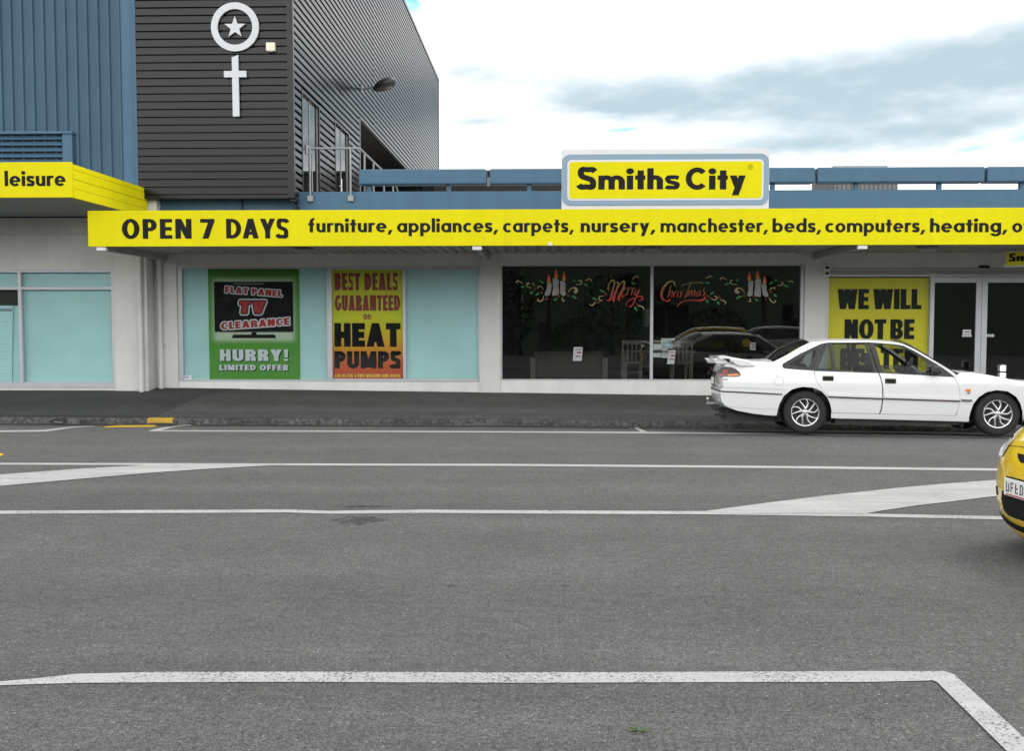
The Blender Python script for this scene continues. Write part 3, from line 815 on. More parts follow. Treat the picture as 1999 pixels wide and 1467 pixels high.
# ================================================================== the charcoal clad building
XS_ = P(572, 200, YD).x             # its side wall
XD0 = P(267, 200, YD).x
ZD0, ZD1 = P(420, 385.5, YD).z, 13.3
Y_END = 50.2
db = empty('corrugated_building', (XS_, YD, 4.2), 'tall charcoal corrugated steel building with glazed doors and bright ribbed side wall', 'building')


def at(o, parent):   # keep world coordinates under a parent whose empty is not at the origin
    o.parent = parent; o.matrix_parent_inverse = Matrix.Translation(parent.location).inverted() if parent.rotation_euler.z == 0 else parent.matrix_world.inverted(); return o


mb = MB(); corr_front(mb, XD0, XS_ - .11, ZD0 + .05, ZD1, YD)
at(mb.build('front_wall', M['dark'], fix=False, solid=-.012), db)
mb = MB(); mb.box(XS_ - .115, XS_ + .012, YD - .012, YD + .09, ZD0 - .02, ZD1 + .05)
at(mb.build('corner_flashing', M['dark'], bevel=.006), db)
mb = MB(); mb.box(XD0, XS_ - .116, YD - .01, YP + .1, ZD0 - .02, ZD0 + .048); mb.box(XS_ - .11, XS_ + .01, YD + .091, YP - .002, ZD0 - .06, ZD0 + .03)
at(mb.build('overhang_soffit', M['dark']), db)
ZT1 = 6.60
D1 = (21.75, 23.35, 6.52); D2 = (25.2, 26.9, 6.55)
RC = (28.62, 43.2, 7.32)
mb = MB()
y00 = YD + .09
for (ya, yb) in ((y00, D1[0] - .06), (D1[1] + .06, D2[0] - .06), (D2[1] + .06, RC[0] - .05)): corr_side(mb, XS_, ya, yb, 3.6, ZT1)
corr_side(mb, XS_, y00, RC[0] - .05, ZT1 + .0005, RC[2] + .06)
corr_side(mb, XS_, RC[1], Y_END, 3.6, RC[2] + .06)
corr_side(mb, XS_, y00, Y_END, RC[2] + .061, ZD1)
at(mb.build('side_wall', M['dark_side'], fix=False, solid=-.012), db)
for yy in (31.1, 40.5): mb = MB(); mb.box(XS_ - .002, XS_ + .012, yy, yy + .06, RC[2] + .1, ZD1); at(mb.build('sheet_joint', M['dark']), db)
mb = MB(); mb.box(XS_ - .05, XS_ + .03, RC[0] - .05, RC[1] + .02, RC[2], RC[2] + .055); mb.box(XS_ - .05, XS_ + .02, RC[0] - .05, RC[0], 3.6, RC[2] - .002); mb.box(XS_ - .3, XS_ + .03, y00, Y_END + .1, ZD1, ZD1 + .12); mb.box(XS_ - .05, XS_ + .025, Y_END, Y_END + .08, 3.6, ZD1)
at(mb.build('edge_flashing', M['galv']), db)
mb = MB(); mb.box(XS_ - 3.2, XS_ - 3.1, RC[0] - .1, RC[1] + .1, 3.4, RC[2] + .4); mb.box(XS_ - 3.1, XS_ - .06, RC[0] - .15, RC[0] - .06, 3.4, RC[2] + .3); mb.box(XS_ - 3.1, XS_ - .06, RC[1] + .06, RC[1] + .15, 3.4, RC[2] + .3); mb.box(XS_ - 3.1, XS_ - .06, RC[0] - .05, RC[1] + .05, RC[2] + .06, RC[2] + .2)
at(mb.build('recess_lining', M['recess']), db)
mb = MB(); mb.box(XD0, XS_ - .3, Y_END - .2, Y_END, 0, ZD1); mb.box(XD0, XD0 + .1, YD + .1, Y_END - .2, 3.6, ZD1); mb.box(XD0, XS_ - .31, YD + .1, Y_END - .2, ZD1 - .1, ZD1 + .02)
at(mb.build('rear_shell', M['dark']), db)
for (ya, yb, zt) in (D1, D2):
    dr = MB(); X0 = XS_ - .02
    fw = .055
    for y in (ya - .06, yb + .005): dr.box(XS_ - .16, XS_ + .02, y, y + fw, 4.0, zt + .06)
    dr.box(XS_ - .16, XS_ + .02, ya - .004, yb + .004, zt, zt + .06)
    d = at(dr.build('door', M['dark'], bevel=.004), db)
    g = MB(); g.box(XS_ - .045, XS_ - .035, ya, yb, 4.0, zt - .001); gl = g.build('glass', M['mirror_glass']); gl.parent = d
    s = MB(); ym = (ya + yb) / 2; s.box(XS_ - .06, XS_ - .02, ym - .02, ym + .02, 4.0, zt - .002); s.box(XS_ - .06, XS_ - .02, ya + .001, ya + .05, 4.0, zt - .003); s.box(XS_ - .06, XS_ - .02, yb - .05, yb - .001, 4.0, zt - .003)
    st = s.build('stile', M['galv']); st.parent = d
    hh = MB(); hh.tube([(XS_ - .03, ym + .07, 4.95), (XS_ - .03, ym + .07, 5.3)], .013); hh.tube([(XS_ - .03, ym + .06, 5.1), (XS_ - .03, ym - .12, 5.1)], .01)
    ho = hh.build('handle', M['chrome'], smooth=True); ho.parent = d
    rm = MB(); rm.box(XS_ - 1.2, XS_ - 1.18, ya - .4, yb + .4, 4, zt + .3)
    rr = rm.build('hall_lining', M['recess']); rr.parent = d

# emblem: ring with star, and cross below
ex, ez = P(460.5, 54, YD).x, P(460.5, 54, YD).z
pm = P(1, 0, YD).x - P(0, 0, YD).x       # metres per photo pixel on this wall
re = empty('ring_emblem', (ex, YD, ez), 'pale grey ring enclosing a five pointed star high on charcoal wall', 'emblem')
mb = MB(); ro, ri = 46 * pm, 33.5 * pm; n = 64
ring = [(r * math.cos(2 * math.pi * k / n), y, r * math.sin(2 * math.pi * k / n)) for y in (-.075, -.03) for r in (ro, ri) for k in range(n)]
fs = []
for k in range(n):
    j = (k + 1) % n
    fs += [(k, j, n + j, n + k), (2 * n + k, 3 * n + k, 3 * n + j, 2 * n + j), (k, 2 * n + k, 2 * n + j, j), (n + k, n + j, 3 * n + j, 3 * n + k)]
mb.add(ring, fs); mb.build('ring', M['emblem'], re)
mb = MB(); pts = []
for k in range(10):
    r = (21 if k % 2 == 0 else 8.6) * pm; a = math.pi / 2 + k * math.pi / 5
    pts.append((r * math.cos(a), r * math.sin(a) - .01))
mb.prism(pts, 'y', -.075, -.03); mb.build('star', M['emblem'], re)
cx0, cz0 = P(461, 146, YD).x, P(461, 146, YD).z
ce = empty('cross_emblem', (cx0, YD, cz0), 'pale grey long stemmed cross with slanted top below ring emblem', 'emblem')
mb = MB(); q = pm
mb.prism([(-5.5 * q, -80 * q), (7 * q, -80 * q), (6.2 * q, 36 * q), (-6 * q, 31.5 * q)], 'y', -.075, -.03); mb.build('upright', M['emblem'], ce)
mb = MB(); mb.prism([(-21.5 * q, -6 * q), (21.5 * q, -6 * q), (21.5 * q, 6 * q), (-21.5 * q, 6 * q)], 'y', -.078, -.028); mb.build('crossbar', M['emblem'], ce)
bx = empty('alarm_box', (P(530, 93, YD).x, YD, P(530, 93, YD).z), 'small cream square alarm box on charcoal wall beside the ring emblem', 'alarm box')
mb = MB(); mb.box(-.09, .09, -.10, .01, -.085, .085); mb.build('casing', M['cream'], bx, bevel=.012)
mb = MB(); mb.box(-.05, .05, -.075, .01, -.099, -.086); mb.build('sounder', M['galv'], bx)

# street style lamp on the side wall
YLm = 28.9; zl = 8.18
lw = empty('wall_lamp', (XS_, YLm, zl), 'dark cobra head floodlight on short arm on the ribbed side wall', 'lamp')
mb = MB(); mb.tube([(0, 0, 0), (.12, -.02, .0), (.26, -.05, .02), (.36, -.07, .06)], .035, 10); mb.box(-.0, .04, -.09, .09, -.12, .12); mb.build('arm', M['galv'], lw, smooth=True)
mb = MB()
for i in range(13):
    pass
prof_l = [(0, .06), (.06, .14), (.16, .23), (.34, .28), (.52, .26), (.63, .17), (.67, .03)]
rings = []
for (a, r) in prof_l: rings.append([(.34 + a * .97, -.07 + r * math.cos(2 * math.pi * k / 16), -.02 + a * .30 + (.70 if math.sin(2 * math.pi * k / 16) > 0 else .50) * r * math.sin(2 * math.pi * k / 16)) for k in range(16)])
mb.add([v for rg in rings for v in rg], [(i * 16 + k, i * 16 + (k + 1) % 16, (i + 1) * 16 + (k + 1) % 16, (i + 1) * 16 + k) for i in range(len(rings) - 1) for k in range(16)] + [tuple(range(16)), tuple(range(len(rings) * 16 - 1, len(rings) * 16 - 17, -1))])
mb.build('lamp_head', M['black'], lw, smooth=True, angle=60)
mb = MB(); mb.ball((.70, -.07, .04), (.21, .18, .09), 16, 8); o = mb.build('lens', mat('lamp_bowl', (.12, .12, .12), .2), lw, smooth=True)

# ================================================================== blue clad building on the left
XBR = P(266.5, 200, YL).x
bb = empty('blue_building', (XBR, YL, 0), 'blue ribbed steel building with white ground floor and vent louvre at left edge', 'building')
ZB0 = P(200, 416, YL).z
mb = MB(); XT = P(239, 200, YL).x; x = XT; rp = P(121.2, 0, YL).x - P(100, 0, YL).x
lv = rect(-120, 262, 127, 320, YL)
prof_b = []
while x > -24:
    prof_b += [(x, 0.0), (x - .012, -.045), (x - .042, -.045), (x - .054, .0), (x - rp * .62, .0), (x - rp * .66, .004), (x - rp * .70, 0)]
    x -= rp
prof_b.append((x, 0)); nb = len(prof_b)
mb.add([(a, YL + d, ZB0 - .1) for a, d in prof_b] + [(a, YL + d, 14.0) for a, d in prof_b], [(i, i + 1, nb + i + 1, nb + i) for i in range(nb - 1)])
at(mb.build('cladding', M['blue_clad'], fix=False, solid=.01), bb)
mb = MB(); mb.box(XT, XBR, YL - .03, YL + .05, ZB0 - .1, 14.0); mb.box(XT - .05, XT, YL - .038, YL + .04, ZB0 - .1, 14.0); mb.box(XBR, XD0 - .001, YD + .01, YL + .1, ZB0 - .1, 14.0)
at(mb.build('corner_trim', M['blue'], bevel=.006), bb)
lo = MB(); x0, x1, z0, z1 = lv; xf = P(146, 290, YL).x
lo.box(x0, xf + .02, YL - .16, YL - .031, z1 - .02, z1 + .03); lo.box(x1, xf, YL - .12, YL - .031, z0 - 1.0, z1 - .021)
lov = at(lo.build('louvre', M['blue'], bevel=.004), bb)
sl = MB(); k = 0; z = z1 - .05
while z > z0 - .5:
    sl.prism([(YL - .12, z - .075), (YL - .115, z - .085), (YL - .04, z - .01), (YL - .045, z)], 'x', x0, x1 - .002); z -= .12
so = sl.build('slats', M['blue']); so.parent = lov
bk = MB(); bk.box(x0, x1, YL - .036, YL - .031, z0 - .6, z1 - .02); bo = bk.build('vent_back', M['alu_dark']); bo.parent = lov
# white ground floor with its window
XWR = P(287, 640, YL).x
wx0, wx1, wz0, wz1 = rect(-420, 527, 223, 757, YL)
mb = MB()
mb.box(wx1, XWR, YL, YF - .001, -.3, ZB0); mb.box(-24, wx1, YL, YF - .3, wz1, ZB0); mb.box(-24, wx1, YL + .03, YF - .3, -.3, wz0 - .001); mb.box(-24, wx0, YL + .001, YF - .31, wz0, wz1)
mb.box(XWR - .09, XWR + .012, YL - .012, YL + .03, -.3, ZB0 - .6)
at(mb.build('wall', M['wall'], bevel=.006), bb)
sj = MB(); sj.box(-24, XWR - .1, YL - .003, YL + .01, P(100, 458, YL).z, P(100, 457.3, YL).z); at(sj.build('plaster_joint', M['soffit_left']), bb)


def child(o, part, thing):
    o.parent = part; return o


wf = MB(); fr = .055
mx0, mx1 = rect(36, 527, 42.5, 757, YL)[:2]; tz0, tz1 = rect(0, 560, 10, 566, YL)[2:]
dz = P(0, 747, YL).z
wf.box(wx1 - fr, wx1, YL + .01, YL + .12, wz0, wz1); wf.box(wx0, wx1 - fr, YL + .012, YL + .12, wz1 - fr, wz1); wf.box(wx0, wx1 - fr, YL + .012, YL + .12, wz0, dz)
wf.box(mx0, mx1, YL + .008, YL + .12, dz, wz1 - fr); wf.box(mx1, wx1 - fr, YL + .02, YL + .12, tz0, tz1); wf.box(wx0, mx0, YL + .02, YL + .12, tz0, tz1)
wfo = at(wf.build('window_frame', M['alu'], bevel=.004), bb)
gl = MB(); gl.box(wx0, wx1 - fr - .001, YL + .072, YL + .078, dz, wz1 - fr); child(gl.build('glass', M['glass']), wfo, bb)
fm = MB(); fm.box(mx1 - .01, wx1 - fr + .01, YL + .125, YL + .132, dz - .02, wz1); 
fm.box(wx0, mx1 - .012, YL + .125, YL + .132, tz0 + .02, wz1); fm.box(wx0, mx1 - .012, YL + .125, YL + .132, dz - .02, P(10, 597, YL).z); child(fm.build('frosted_film', M['film']), wfo, bb)
rm = MB(); rm.box(wx0, mx1 - .012, YL + .14, YL + .15, dz, tz0 + .01); child(rm.build('dark_pane', M['room']), wfo, bb)
# timetable board standing behind the left pane
nbx = rect(-60, 597, 28, 757, YL + .1)
nb_ = empty('notice_board', (nbx[0], YL + .12, nbx[2]), 'pale lined notice board behind the left edge window', 'notice board')
mb = MB(); w_, h_ = nbx[1] - nbx[0], nbx[3] - nbx[2]; mb.prism([(0, 0), (w_ - .08, 0), (w_, h_), (0, h_)], 'y', -.03, -.01); mb.build('board', M['film'], nb_)
mb = MB()
for k in range(9): mb.box(.0, w_ - .10, -.033, -.031, h_ * (.08 + .09 * k), h_ * (.08 + .09 * k) + .004)
mb.box(0, w_ * .98, -.034, -.031, h_ * .93, h_ * .965)
mb.build('ruled_line', mat('grey_print', (.22, .30, .32), .6), nb_)

# left canopy with yellow boards
lc = rect(-420, 317.5, 140, 386.5, YLC)
XL1 = lc[1]
cn = MB(); cn.box(-24, XL1 - .03, YLC + .05, YL - .002, lc[2] + .01, lc[2] + .05); cn.box(-24, XL1 - .03, YLC + .05, YL - .002, lc[3] - .12, lc[3] - .06)
at(cn.build('canopy', M['soffit_left']), bb)
ls = empty('fascia_sign', (XL1, YLC, lc[2]), 'yellow canopy fascia reading leisure with ribbed yellow end boards', 'sign')
mb = MB(); mb.box(-20, 0, 0, .048, 0, lc[3] - lc[2]); mb.build('board', M['yellow'], ls, bevel=.004)
mb = MB(); zz = lc[3] - lc[2]; yl = YL - YLC - .04
for k, (a, b) in enumerate([(0, .27), (.275, .53), (.535, .80), (.805, .955)]):
    mb.box(-.03, .012 - .004 * (k % 2), .05, yl, a * zz, b * zz - .006)
mb.box(-.035, -.004, .05, yl, .01, zz * .955); mb.box(-.02, .018, yl + .001, yl + .06, -.05, zz * .9)
mb.build('end_board', M['yellow'], ls)
pn = Pen(0, YLC - .004, 0)
write_px(pn, 'leisure', 9, 128, 363.2, 333, YLC, t=.205, u=.165, gap=.075)
at(pn.build('lettering', M['ink']), ls)
mb = MB(); mb.box(P(288, 400, YD + .3).x, P(309, 400, YD + .3).x, YD + .2, YP - .01, ZB0 - .6, ZD0 - .03); at(mb.build('gable_end', M['wall']), bb)


# downpipes
def downpipe(px, y, z1, lab):
    x = P(px, 640, y).x; zb = ground(x, y)
    t = empty('downpipe', (x, y, zb), lab, 'downpipe', 'downpipes between the two shops')
    r = .05
    mb = MB(); mb.tube([(0, 0, .0), (0, 0, .72)], r * 1.1, 16); mb.build('lower_sleeve', M['wall'], t, smooth=True)
    mb = MB(); mb.tube([(0, 0, .72), (0, 0, z1 - zb)], r, 16); mb.build('pipe', M['wall'], t, smooth=True)
    for z in (.9, z1 - zb - .35):
        mb = MB(); mb.tube([(0, 0, z), (0, 0, z + .03)], r * 1.16, 16); mb.box(-r * 1.5, r * 1.5, r * .2, r * 1.4, z, z + .03); mb.build('clip', M['wall'], t)
downpipe(274.5, YL - .075, ZB0 - .35, 'white downpipe on the left shop corner, nearer the blue building')
downpipe(312.5, YF - .075, P(312, 514, YF).z + .35, 'white downpipe tucked behind the corner, beside the TV poster window')

# ================================================================== the long shop
shop = empty('shop_building', (0, YF, 0), 'long low off white shop with big display windows, blue parapet and yellow canopy', 'building')
XE = 24.0
ZS = P(700, 496, YF).z              # soffit level
ZTOP = P(1300, 372, YP).z           # top of the blue band
wa = rect(346, 520, 938, 746, YF)   # opening with posters
wb = rect(977, 516.5, 1570, 744, YF)  # opening with the dark glass
we = rect(1611, 523, 2000, 770, YF)
XSL = XWR - .05
pil = rect(936, 500, 977, 770, YF)
sy = YF + .03
mb = MB()
mb.box(XSL, wa[0], YF, YF + .3, -.2, ZTOP - .06)                      # end pier
mb.box(wa[0], pil[0], YF + .004, YF + .3, wa[3], ZTOP - .06)
mb.box(pil[0], pil[1], YF - .004, YF + .3, -.2, ZTOP - .06)           # pier between windows
mb.box(pil[1], wb[1], YF + .004, YF + .3, wb[3], ZTOP - .06)
mb.box(wb[1], we[0], YF, YF + .3, -.2, ZTOP - .06)
mb.box(we[0], XE, YF + .004, YF + .3, we[3], ZTOP - .06)
at(mb.build('wall', M['wall'], bevel=.004), shop)
mb = MB(); mb.box(wa[0] + .001, pil[0] - .001, sy, YF + .28, -.2, wa[2] - .001); mb.box(pil[1] + .001, wb[1] - .001, sy, YF + .28, -.2, wb[2] - .001)
at(mb.build('sill_wall', M['wall_in'], bevel=.004), shop)
# rooms behind the dark glass
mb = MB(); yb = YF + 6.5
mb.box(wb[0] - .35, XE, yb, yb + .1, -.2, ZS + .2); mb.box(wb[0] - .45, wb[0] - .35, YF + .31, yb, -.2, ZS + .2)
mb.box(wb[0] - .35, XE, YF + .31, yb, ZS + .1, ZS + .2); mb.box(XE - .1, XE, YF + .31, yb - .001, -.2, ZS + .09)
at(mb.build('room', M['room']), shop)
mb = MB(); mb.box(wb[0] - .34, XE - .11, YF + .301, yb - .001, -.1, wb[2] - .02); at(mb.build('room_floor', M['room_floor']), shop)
mb = MB(); mb.box(XSL, XE, YF + .301, YF + 14, ZTOP - .25, ZTOP - .15); at(mb.build('roof', M['soffit']), shop)

# window with posters: left light (recessed), then two lights
wd = YF + .09
fr = MB(); x0, x1, z0, z1 = wa
m1 = rect(638, 520, 648, 746, YF); m2 = rect(786, 520, 792, 746, YF); jl = rect(350, 520, 355, 746, YF)
fr.box(x0, x1, wd - .05, wd + .06, z0, z0 + .045); fr.box(x0, x1, wd - .05, wd + .06, z1 - .045, z1)
fr.box(x0, jl[1], wd - .048, wd + .058, z0 + .046, z1 - .046); fr.box(x1 - .055, x1, wd - .056, wd + .058, z0 + .046, z1 - .046)
fr.box(m1[0], m1[1], wd - .075, wd + .058, z0 + .046, z1 - .046); fr.box(m2[0], m2[1], wd - .07, wd + .058, z0 + .046, z1 - .046)
fr.box(m1[1], x1 - .056, wd - .07, wd - .051, z0 + .002, z0 + .07); fr.box(m1[1], x1 - .056, wd - .07, wd - .051, z1 - .07, z1 - .002)
fo = at(fr.build('window', M['alu'], bevel=.004), shop)
for a, b, yy in ((jl[1], m1[0], wd), (m1[1], m2[0], wd - .02), (m2[1], x1 - .056, wd - .02)):
    g = MB(); g.box(a + .002, b - .002, yy, yy + .006, z0 + .047, z1 - .047); child(g.build('glass', M['glass']), fo, shop)
    f = MB(); f.box(a - .01, b + .01, yy + .035, yy + .04, z0 + .03, z1 - .03); child(f.build('frosted_film', M['film']), fo, shop)
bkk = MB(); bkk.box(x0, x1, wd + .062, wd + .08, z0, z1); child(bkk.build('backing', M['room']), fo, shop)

# dark display window
fr = MB(); x0, x1, z0, z1 = wb
mm = rect(1269.5, 520, 1275.5, 746, YF); jr = rect(1563, 520, 1570, 745, YF)
fr.box(x0, x1, wd - .05, wd + .04, z0, z0 + .03); fr.box(x0, x1, wd - .05, wd + .04, z1 - .03, z1)
fr.box(x0, x0 + .035, wd - .048, wd + .038, z0 + .031, z1 - .031); fr.box(jr[0], x1, wd - .048, wd + .038, z0 + .031, z1 - .031)
fr.box(mm[0], mm[1], wd - .055, wd + .038, z0 + .031, z1 - .031)
fo2 = at(fr.build('window', M['alu'], bevel=.004), shop)
for a, b in ((x0 + .035, mm[0]), (mm[1], jr[0])):
    g = MB(); g.box(a + .002, b - .002, wd, wd + .006, z0 + .032, z1 - .032); child(g.build('glass', M['glass']), fo2, shop)

# entrance: shutter box, poster light, sliding doors
x0, x1, z0, z1 = we
zb = face_z(6.5)
e1 = rect(1614, 524, 1822, 542, YF); pj = rect(1813, 520, 1823, 770, YF); d1 = rect(1911, 545, 1922, 770, YF)
zh0, zh1 = P(1700, 540.5, YF).z, P(1700, 524, YF).z
zdt = P(1870, 552, YF).z
fr = MB()
fr.box(x0 + .03, XE - .2, wd - .09, wd + .05, P(1700, 526.5, YF).z, zh1); fr.box(x0 + .03, XE - .2, wd - .09, wd + .05, zh0, P(1700, 535.5, YF).z)
fr.box(pj[0] + .02, pj[1], wd - .092, wd + .05, -.1, zh0 - .001)
xpl = P(1617, 650, YF).x
fr.box(x0, xpl, wd - .08, wd + .05, -.1, zh0 - .001)
eo = at(fr.build('entrance', M['alu'], bevel=.004), shop)
sh = MB()
for k in range(4):
    a = P(1700, 535.5, YF).z; b = P(1700, 526.5, YF).z; h_ = (b - a) / 4
    sh.box(x0 + .03, XE - .2, wd - .05, wd - .02, a + k * h_ + .003, a + (k + 1) * h_)
child(sh.build('shutter', M['soffit']), eo, shop)
sg = rect(1617, 543, 1813, 770, YF)
pl = MB(); pl.box(xpl + .001, pj[0] + .018, wd + .0, wd + .006, -.05, zh0 - .012); child(pl.build('poster_pane', M['glass']), eo, shop)
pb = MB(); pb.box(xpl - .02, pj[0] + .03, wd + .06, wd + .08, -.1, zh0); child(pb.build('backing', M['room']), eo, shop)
# door leaves
xr = P(1822.5, 650, YF).x; xm = P(1916.5, 650, YF).x
for k, (a, b, sw) in enumerate(((xr + .004, xm - .003, (.0, .115)), (xm + .003, xm + 1.02, (.115, .06)), (xm + 1.03, xm + 2.2, (.06, .06)))):
    d = MB()
    d.box(a, b, wd - .06, wd - .02, zdt, zh0 - .004); d.box(a, b, wd - .06, wd - .02, zb + .0, zb + .12)
    if sw[0]: d.box(a, a + sw[0], wd - .06, wd - .02, zb + .121, zdt - .001)
    d.box(b - sw[1], b, wd - .06, wd - .02, zb + .121, zdt - .001)
    do = at(d.build('door', M['alu'], bevel=.004), shop)
    g = MB(); g.box(a + sw[0] + .001, b - sw[1] - .001, wd - .043, wd - .037, zb + .121, zdt - .001); child(g.build('glass', M['glass']), do, shop)
mb = MB(); mb.box(*rect(1911, 519, 1930, 523.5, YF)[:2], YF - .06, YF + .003, *rect(1911, 519, 1930, 523.5, YF)[2:]); at(mb.build('door_sensor', M['ink'], bevel=.004), shop)
mb = MB(); mb.box(xm + 2.21, XE, YF + .002, YF + .298, -.2, we[3] - .001); mb.box(XE - .3, XE - .001, YF + .3, YF + 14, -.2, ZTOP - .26)
at(mb.build('end_wall', M['wall']), shop)
# wall box beside the shutter
kx = rect(1605, 518, 1618, 541, YF)
kb_ = empty('shutter_switch_box', (kx[0], YF, kx[2]), 'small white control box with two dark switches left of yellow door poster', 'control box')
w_, h_ = kx[1] - kx[0], kx[3] - kx[2]
mb = MB(); mb.box(0, w_, -.09, 0, 0, h_); mb.build('casing', M['wall_in'], kb_, bevel=.006)
for z in (.2, .68):
    mb = MB(); mb.box(w_ * .3, w_ * .85, -.10, -.091, h_ * z, h_ * (z + .2)); mb.build('switch', M['ink'], kb_)

# ---- canopy
XC0 = P(171.5, 445, YC).x
cz0, cz1 = P(1000, 479.7, YC).z, P(1000, 408.8, YC).z
sb = MB(); x = XC0 + .1; ZSo = cz0 + .03
zp = []
while x < XE:
    zp += [(x, 0), (x + .03, .05), (x + .07, .05), (x + .10, 0)]; x += .21
zp.append((XE, 0)); nz_ = len(zp)
sb.add([(a, YC + .12, ZS + d) for a, d in zp] + [(a, YF + .003, ZS + d) for a, d in zp], [(i, nz_ + i, nz_ + i + 1, i + 1) for i in range(nz_ - 1)])
can = at(sb.build('canopy', M['soffit'], fix=False, solid=.008), shop)
tp = MB(); tp.box(XC0 + .03, XE, YC + .12, YP - .02, ZS + .34, ZS + .37); child(tp.build('roof_sheet', M['galv']), can, shop)
for px, pin in ((196, 300), (931, 960), (1685, 1592), (2330, 2000)):
    xb = P(px, 486, YC).x
    b = MB(); b.box(xb - .055, xb + .055, YC + .125, YF - .005, ZS - .13, ZS - .001); child(b.build('beam', M['beam'], bevel=.006), can, shop)
    e = MB(); e.box(xb - .085, xb + .085, YC + .02, YC + .122, cz0 - .075, cz0 - .004); child(e.build('beam_end', M['white'], bevel=.012), can, shop)
fs_ = empty('fascia_sign', (XC0, YC, cz0), 'long yellow canopy fascia reading OPEN 7 DAYS and a list of goods', 'sign')
mb = MB(); mb.box(0, XE - XC0, 0, .05, 0, cz1 - cz0); mb.build('board', M['yellow'], fs_, bevel=.003)
mb = MB(); mb.box(0, .05, .051, YF - YC - .01, .03, cz1 - cz0 - .04); mb.build('end_panel', M['yellow'], fs_)
M['ochre'] = mat('joint_ochre', (.47, .41, .01), .6)
for px in (392, 690, 986, 1283, 1551, 1817): xx = P(px, 445, YC).x - XC0; mb = MB(); mb.box(xx, xx + .004, -.0015, -.0005, .01, cz1 - cz0 - .01); mb.build('panel_joint', M['ochre'], fs_)
pen = Pen(0, YC - .004, 0)
write_px(pen, 'OPEN', 238, 374, 466.2, 427.5, YC, t=.215, u=.18, gap=.12, caps_w=.60)
at(pen.build('lettering', M['ink']), fs_); pen = Pen(0, YC - .004, 0)
write_px(pen, '7', 391, 419, 466, 427.5, YC, t=.20, u=.19, caps_w=.6)
at(pen.build('lettering', M['ink']), fs_); pen = Pen(0, YC - .004, 0)
write_px(pen, 'DAYS', 441.5, 563, 465.6, 427, YC, t=.215, u=.18, gap=.06, caps_w=.62)
at(pen.build('lettering', M['ink']), fs_)
for wtxt, a, b in (('furniture,', 602, 764), ('appliances,', 775, 970), ('carpets,', 982, 1118), ('nursery,', 1133.5, 1277), ('manchester,', 1289.5, 1497), ('beds,', 1508, 1601), ('computers,', 1611, 1804), ('heating,', 1815.5, 1964), ('office,', 1976, 2085)):
    pen = Pen(0, YC - .004, 0); write_px(pen, wtxt, a, b, 453.4, 426, YC, t=.205, u=.165, gap=.085)
    at(pen.build('lettering', M['ink']), fs_)
mb = MB(); q = P(1074, 475.5, YC); mb.box(q.x - .04, q.x + .04, YC - .03, YC - .001, cz0 - .005, cz0 + .05); at(mb.build('clip', M['white'], bevel=.006), fs_)


def soffit_light(px, py, lab):
    p = P(px, py, YC + 1.3)
    t = empty('soffit_light', (p.x, YC + 1.3, ZS), lab, 'ceiling light', 'round lights under the canopy')
    mb = MB(); mb.lathe([(0, .0), (.19, .0), (.2, -.03), (.17, -.05)], 'z', 28); mb.build('base', M['galv'], t, smooth=True)
    mb = MB(); mb.lathe([(.165, -.05), (.15, -.085), (.09, -.11), (0, -.115)], 'z', 28); mb.build('diffuser', M['beam'], t, smooth=True, angle=60)
soffit_light(592, 489, 'round canopy light above the TV clearance poster')
soffit_light(1271, 486, 'round canopy light above the Merry Christmas window')
soffit_light(1810, 487, 'round canopy light above the shop entrance')

# ---- blue parapet
pz0 = cz1 - .25
XP0 = XSL
mb = MB(); mb.box(XP0, XE, YP, YF - .001, pz0, ZTOP); mb.box(XP0, XE, YF - .0005, YF + .35, ZTOP - .055, ZTOP - .002)
par = at(mb.build('parapet', M['blue'], bevel=.006), shop)
rz0, rz1 = P(1300, 358, YP).z, P(1300, 328, YP).z
for a, b in ((700.5, 949.5), (956, 1591), (1595.5, 1922.5), (1927, 2245)):
    xa, xb = P(a, 343, YP).x, P(b, 343, YP).x
    m_ = MB(); m_.box(xa, xb, YP - .02, YP + .32, rz0, rz1); child(m_.build('parapet_rail', M['blue'], bevel=.03), par, shop)
for px in (718, 874.5, 1033, 1192, 1352, 1511, 1674.5, 1838, 2000):
    xx = P(px, 365, YP).x
    m_ = MB(); m_.box(xx - .042, xx + .042, YP + .10, YP + .2, ZTOP - .03, rz0 + .02); child(m_.build('post', M['blue']), par, shop)
for px in (953, 1593.3, 1925):
    xx = P(px, 343, YP).x
    m_ = MB(); m_.box(xx - .03, xx + .03, YP + .12, YP + .18, rz0 - .02, rz1 - .16); child(m_.build('rail_coupling', M['galv']), par, shop)

# ---- handrail on the flat roof
hx0, hx1, hx2 = P(605.5, 390, YP - .06).x, P(684.5, 390, YP - .06).x, P(702, 290, YP - .02).x
zr = P(650, 290.5, YP).z; zft = P(605, 392, YP).z
hr = empty('handrail', (hx0, YP - .05, zft), 'galvanised pipe handrail clamped to the blue parapet beside the roof doors', 'handrail')
r_ = .023
mb = MB(); mb.tube([(P(593, 290, YP).x, YP - .05, zr), (hx2 - .05, YP - .05, zr), (hx2 - .01, YP - .01, zr), (hx2, YP + .1, zr), (hx2, 26.4, zr - .02), (hx2, 27.0, zr - .2), (hx2, 27.1, zr - 1.0)], r_, 10)
at(mb.build('rail', M['galv'], smooth=True, angle=60), hr)
for xx in (hx0, hx1):
    mb = MB(); mb.tube([(xx, YP - .05, zft), (xx, YP - .05, zr)], r_ * .95, 10); at(mb.build('post', M['galv'], smooth=True), hr)
    mb = MB(); mb.box(xx - .06, xx + .06, YP - .075, YP - .001, zft - .02, zft + .1); at(mb.build('bracket', M['galv'], bevel=.006), hr)
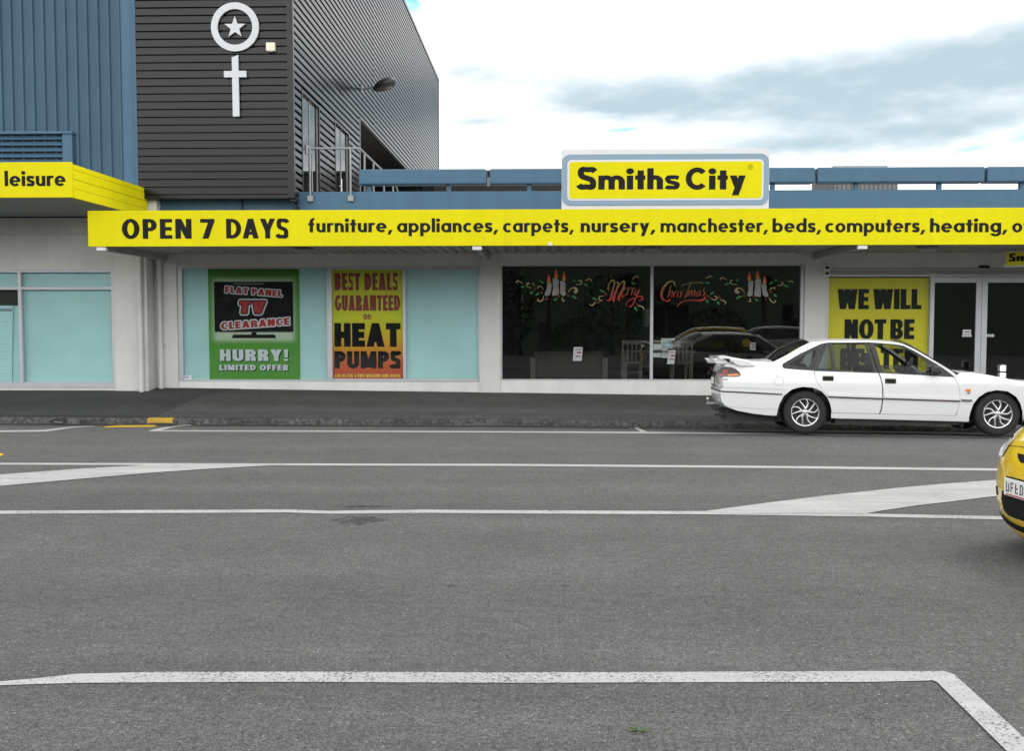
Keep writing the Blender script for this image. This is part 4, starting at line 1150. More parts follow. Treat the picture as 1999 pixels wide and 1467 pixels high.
for yy in (21.95, 23.1, 24.6, 26.1):
    mb = MB(); mb.tube([(hx2, yy, ZTOP - .2), (hx2, yy, zr)], r_ * .95, 10); at(mb.build('post', M['galv'], smooth=True), hr)
mb = MB(); xq = P(600, 290, YP).x; mb.tube([(xq, YP - .05, zr - .12), (xq, YP - .05, zr + .07)], .04, 10); mb.tube([(xq + .04, YP + .25, ZTOP - .1), (xq + .04, YP + .25, zr - .05)], .014, 8); at(mb.build('end_fitting', M['galv'], smooth=True), hr)

# ---- roof structures behind
sx = rect(1629, 324, 1731, 376, 30)
rh = empty('roof_hut', (sx[0], 30, sx[2]), 'grey ribbed plant hut on the roof right of store sign', 'roof hut')
mb = MB(); x = 0; w_ = sx[1] - sx[0]; h_ = sx[3] - sx[2]
pr = []
while x < w_ + .28: pr += [(x, 0), (x + .05, 0), (x + .065, .03), (x + .095, .03), (x + .11, 0)]; x += .13
n = len(pr); mb.add([(a, d, -.8) for a, d in pr] + [(a, d, h_ - .05) for a, d in pr], [(i, i + 1, n + i + 1, n + i) for i in range(n - 1)])
mb.box(0, w_ + .3, .04, 2.5, -.8, h_ - .051); mb.build('wall', mat('hut_grey', (.13, .13, .13), .6, var=.15), rh, fix=False)
mb = MB(); mb.box(-.03, w_, -.05, 2.6, h_ - .049, h_); mb.build('roof', M['galv'], rh)
bw = rect(860, 338, 1096, 385, 48)
dbk = empty('rear_store', (bw[0], 48, bw[2]), 'dark low building behind the parapet left of store sign', 'building')
mb = MB(); mb.box(-.5, bw[1] - bw[0] + 1.5, 0, 8, -5, bw[3] - bw[2]); mb.build('wall', M['recess'], dbk)
mb = MB(); mb.box(-.6, bw[1] - bw[0] + 1.6, -.1, 8.1, bw[3] - bw[2] + .001, bw[3] - bw[2] + .12); mb.build('roof', M['dark'], dbk)

# ---- store sign above the fascia
s0 = rect(1096.5, 290.5, 1502, 408, YC)
ss = empty('store_sign', (s0[0], YC, cz1), 'upright yellow store sign with rounded blue grey border on white board above canopy', 'sign')
def rrect(x0, x1, z0, z1, r, n=8):
    pts = []
    for cx, cz, a0 in ((x1 - r, z1 - r, 0), (x0 + r, z1 - r, 90), (x0 + r, z0 + r, 180), (x1 - r, z0 + r, 270)):
        for k in range(n + 1): a = R(a0 + 90 * k / n); pts.append((cx + r * math.cos(a), cz + r * math.sin(a)))
    return pts
mb = MB(); mb.box(s0[0], s0[1], YC + .02, YC + .10, cz1 + .001, s0[3]); at(mb.build('backboard', M['white'], bevel=.004), ss)
for px in (1130, 1300, 1470):
    xx = P(px, 380, YC).x; mb = MB(); mb.box(xx - .03, xx + .03, YC + .101, YC + .16, cz1 - .3, s0[3] - .1); mb.prism([(YC + .16, s0[3] - .2), (YC + .16, s0[3] - .26), (YC + 1.1, cz1 - .25), (YC + 1.1, cz1 - .19)], 'x', xx - .02, xx + .02); at(mb.build('brace', M['galv']), ss)
a = rect(1097, 300.5, 1501, 400, YC); mb = MB(); mb.prism(rrect(*a, .15), 'y', YC + .0, YC + .0195); at(mb.build('border', M['sign_blue']), ss)
a = rect(1107.5, 311.5, 1490.5, 391, YC); mb = MB(); mb.prism(rrect(*a, .075), 'y', YC - .004, YC - .0005); at(mb.build('white_line', M['white']), ss)
a = rect(1111.5, 315.5, 1487, 387.5, YC); mb = MB(); mb.prism(rrect(*a, .05), 'y', YC - .009, YC - .0045); at(mb.build('yellow_panel', M['yellow']), ss)
pen = Pen(0, YC - .011, 0)
HV = dict(t=.235, u=.20, gap=.07, w=.66)
write_px(pen, 'S', 1127.5, 1164, 369.8, 326.5, YC, t=.26, u=.225, caps_w=.86)
write_px(pen, 'miths', 1168, 1327, 370, 328.5, YC, **HV)
write_px(pen, 'C', 1338.5, 1380, 370.2, 327.5, YC, t=.265, u=.22, caps_w=.95)
write_px(pen, 'ity', 1384, 1455.5, 370, 328.5, YC, **HV)
at(pen.build('lettering', M['ink']), ss)
pen = Pen(0, YC - .0095, 0); q = P(1465, 326, YC); rr_ = .045
pen.strip([(q.x + rr_ * math.cos(R(k * 15)), q.z + rr_ * math.sin(R(k * 15))) for k in range(25)], [(q.x + rr_ * .84 * math.cos(R(k * 15)), q.z + rr_ * .84 * math.sin(R(k * 15))) for k in range(25)])
write(pen, 'R', q.x - .016, q.x + .018, q.z - .024, .048, t=.16)
at(pen.build('registered_mark', M['ink']), ss)

# ---- small sign hung under the canopy at the right
YHS = YC + 2.0
hq = P(1960, 505, YHS); hz0, hz1 = P(1962, 523, YHS).z, P(1962, 490, YHS).z
hs = empty('hanging_sign', (hq.x, YHS, hz0), 'small yellow sign hanging under the canopy at the right edge', 'sign', rz=R(-24))
h_ = hz1 - hz0
mb = MB(); mb.box(0, 1.5, -.04, .04, 0, h_); mb.build('casing', M['alu'], hs, bevel=.006)
mb = MB(); mb.box(.035, 1.465, -.046, -.041, .035, h_ - .035); mb.build('face', M['yellow_in'], hs)
pen = Pen(.09, -.05, .12); write(pen, 'Smiths City', 0, 1.28, 0, h_ * .46, t=.28, u=.22, gap=.06); pen.build('lettering', M['ink'], hs)
for x in (.2, 1.3):
    mb = MB(); mb.tube([(x, 0, h_), (x, 0, h_ + (ZS - hz1))], .012, 8); mb.build('hanger', M['galv'], hs)

# ================================================================== posters in the left window
def poster_empty(px0, py0, px1, py1, Y, lab, name='poster', cat='poster'):
    r = rect(px0, py0, px1, py1, Y); return r, empty(name, (r[0], Y, r[2]), lab, cat)
YPo = wd + .022
r, tv = poster_empty(407.5, 523, 585, 744, YPo, 'green poster with black television advertising a flat panel TV clearance')
mb = MB(); mb.box(r[0], r[1], YPo, YPo + .006, wa[2] + .03, wa[3] - .03); at(mb.build('sheet', M['green_print']), tv)
gx = rect(413, 543, 578, 651, YPo); gx2 = rect(440, 640, 552, 664, YPo)
mg, nt, N, L, B = newmat('poster_glow')
tcn = N.new('ShaderNodeTexCoord'); sp = N.new('ShaderNodeSeparateXYZ'); L.new(tcn.outputs['Generated'], sp.inputs[0])
def edge(o):
    a = N.new('ShaderNodeMath'); a.operation = 'PINGPONG'; a.inputs[1].default_value = .5; L.new(o, a.inputs[0])
    m = N.new('ShaderNodeMapRange'); m.interpolation_type = 'SMOOTHSTEP'; m.inputs[1].default_value = 0; m.inputs[2].default_value = .11; L.new(a.outputs[0], m.inputs[0]); return m.outputs[0]
ml = N.new('ShaderNodeMath'); ml.operation = 'MULTIPLY'; L.new(edge(sp.outputs[0]), ml.inputs[0]); L.new(edge(sp.outputs[2]), ml.inputs[1])
mxn = N.new('ShaderNodeMix'); mxn.data_type = 'RGBA'; L.new(ml.outputs[0], mxn.inputs[0]); mxn.inputs[6].default_value = (.07, .29, .018, 1); mxn.inputs[7].default_value = (.50, .60, .44, 1)
L.new(mxn.outputs[2], B.inputs['Base Color'])
mb = MB(); mb.box(gx[0] - .06, gx[1] + .06, YPo - .003, YPo - .001, gx2[2] - .10, gx[3] + .06); at(mb.build('printed_halo', mg), tv)
t0 = rect(418.5, 550, 572.5, 647.5, YPo)
mb = MB(); mb.box(t0[0], t0[1], YPo - .006, YPo - .004, t0[2], t0[3]); b0 = rect(491, 647, 501, 656, YPo); mb.box(b0[0], b0[1], YPo - .006, YPo - .004, b0[2], b0[3])
b1 = rect(452, 653.5, 540, 660.5, YPo); mb.prism([(b1[0], b1[2]), (b1[1], b1[2]), (b1[1] - .04, b1[3]), (b1[0] + .04, b1[3])], 'y', YPo - .0062, YPo - .0045); at(mb.build('printed_television', M['ink']), tv)
mb = MB(); t1 = rect(419, 647.6, 572, 649.2, YPo); mb.box(t1[0], t1[1], YPo - .0062, YPo - .004, t1[2], t1[3]); t2 = rect(455, 552.5, 517, 556.5, YPo); mb.prism([(t2[0], t2[3]), (t2[0] + .07, t2[2]), (t2[1] - .06, t2[2]), (t2[1], t2[3])], 'y', YPo - .0068, YPo - .0064); at(mb.build('printed_highlight', mat('grey_print_dark', (.10, .10, .10), .5)), tv)


def outlined(text, px0, px1, pyb, pyt, rot, grow, parent, face, Y, slant=0, dark=False, **k):
    a, b, c, d = rect(px0, pyt, px1, pyb, Y)
    p1 = Pen(0, Y, 0, .00002); write(p1, text, a, b, c, d - c, rot=rot, slant=slant, grow=grow, **k); at(p1.build('lettering_outline', M['pale_print']), parent)
    y2 = Y - p1.k * .00002 - .0004
    if dark:
        p3 = Pen(0, y2, 0, .00002); write(p3, text, a, b, c, d - c, rot=rot, slant=slant, grow=grow * .45, **k); at(p3.build('lettering_shadow', M['ink']), parent); y2 -= p3.k * .00002 + .0004
    p2 = Pen(0, y2, 0, .00003); write(p2, text, a, b, c, d - c, rot=rot, slant=slant, **k); at(p2.build('lettering', face), parent)
HB = dict(t=.28, u=.23, gap=.09, space=.30)
YT = YPo - .0085
outlined('FLAT PANEL', 439, 551, 571.5, 559, R(-4.2), .021, tv, M['red_print'], YT, **HB)
outlined('TV', 466, 516, 612, 588, R(0), .050, tv, M['red_print'], YT, slant=.12, dark=True, t=.30, u=.27, gap=.10)
outlined('CLEARANCE', 431.5, 566, 643.8, 630, R(4.0), .025, tv, M['red_print'], YT, slant=.05, **HB)
for txt, a, b, yb_, yt in (('HURRY!', 429.5, 563.5, 705, 682.5), ('LIMITED OFFER', 428.5, 562.5, 723.3, 712.5)):
    rr2 = rect(a, yt, b, yb_, YPo)
    p1 = Pen(.022, YPo - .002, -.02, .00004); write(p1, txt, rr2[0], rr2[1], rr2[2], rr2[3] - rr2[2], t=.27, u=.22, gap=.13, space=.4); at(p1.build('lettering_shadow', M['ink']), tv)
    p1 = Pen(0, YPo - .0062, 0, .00004); write(p1, txt, rr2[0], rr2[1], rr2[2], rr2[3] - rr2[2], t=.27, u=.22, gap=.13, space=.4); at(p1.build('lettering', M['pale_print']), tv)

YH = wd - .02 + .020
r, hp = poster_empty(648, 524, 786.5, 742, YH, 'yellow to orange poster advertising best deals on heat pumps')
xa, xb = P(647, 640, YH).x, P(788, 640, YH).x
mb = MB(); mb.box(m1[1] - .005, m2[0] + .005, YH, YH + .006, wa[2] + .035, wa[3] - .035); at(mb.build('sheet', M['heat_print']), hp)
for txt, a, b, yb_, yt, t_, u_, mtl, g in (('BEST DEALS', 653, 777, 567, 533, .40, .19, 'maroon_print', .10), ('GUARANTEED', 653.5, 781.5, 607, 576.5, .38, .20, 'maroon_print', .08), ('on', 709.5, 724, 624, 609, .22, .18, 'maroon_print', .08), ('HEAT', 653, 782, 677.3, 631, .30, .27, 'ink', .06), ('PUMPS', 653, 782, 719.5, 686, .31, .25, 'ink', .08), ('ASK US FOR A FREE MEASURE AND QUOTE', 653, 782, 737.3, 731, .27, .20, 'yellow_print', .16)):
    pen = Pen(0, YH - .002, 0, .00005); write_px(pen, txt, a, b, yb_, yt, YH, t=t_, u=u_, gap=g, space=.42, caps_w=.80 if t_ > .35 else .72); at(pen.build('lettering', M[mtl]), hp)
# small installer sticker
r, st = poster_empty(359, 733.5, 374.5, 742.5, wd - .003, 'small white sticker in the lower left corner of poster window', 'sticker', 'sticker')
mb = MB(); mb.box(r[0], r[1], wd - .004, wd - .001, r[2], r[3]); at(mb.build('label', M['card']), st)
pen = Pen(0, wd - .005, 0); write(pen, 'SIGN', r[0] + .02, r[0] + .10, r[2] + .045, .03, t=.25); at(pen.build('lettering', mat('sticker_blue', (.06, .1, .3), .5)), st)

# ================================================================== yellow door poster
YW = wd + .02
r, wp = poster_empty(1617, 543, 1813, 770, YW, 'big yellow poster in heavy black capitals starting WE WILL NOT BE beside the entrance')
mb = MB(); mb.box(xpl - .005, P(1813, 650, YW).x, YW, YW + .006, -.05, P(1700, 543, YW).z); at(mb.build('sheet', M['yellow_in']), wp)
for txt, a, b, yb_, yt in (('WE WILL', 1635, 1799, 604, 564.5), ('NOT BE', 1648.5, 1785, 662.5, 623.5), ('BEATEN', 1640, 1792, 721, 681)):
    pen = Pen(0, YW - .002, 0, .00005); write_px(pen, txt, a, b, yb_, yt, YW, t=.34, u=.21, gap=.05, space=.20, caps_w=.78); at(pen.build('lettering', M['ink']), wp)
# door notices
for px0, py0, px1, py1, lab in ((1879.5, 644, 1895.5, 652.5, 'white notice on the left entrance door'), (1878.5, 653.2, 1896.5, 657.8, 'narrow strip sticker under the notice on the left door'), (1923.5, 653, 1940.5, 657.8, 'narrow strip sticker on the right entrance door')):
    yy = wd - .046
    r, nt_ = poster_empty(px0, py0, px1, py1, yy, lab, 'door_notice', 'notice')
    mb = MB(); mb.box(r[0], r[1], yy, yy + .002, r[2], r[3]); at(mb.build('card', M['card']), nt_)
    pen = Pen(0, yy - .001, 0); write(pen, 'OPEN' if py0 < 650 else 'AUTOMATIC DOOR', r[0] + .03, r[1] - .03, r[2] + (r[3] - r[2]) * .3, (r[3] - r[2]) * .4, t=.22); at(pen.build('lettering', M['ink']), nt_)

# ================================================================== painted decorations on the dark glass
YG = wd - .003


def brush(pen, pts, w, m=0, px=True, n=7):
    """tapering brush stroke through photo points"""
    q = [(P(a, b, YG).x, P(a, b, YG).z) for a, b in pts]
    sp_ = smooth_path(q, n); N_ = len(sp_)
    if isinstance(w, (list, tuple)):
        ws = []
        for i in range(N_):
            f = i / (N_ - 1) * (len(w) - 1); k = min(int(f), len(w) - 2); ws.append(w[k] + (w[k + 1] - w[k]) * (f - k))
    else: ws = w
    pen.strip(*ribbon(sp_, ws), m)


def c4(x, y): return (980 + x / 6.663, 500 + y / 6.663)
def c5(x, y): return (1260 + x / 5.644, 500 + y / 5.644)


def decoration(lab, cvt, parts, k):
    xs = [cvt(*p)[0] for pt in parts for p in pt[1]]
    t = empty('window_painting', (P(sum(xs) / len(xs), 580, YG).x, YG, P(1200, 580, YG).z), lab, 'window painting')
    for kind, pts in parts:
        pen = Pen(0, YG, 0, .00003); q = [cvt(*p) for p in pts]
        if kind == 'candle':
            q2 = smooth_path([(P(a, b, YG).x, P(a, b, YG).z) for a, b in q + q[:1]], 4)[:-1]; pen.poly(q2); o = pen.build('candle', M['candle'])
        elif kind == 'flame':
            (a, b), s = q[0], 1.0; X, Z = P(a, b, YG).x, P(a, b, YG).z; hh_ = pts_h * .0115
            pen.poly([(X - .035 * 1, Z - hh_ * .2), (X - .03, Z + hh_ * .35), (X + .0, Z + hh_), (X + .025, Z + hh_ * .45), (X + .04, Z - hh_ * .1), (X + .02, Z - hh_ * .55), (X - .02, Z - hh_ * .55)]); o = pen.build('flame', M['flame'])
        elif kind == 'leaf':
            (a, b), (c, d) = q; A, C_ = P(a, b, YG), P(c, d, YG); dx, dz = C_.x - A.x, C_.z - A.z; l = math.hypot(dx, dz); nx, nz = -dz / l * .026, dx / l * .026
            pen.poly([(A.x, A.z), (A.x + dx * .28 + nx, A.z + dz * .28 + nz), (A.x + dx * .5 + nx * .6, A.z + dz * .5 + nz * .6), (A.x + dx * .7 + nx, A.z + dz * .7 + nz), (C_.x, C_.z), (A.x + dx * .7 - nx, A.z + dz * .7 - nz), (A.x + dx * .5 - nx * .6, A.z + dz * .5 - nz * .6), (A.x + dx * .28 - nx, A.z + dz * .28 - nz)]); o = pen.build('holly_leaf', M['holly'])
        elif kind == 'curl':
            brush(pen, q, [.010, .021, .024, .016, .008]); o = pen.build('scroll', M['gold_paint'])
        elif kind == 'bulb':
            brush(pen, q, [.008, .018, .024, .042, .065, .06, .025]); o = pen.build('scroll', M['gold_paint'])
        elif kind == 'berry':
            for (a, b) in q:
                X, Z = P(a, b, YG).x, P(a, b, YG).z; pen.poly([(X + .013 * math.cos(R(45 * j)), Z + .013 * math.sin(R(45 * j))) for j in range(8)])
            o = pen.build('berries', M['berry'])
        else: continue
        at(o, t)
    return t


pts_h = 12
decoration('painted trio of white candles with holly on the left pane of dark window', c4, [
    ('candle', [(590, 358), (640, 350), (642, 400), (628, 495), (575, 520), (555, 495), (578, 440)]),
    ('candle', [(655, 290), (735, 312), (735, 400), (742, 490), (690, 515), (650, 510), (662, 430), (660, 360)]),
    ('candle', [(758, 318), (822, 350), (822, 450), (828, 500), (790, 520), (758, 480), (756, 400)]),
    ('flame', [(608, 315)]), ('flame', [(703, 252)]), ('flame', [(805, 280)]),
    ('leaf', [(485, 318), (548, 358)]), ('leaf', [(400, 345), (420, 392)]), ('leaf', [(240, 405), (298, 395)]), ('leaf', [(360, 490), (410, 462)]), ('leaf', [(430, 515), (488, 480)]), ('leaf', [(672, 582), (722, 548)]), ('leaf', [(905, 515), (972, 556)]), ('leaf', [(935, 335), (948, 305)]), ('leaf', [(1060, 362), (1112, 385)]),
    ('curl', [(200, 358), (188, 340), (205, 322), (240, 340), (272, 358)]), ('curl', [(355, 375), (350, 352), (325, 360), (325, 395), (390, 415)]), ('curl', [(465, 425), (475, 395), (510, 398), (540, 440)]), ('curl', [(540, 520), (530, 570), (490, 590), (460, 575), (478, 555)]), ('curl', [(795, 538), (782, 560), (800, 588), (822, 575)]), ('bulb', [(858, 475), (885, 435), (920, 415), (950, 415), (968, 445), (955, 470), (935, 460)]), ('curl', [(985, 330), (1015, 315), (1035, 335), (1020, 365), (960, 372)]), ('curl', [(1085, 325), (1120, 303), (1150, 303), (1172, 335)]),
    ('berry', [(515, 468), (502, 482), (525, 485), (735, 515), (748, 530), (728, 532), (855, 505), (868, 520), (582, 548), (595, 560), (572, 562), (430, 425), (420, 438)])], 1)
decoration('painted trio of white candles with holly at the far right of dark window', c5, [
    ('candle', [(1130, 295), (1185, 272), (1185, 360), (1180, 430), (1140, 445), (1122, 430), (1135, 370)]),
    ('candle', [(1205, 270), (1270, 252), (1268, 340), (1272, 440), (1235, 445), (1198, 430), (1208, 350)]),
    ('candle', [(1278, 312), (1330, 310), (1335, 375), (1355, 430), (1340, 450), (1300, 435), (1285, 375)]),
    ('flame', [(1145, 243)]), ('flame', [(1235, 222)]), ('flame', [(1313, 278)]),
    ('leaf', [(1000, 470), (1058, 440)]), ('leaf', [(870, 318), (925, 298)]), ('leaf', [(1005, 285), (1020, 250)]), ('leaf', [(1205, 475), (1245, 495)]), ('leaf', [(1362, 312), (1405, 285)]), ('leaf', [(1410, 420), (1452, 450)]), ('leaf', [(1525, 315), (1575, 348)]), ('leaf', [(1430, 285), (1445, 250)]),
    ('curl', [(825, 270), (830, 245), (860, 240), (895, 265)]), ('curl', [(965, 265), (940, 275), (942, 305), (1010, 315)]), ('bulb', [(1095, 410), (1075, 375), (1040, 355), (1010, 360), (1000, 385), (1018, 400), (1030, 385)]), ('curl', [(1145, 462), (1158, 485), (1145, 502), (1128, 495)]), ('curl', [(1368, 385), (1385, 358), (1425, 350), (1425, 372)]), ('curl', [(1362, 455), (1380, 490), (1410, 512), (1435, 500), (1425, 482)]), ('curl', [(1455, 325), (1500, 320), (1515, 298), (1490, 280)]), ('curl', [(1570, 280), (1615, 278), (1632, 300)]),
    ('berry', [(1085, 430), (1095, 445), (1075, 448), (1195, 445), (1208, 460), (1325, 465), (1330, 485), (1385, 405), (1395, 390), (1375, 400), (1172, 505)])], 2)


def script(lab, cvt, strokes, deco, w):
    t = decoration(lab, cvt, deco, 3)
    pen = Pen(0, YG, 0, .00003)
    for pts, ws in strokes: brush(pen, [cvt(*p) for p in pts], [a * w * .72 for a in ws])
    at(pen.build('script_lettering', M['script']), t); return t


script('painted flowing script Merry with holly sprigs on dark window', c4, [
    ([(1395, 442), (1380, 425), (1390, 370), (1425, 320), (1450, 318), (1462, 350), (1440, 450), (1420, 530), (1395, 575), (1362, 580)], (.02, .045, .03, .035, .05, .03, .05, .06, .05, .03)),
    ([(1452, 360), (1485, 345), (1512, 345), (1512, 380), (1480, 470), (1450, 560), (1462, 592)], (.012, .02, .045, .05, .06, .07, .045)),
    ([(1500, 440), (1535, 370), (1575, 330), (1592, 345), (1580, 400), (1540, 490), (1515, 560), (1535, 582)], (.012, .02, .045, .05, .045, .06, .06, .03)),
    ([(1545, 505), (1585, 450), (1605, 415), (1590, 412), (1565, 480), (1560, 525), (1580, 525), (1620, 480)], (.015, .02, .025, .02, .035, .035, .02, .01)),
    ([(1620, 440), (1645, 415), (1640, 450), (1620, 515)], (.01, .025, .03, .035)), ([(1635, 455), (1660, 415), (1680, 408)], (.012, .02, .025)),
    ([(1680, 440), (1700, 420), (1695, 455), (1680, 508)], (.01, .025, .03, .035)), ([(1690, 455), (1715, 418), (1735, 410)], (.012, .02, .025)),
    ([(1745, 425), (1730, 460), (1722, 500), (1740, 505), (1770, 455), (1790, 425)], (.015, .03, .03, .025, .02, .015)),
    ([(1790, 425), (1770, 480), (1730, 570), (1695, 640), (1655, 665)], (.02, .035, .03, .035, .03)),
    ([(1620, 660), (1622, 610), (1660, 570), (1730, 545), (1790, 522), (1825, 535), (1822, 565), (1785, 580)], (.012, .02, .02, .025, .03, .05, .045, .02))],
    [('leaf', [(1275, 440), (1335, 478)]), ('leaf', [(1172, 545), (1238, 572)]), ('leaf', [(1682, 340), (1740, 368)]), ('leaf', [(1722, 660), (1758, 712)]), ('curl', [(1138, 625), (1165, 645), (1195, 625), (1210, 605), (1225, 600)]), ('curl', [(1325, 515), (1270, 530), (1265, 565), (1295, 585), (1302, 562)]), ('curl', [(1690, 308), (1720, 278), (1755, 262), (1775, 282), (1765, 292)]), ('curl', [(1768, 648), (1810, 655), (1842, 675), (1838, 702)]), ('berry', [(1350, 485), (1362, 498), (1342, 500), (1248, 590), (1262, 602), (1246, 612), (1752, 620), (1765, 632)])], 1.0)
script('painted flowing script Christmas with long underline on dark window', c5, [
    ([(325, 335), (318, 295), (290, 278), (245, 295), (200, 350), (178, 410), (185, 465), (215, 495)], (.03, .035, .03, .045, .065, .075, .06, .03)), ([(228, 498), (255, 492), (278, 470)], (.03, .05, .015)),
    ([(285, 325), (270, 360), (248, 460)], (.015, .025, .03)), ([(252, 445), (280, 395), (300, 390), (285, 450)], (.012, .02, .025, .03)),
    ([(318, 395), (308, 455)], (.025, .03)), ([(312, 420), (335, 388), (348, 382)], (.01, .02, .02)), ([(318, 312), (325, 328)], (.02, .03)),
    ([(365, 392), (345, 455)], (.022, .028)), ([(420, 385), (390, 405), (395, 430), (370, 458)], (.015, .03, .03, .02)),
    ([(508, 282), (475, 360), (440, 458)], (.015, .03, .035)), ([(398, 335), (420, 315), (500, 300), (590, 292), (632, 300)], (.03, .015, .012, .015, .035)),
    ([(488, 385), (470, 440)], (.022, .03)), ([(478, 420), (512, 378), (505, 440)], (.01, .025, .03)), ([(512, 420), (545, 375), (538, 445)], (.01, .025, .03)),
    ([(598, 385), (570, 405), (568, 438), (590, 430), (608, 380), (600, 440)], (.02, .03, .03, .015, .025, .03)),
    ([(655, 345), (640, 385), (655, 412), (630, 440)], (.012, .03, .035, .02)),
    ([(660, 445), (650, 472), (610, 490), (540, 488), (450, 492), (395, 510), (365, 535), (350, 562)], (.03, .05, .055, .025, .018, .022, .028, .02))],
    [('leaf', [(652, 290), (708, 302)]), ('leaf', [(708, 425), (752, 398)]), ('leaf', [(668, 475), (692, 522)]), ('leaf', [(790, 495), (815, 538)]), ('curl', [(660, 248), (690, 232), (720, 222), (740, 240)]), ('curl', [(718, 462), (760, 485), (788, 460), (770, 440), (755, 452)]), ('curl', [(822, 482), (865, 495), (885, 515), (872, 532)]), ('berry', [(680, 432), (690, 445), (705, 455), (812, 450), (825, 465), (805, 465)])], .95)

# ================================================================== things in the dark showroom
FZ = wb[2] - .02


def place(px, Y, dz=0): p = P(px, 740, Y); return (p.x, Y, FZ + dz)


def price_card(px0, py0, px1, py1, Y, lab, tilt=0):
    r = rect(px0, py0, px1, py1, Y); t = empty('price_card', ((r[0] + r[1]) / 2, Y, r[2]), lab, 'price card')
    w_, h_ = (r[1] - r[0]) / 2, r[3] - r[2]
    mb = MB(); mb.prism([(-w_ - tilt, 0), (w_ - tilt, 0), (w_, h_), (-w_, h_)], 'y', 0, .004); mb.build('card', M['card'], t)
    mb = MB(); mb.box(-w_ * .7, w_ * .7, -.003, -.001, h_ * .80, h_ * .86); mb.box(-w_ * .3, w_ * .7, -.003, -.001, h_ * .55, h_ * .66); mb.box(-w_ * .6, w_ * .5, -.003, -.001, h_ * .3, h_ * .38); mb.build('print', M['maroon_print'], t)


price_card(1120, 678, 1137.5, 705, YF + .55, 'white price card hanging on the sofa back behind dark glass', .02)
price_card(1305, 684, 1319, 711, YF + .5, 'white price tag on the dining chair behind dark glass', .03)
price_card(1464, 669, 1475, 684, YF + 1.9, 'small white card deep in showroom above the car boot')
# sofa
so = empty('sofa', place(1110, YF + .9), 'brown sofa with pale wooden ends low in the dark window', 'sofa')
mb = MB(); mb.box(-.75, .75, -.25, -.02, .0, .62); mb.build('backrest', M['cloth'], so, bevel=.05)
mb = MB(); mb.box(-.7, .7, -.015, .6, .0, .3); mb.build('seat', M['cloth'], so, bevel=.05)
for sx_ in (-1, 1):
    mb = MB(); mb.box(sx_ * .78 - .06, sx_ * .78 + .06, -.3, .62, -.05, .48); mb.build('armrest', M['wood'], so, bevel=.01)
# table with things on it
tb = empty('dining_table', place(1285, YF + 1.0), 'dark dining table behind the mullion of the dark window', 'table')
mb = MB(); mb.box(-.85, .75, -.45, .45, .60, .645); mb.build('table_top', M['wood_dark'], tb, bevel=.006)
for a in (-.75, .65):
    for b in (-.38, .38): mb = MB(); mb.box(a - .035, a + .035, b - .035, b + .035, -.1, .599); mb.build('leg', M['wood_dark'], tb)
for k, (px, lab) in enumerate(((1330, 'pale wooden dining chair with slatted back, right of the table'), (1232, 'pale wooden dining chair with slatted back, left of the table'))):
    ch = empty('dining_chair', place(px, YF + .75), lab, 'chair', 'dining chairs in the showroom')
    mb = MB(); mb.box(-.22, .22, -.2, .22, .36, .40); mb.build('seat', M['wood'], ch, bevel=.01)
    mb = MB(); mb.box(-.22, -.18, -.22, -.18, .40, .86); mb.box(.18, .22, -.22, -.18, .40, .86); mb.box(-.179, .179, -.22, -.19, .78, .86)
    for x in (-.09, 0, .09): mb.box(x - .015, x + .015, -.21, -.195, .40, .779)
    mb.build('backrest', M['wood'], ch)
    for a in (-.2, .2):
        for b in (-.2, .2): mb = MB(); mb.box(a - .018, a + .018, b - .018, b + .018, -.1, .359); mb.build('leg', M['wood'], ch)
for px0, py0, px1, py1, dy, lab, m_ in ((1290.5, 661, 1317, 681, .62, 'blue and white framed print standing on the showroom table', 'print_blue'), (1275.5, 672, 1291, 698, .6, 'white carton on the table right of window mullion', 'carton'), (1292, 682, 1304, 699, .55, 'pale blue leaflet box on the table beside the carton', 'leaflet')):
    r = rect(px0, py0, px1, py1, YF + dy)
    t = empty('carton' if m_ != 'print_blue' else 'framed_print', (r[0], YF + dy, r[2]), lab, 'box' if m_ != 'print_blue' else 'print')
    w_, h_ = r[1] - r[0], r[3] - r[2]
    mb = MB(); mb.box(0, w_, 0, .03 if m_ == 'print_blue' else .2, 0, h_); mb.build('body', M['card'], t, bevel=.003)
    mb = MB()
    if m_ == 'print_blue': mb.box(.02, w_ - .02, -.004, -.001, .02, h_ - .02)
    else: mb.box(w_ * .1, w_ * .9, -.004, -.001, h_ * .5, h_ * .62); mb.box(w_ * .1, w_ * .6, -.004, -.001, h_ * .3, h_ * .36)
    mb.build('print', mat('soft_blue_print', (.28, .45, .52), .5, var=.5, vscale=9) if m_ == 'print_blue' else M['galv'], t)
# pictures on the back wall
for px0, py0, px1, py1, lab in ((1545, 590, 1562, 625, 'small framed picture on showroom wall at right end of dark window'), (1255, 600, 1272, 640, 'small framed picture on showroom wall behind the window mullion')):
    r = rect(px0, py0, px1, py1, yb - .05); t = empty('wall_picture', (r[0], yb - .05, r[2]), lab, 'picture')
    mb = MB(); mb.box(0, r[1] - r[0], 0, .04, 0, r[3] - r[2]); mb.build('frame', M['wood_dark'], t); mb = MB(); mb.box(.05, r[1] - r[0] - .05, -.01, -.001, .05, r[3] - r[2] - .05); mb.build('image', M['galv'], t)

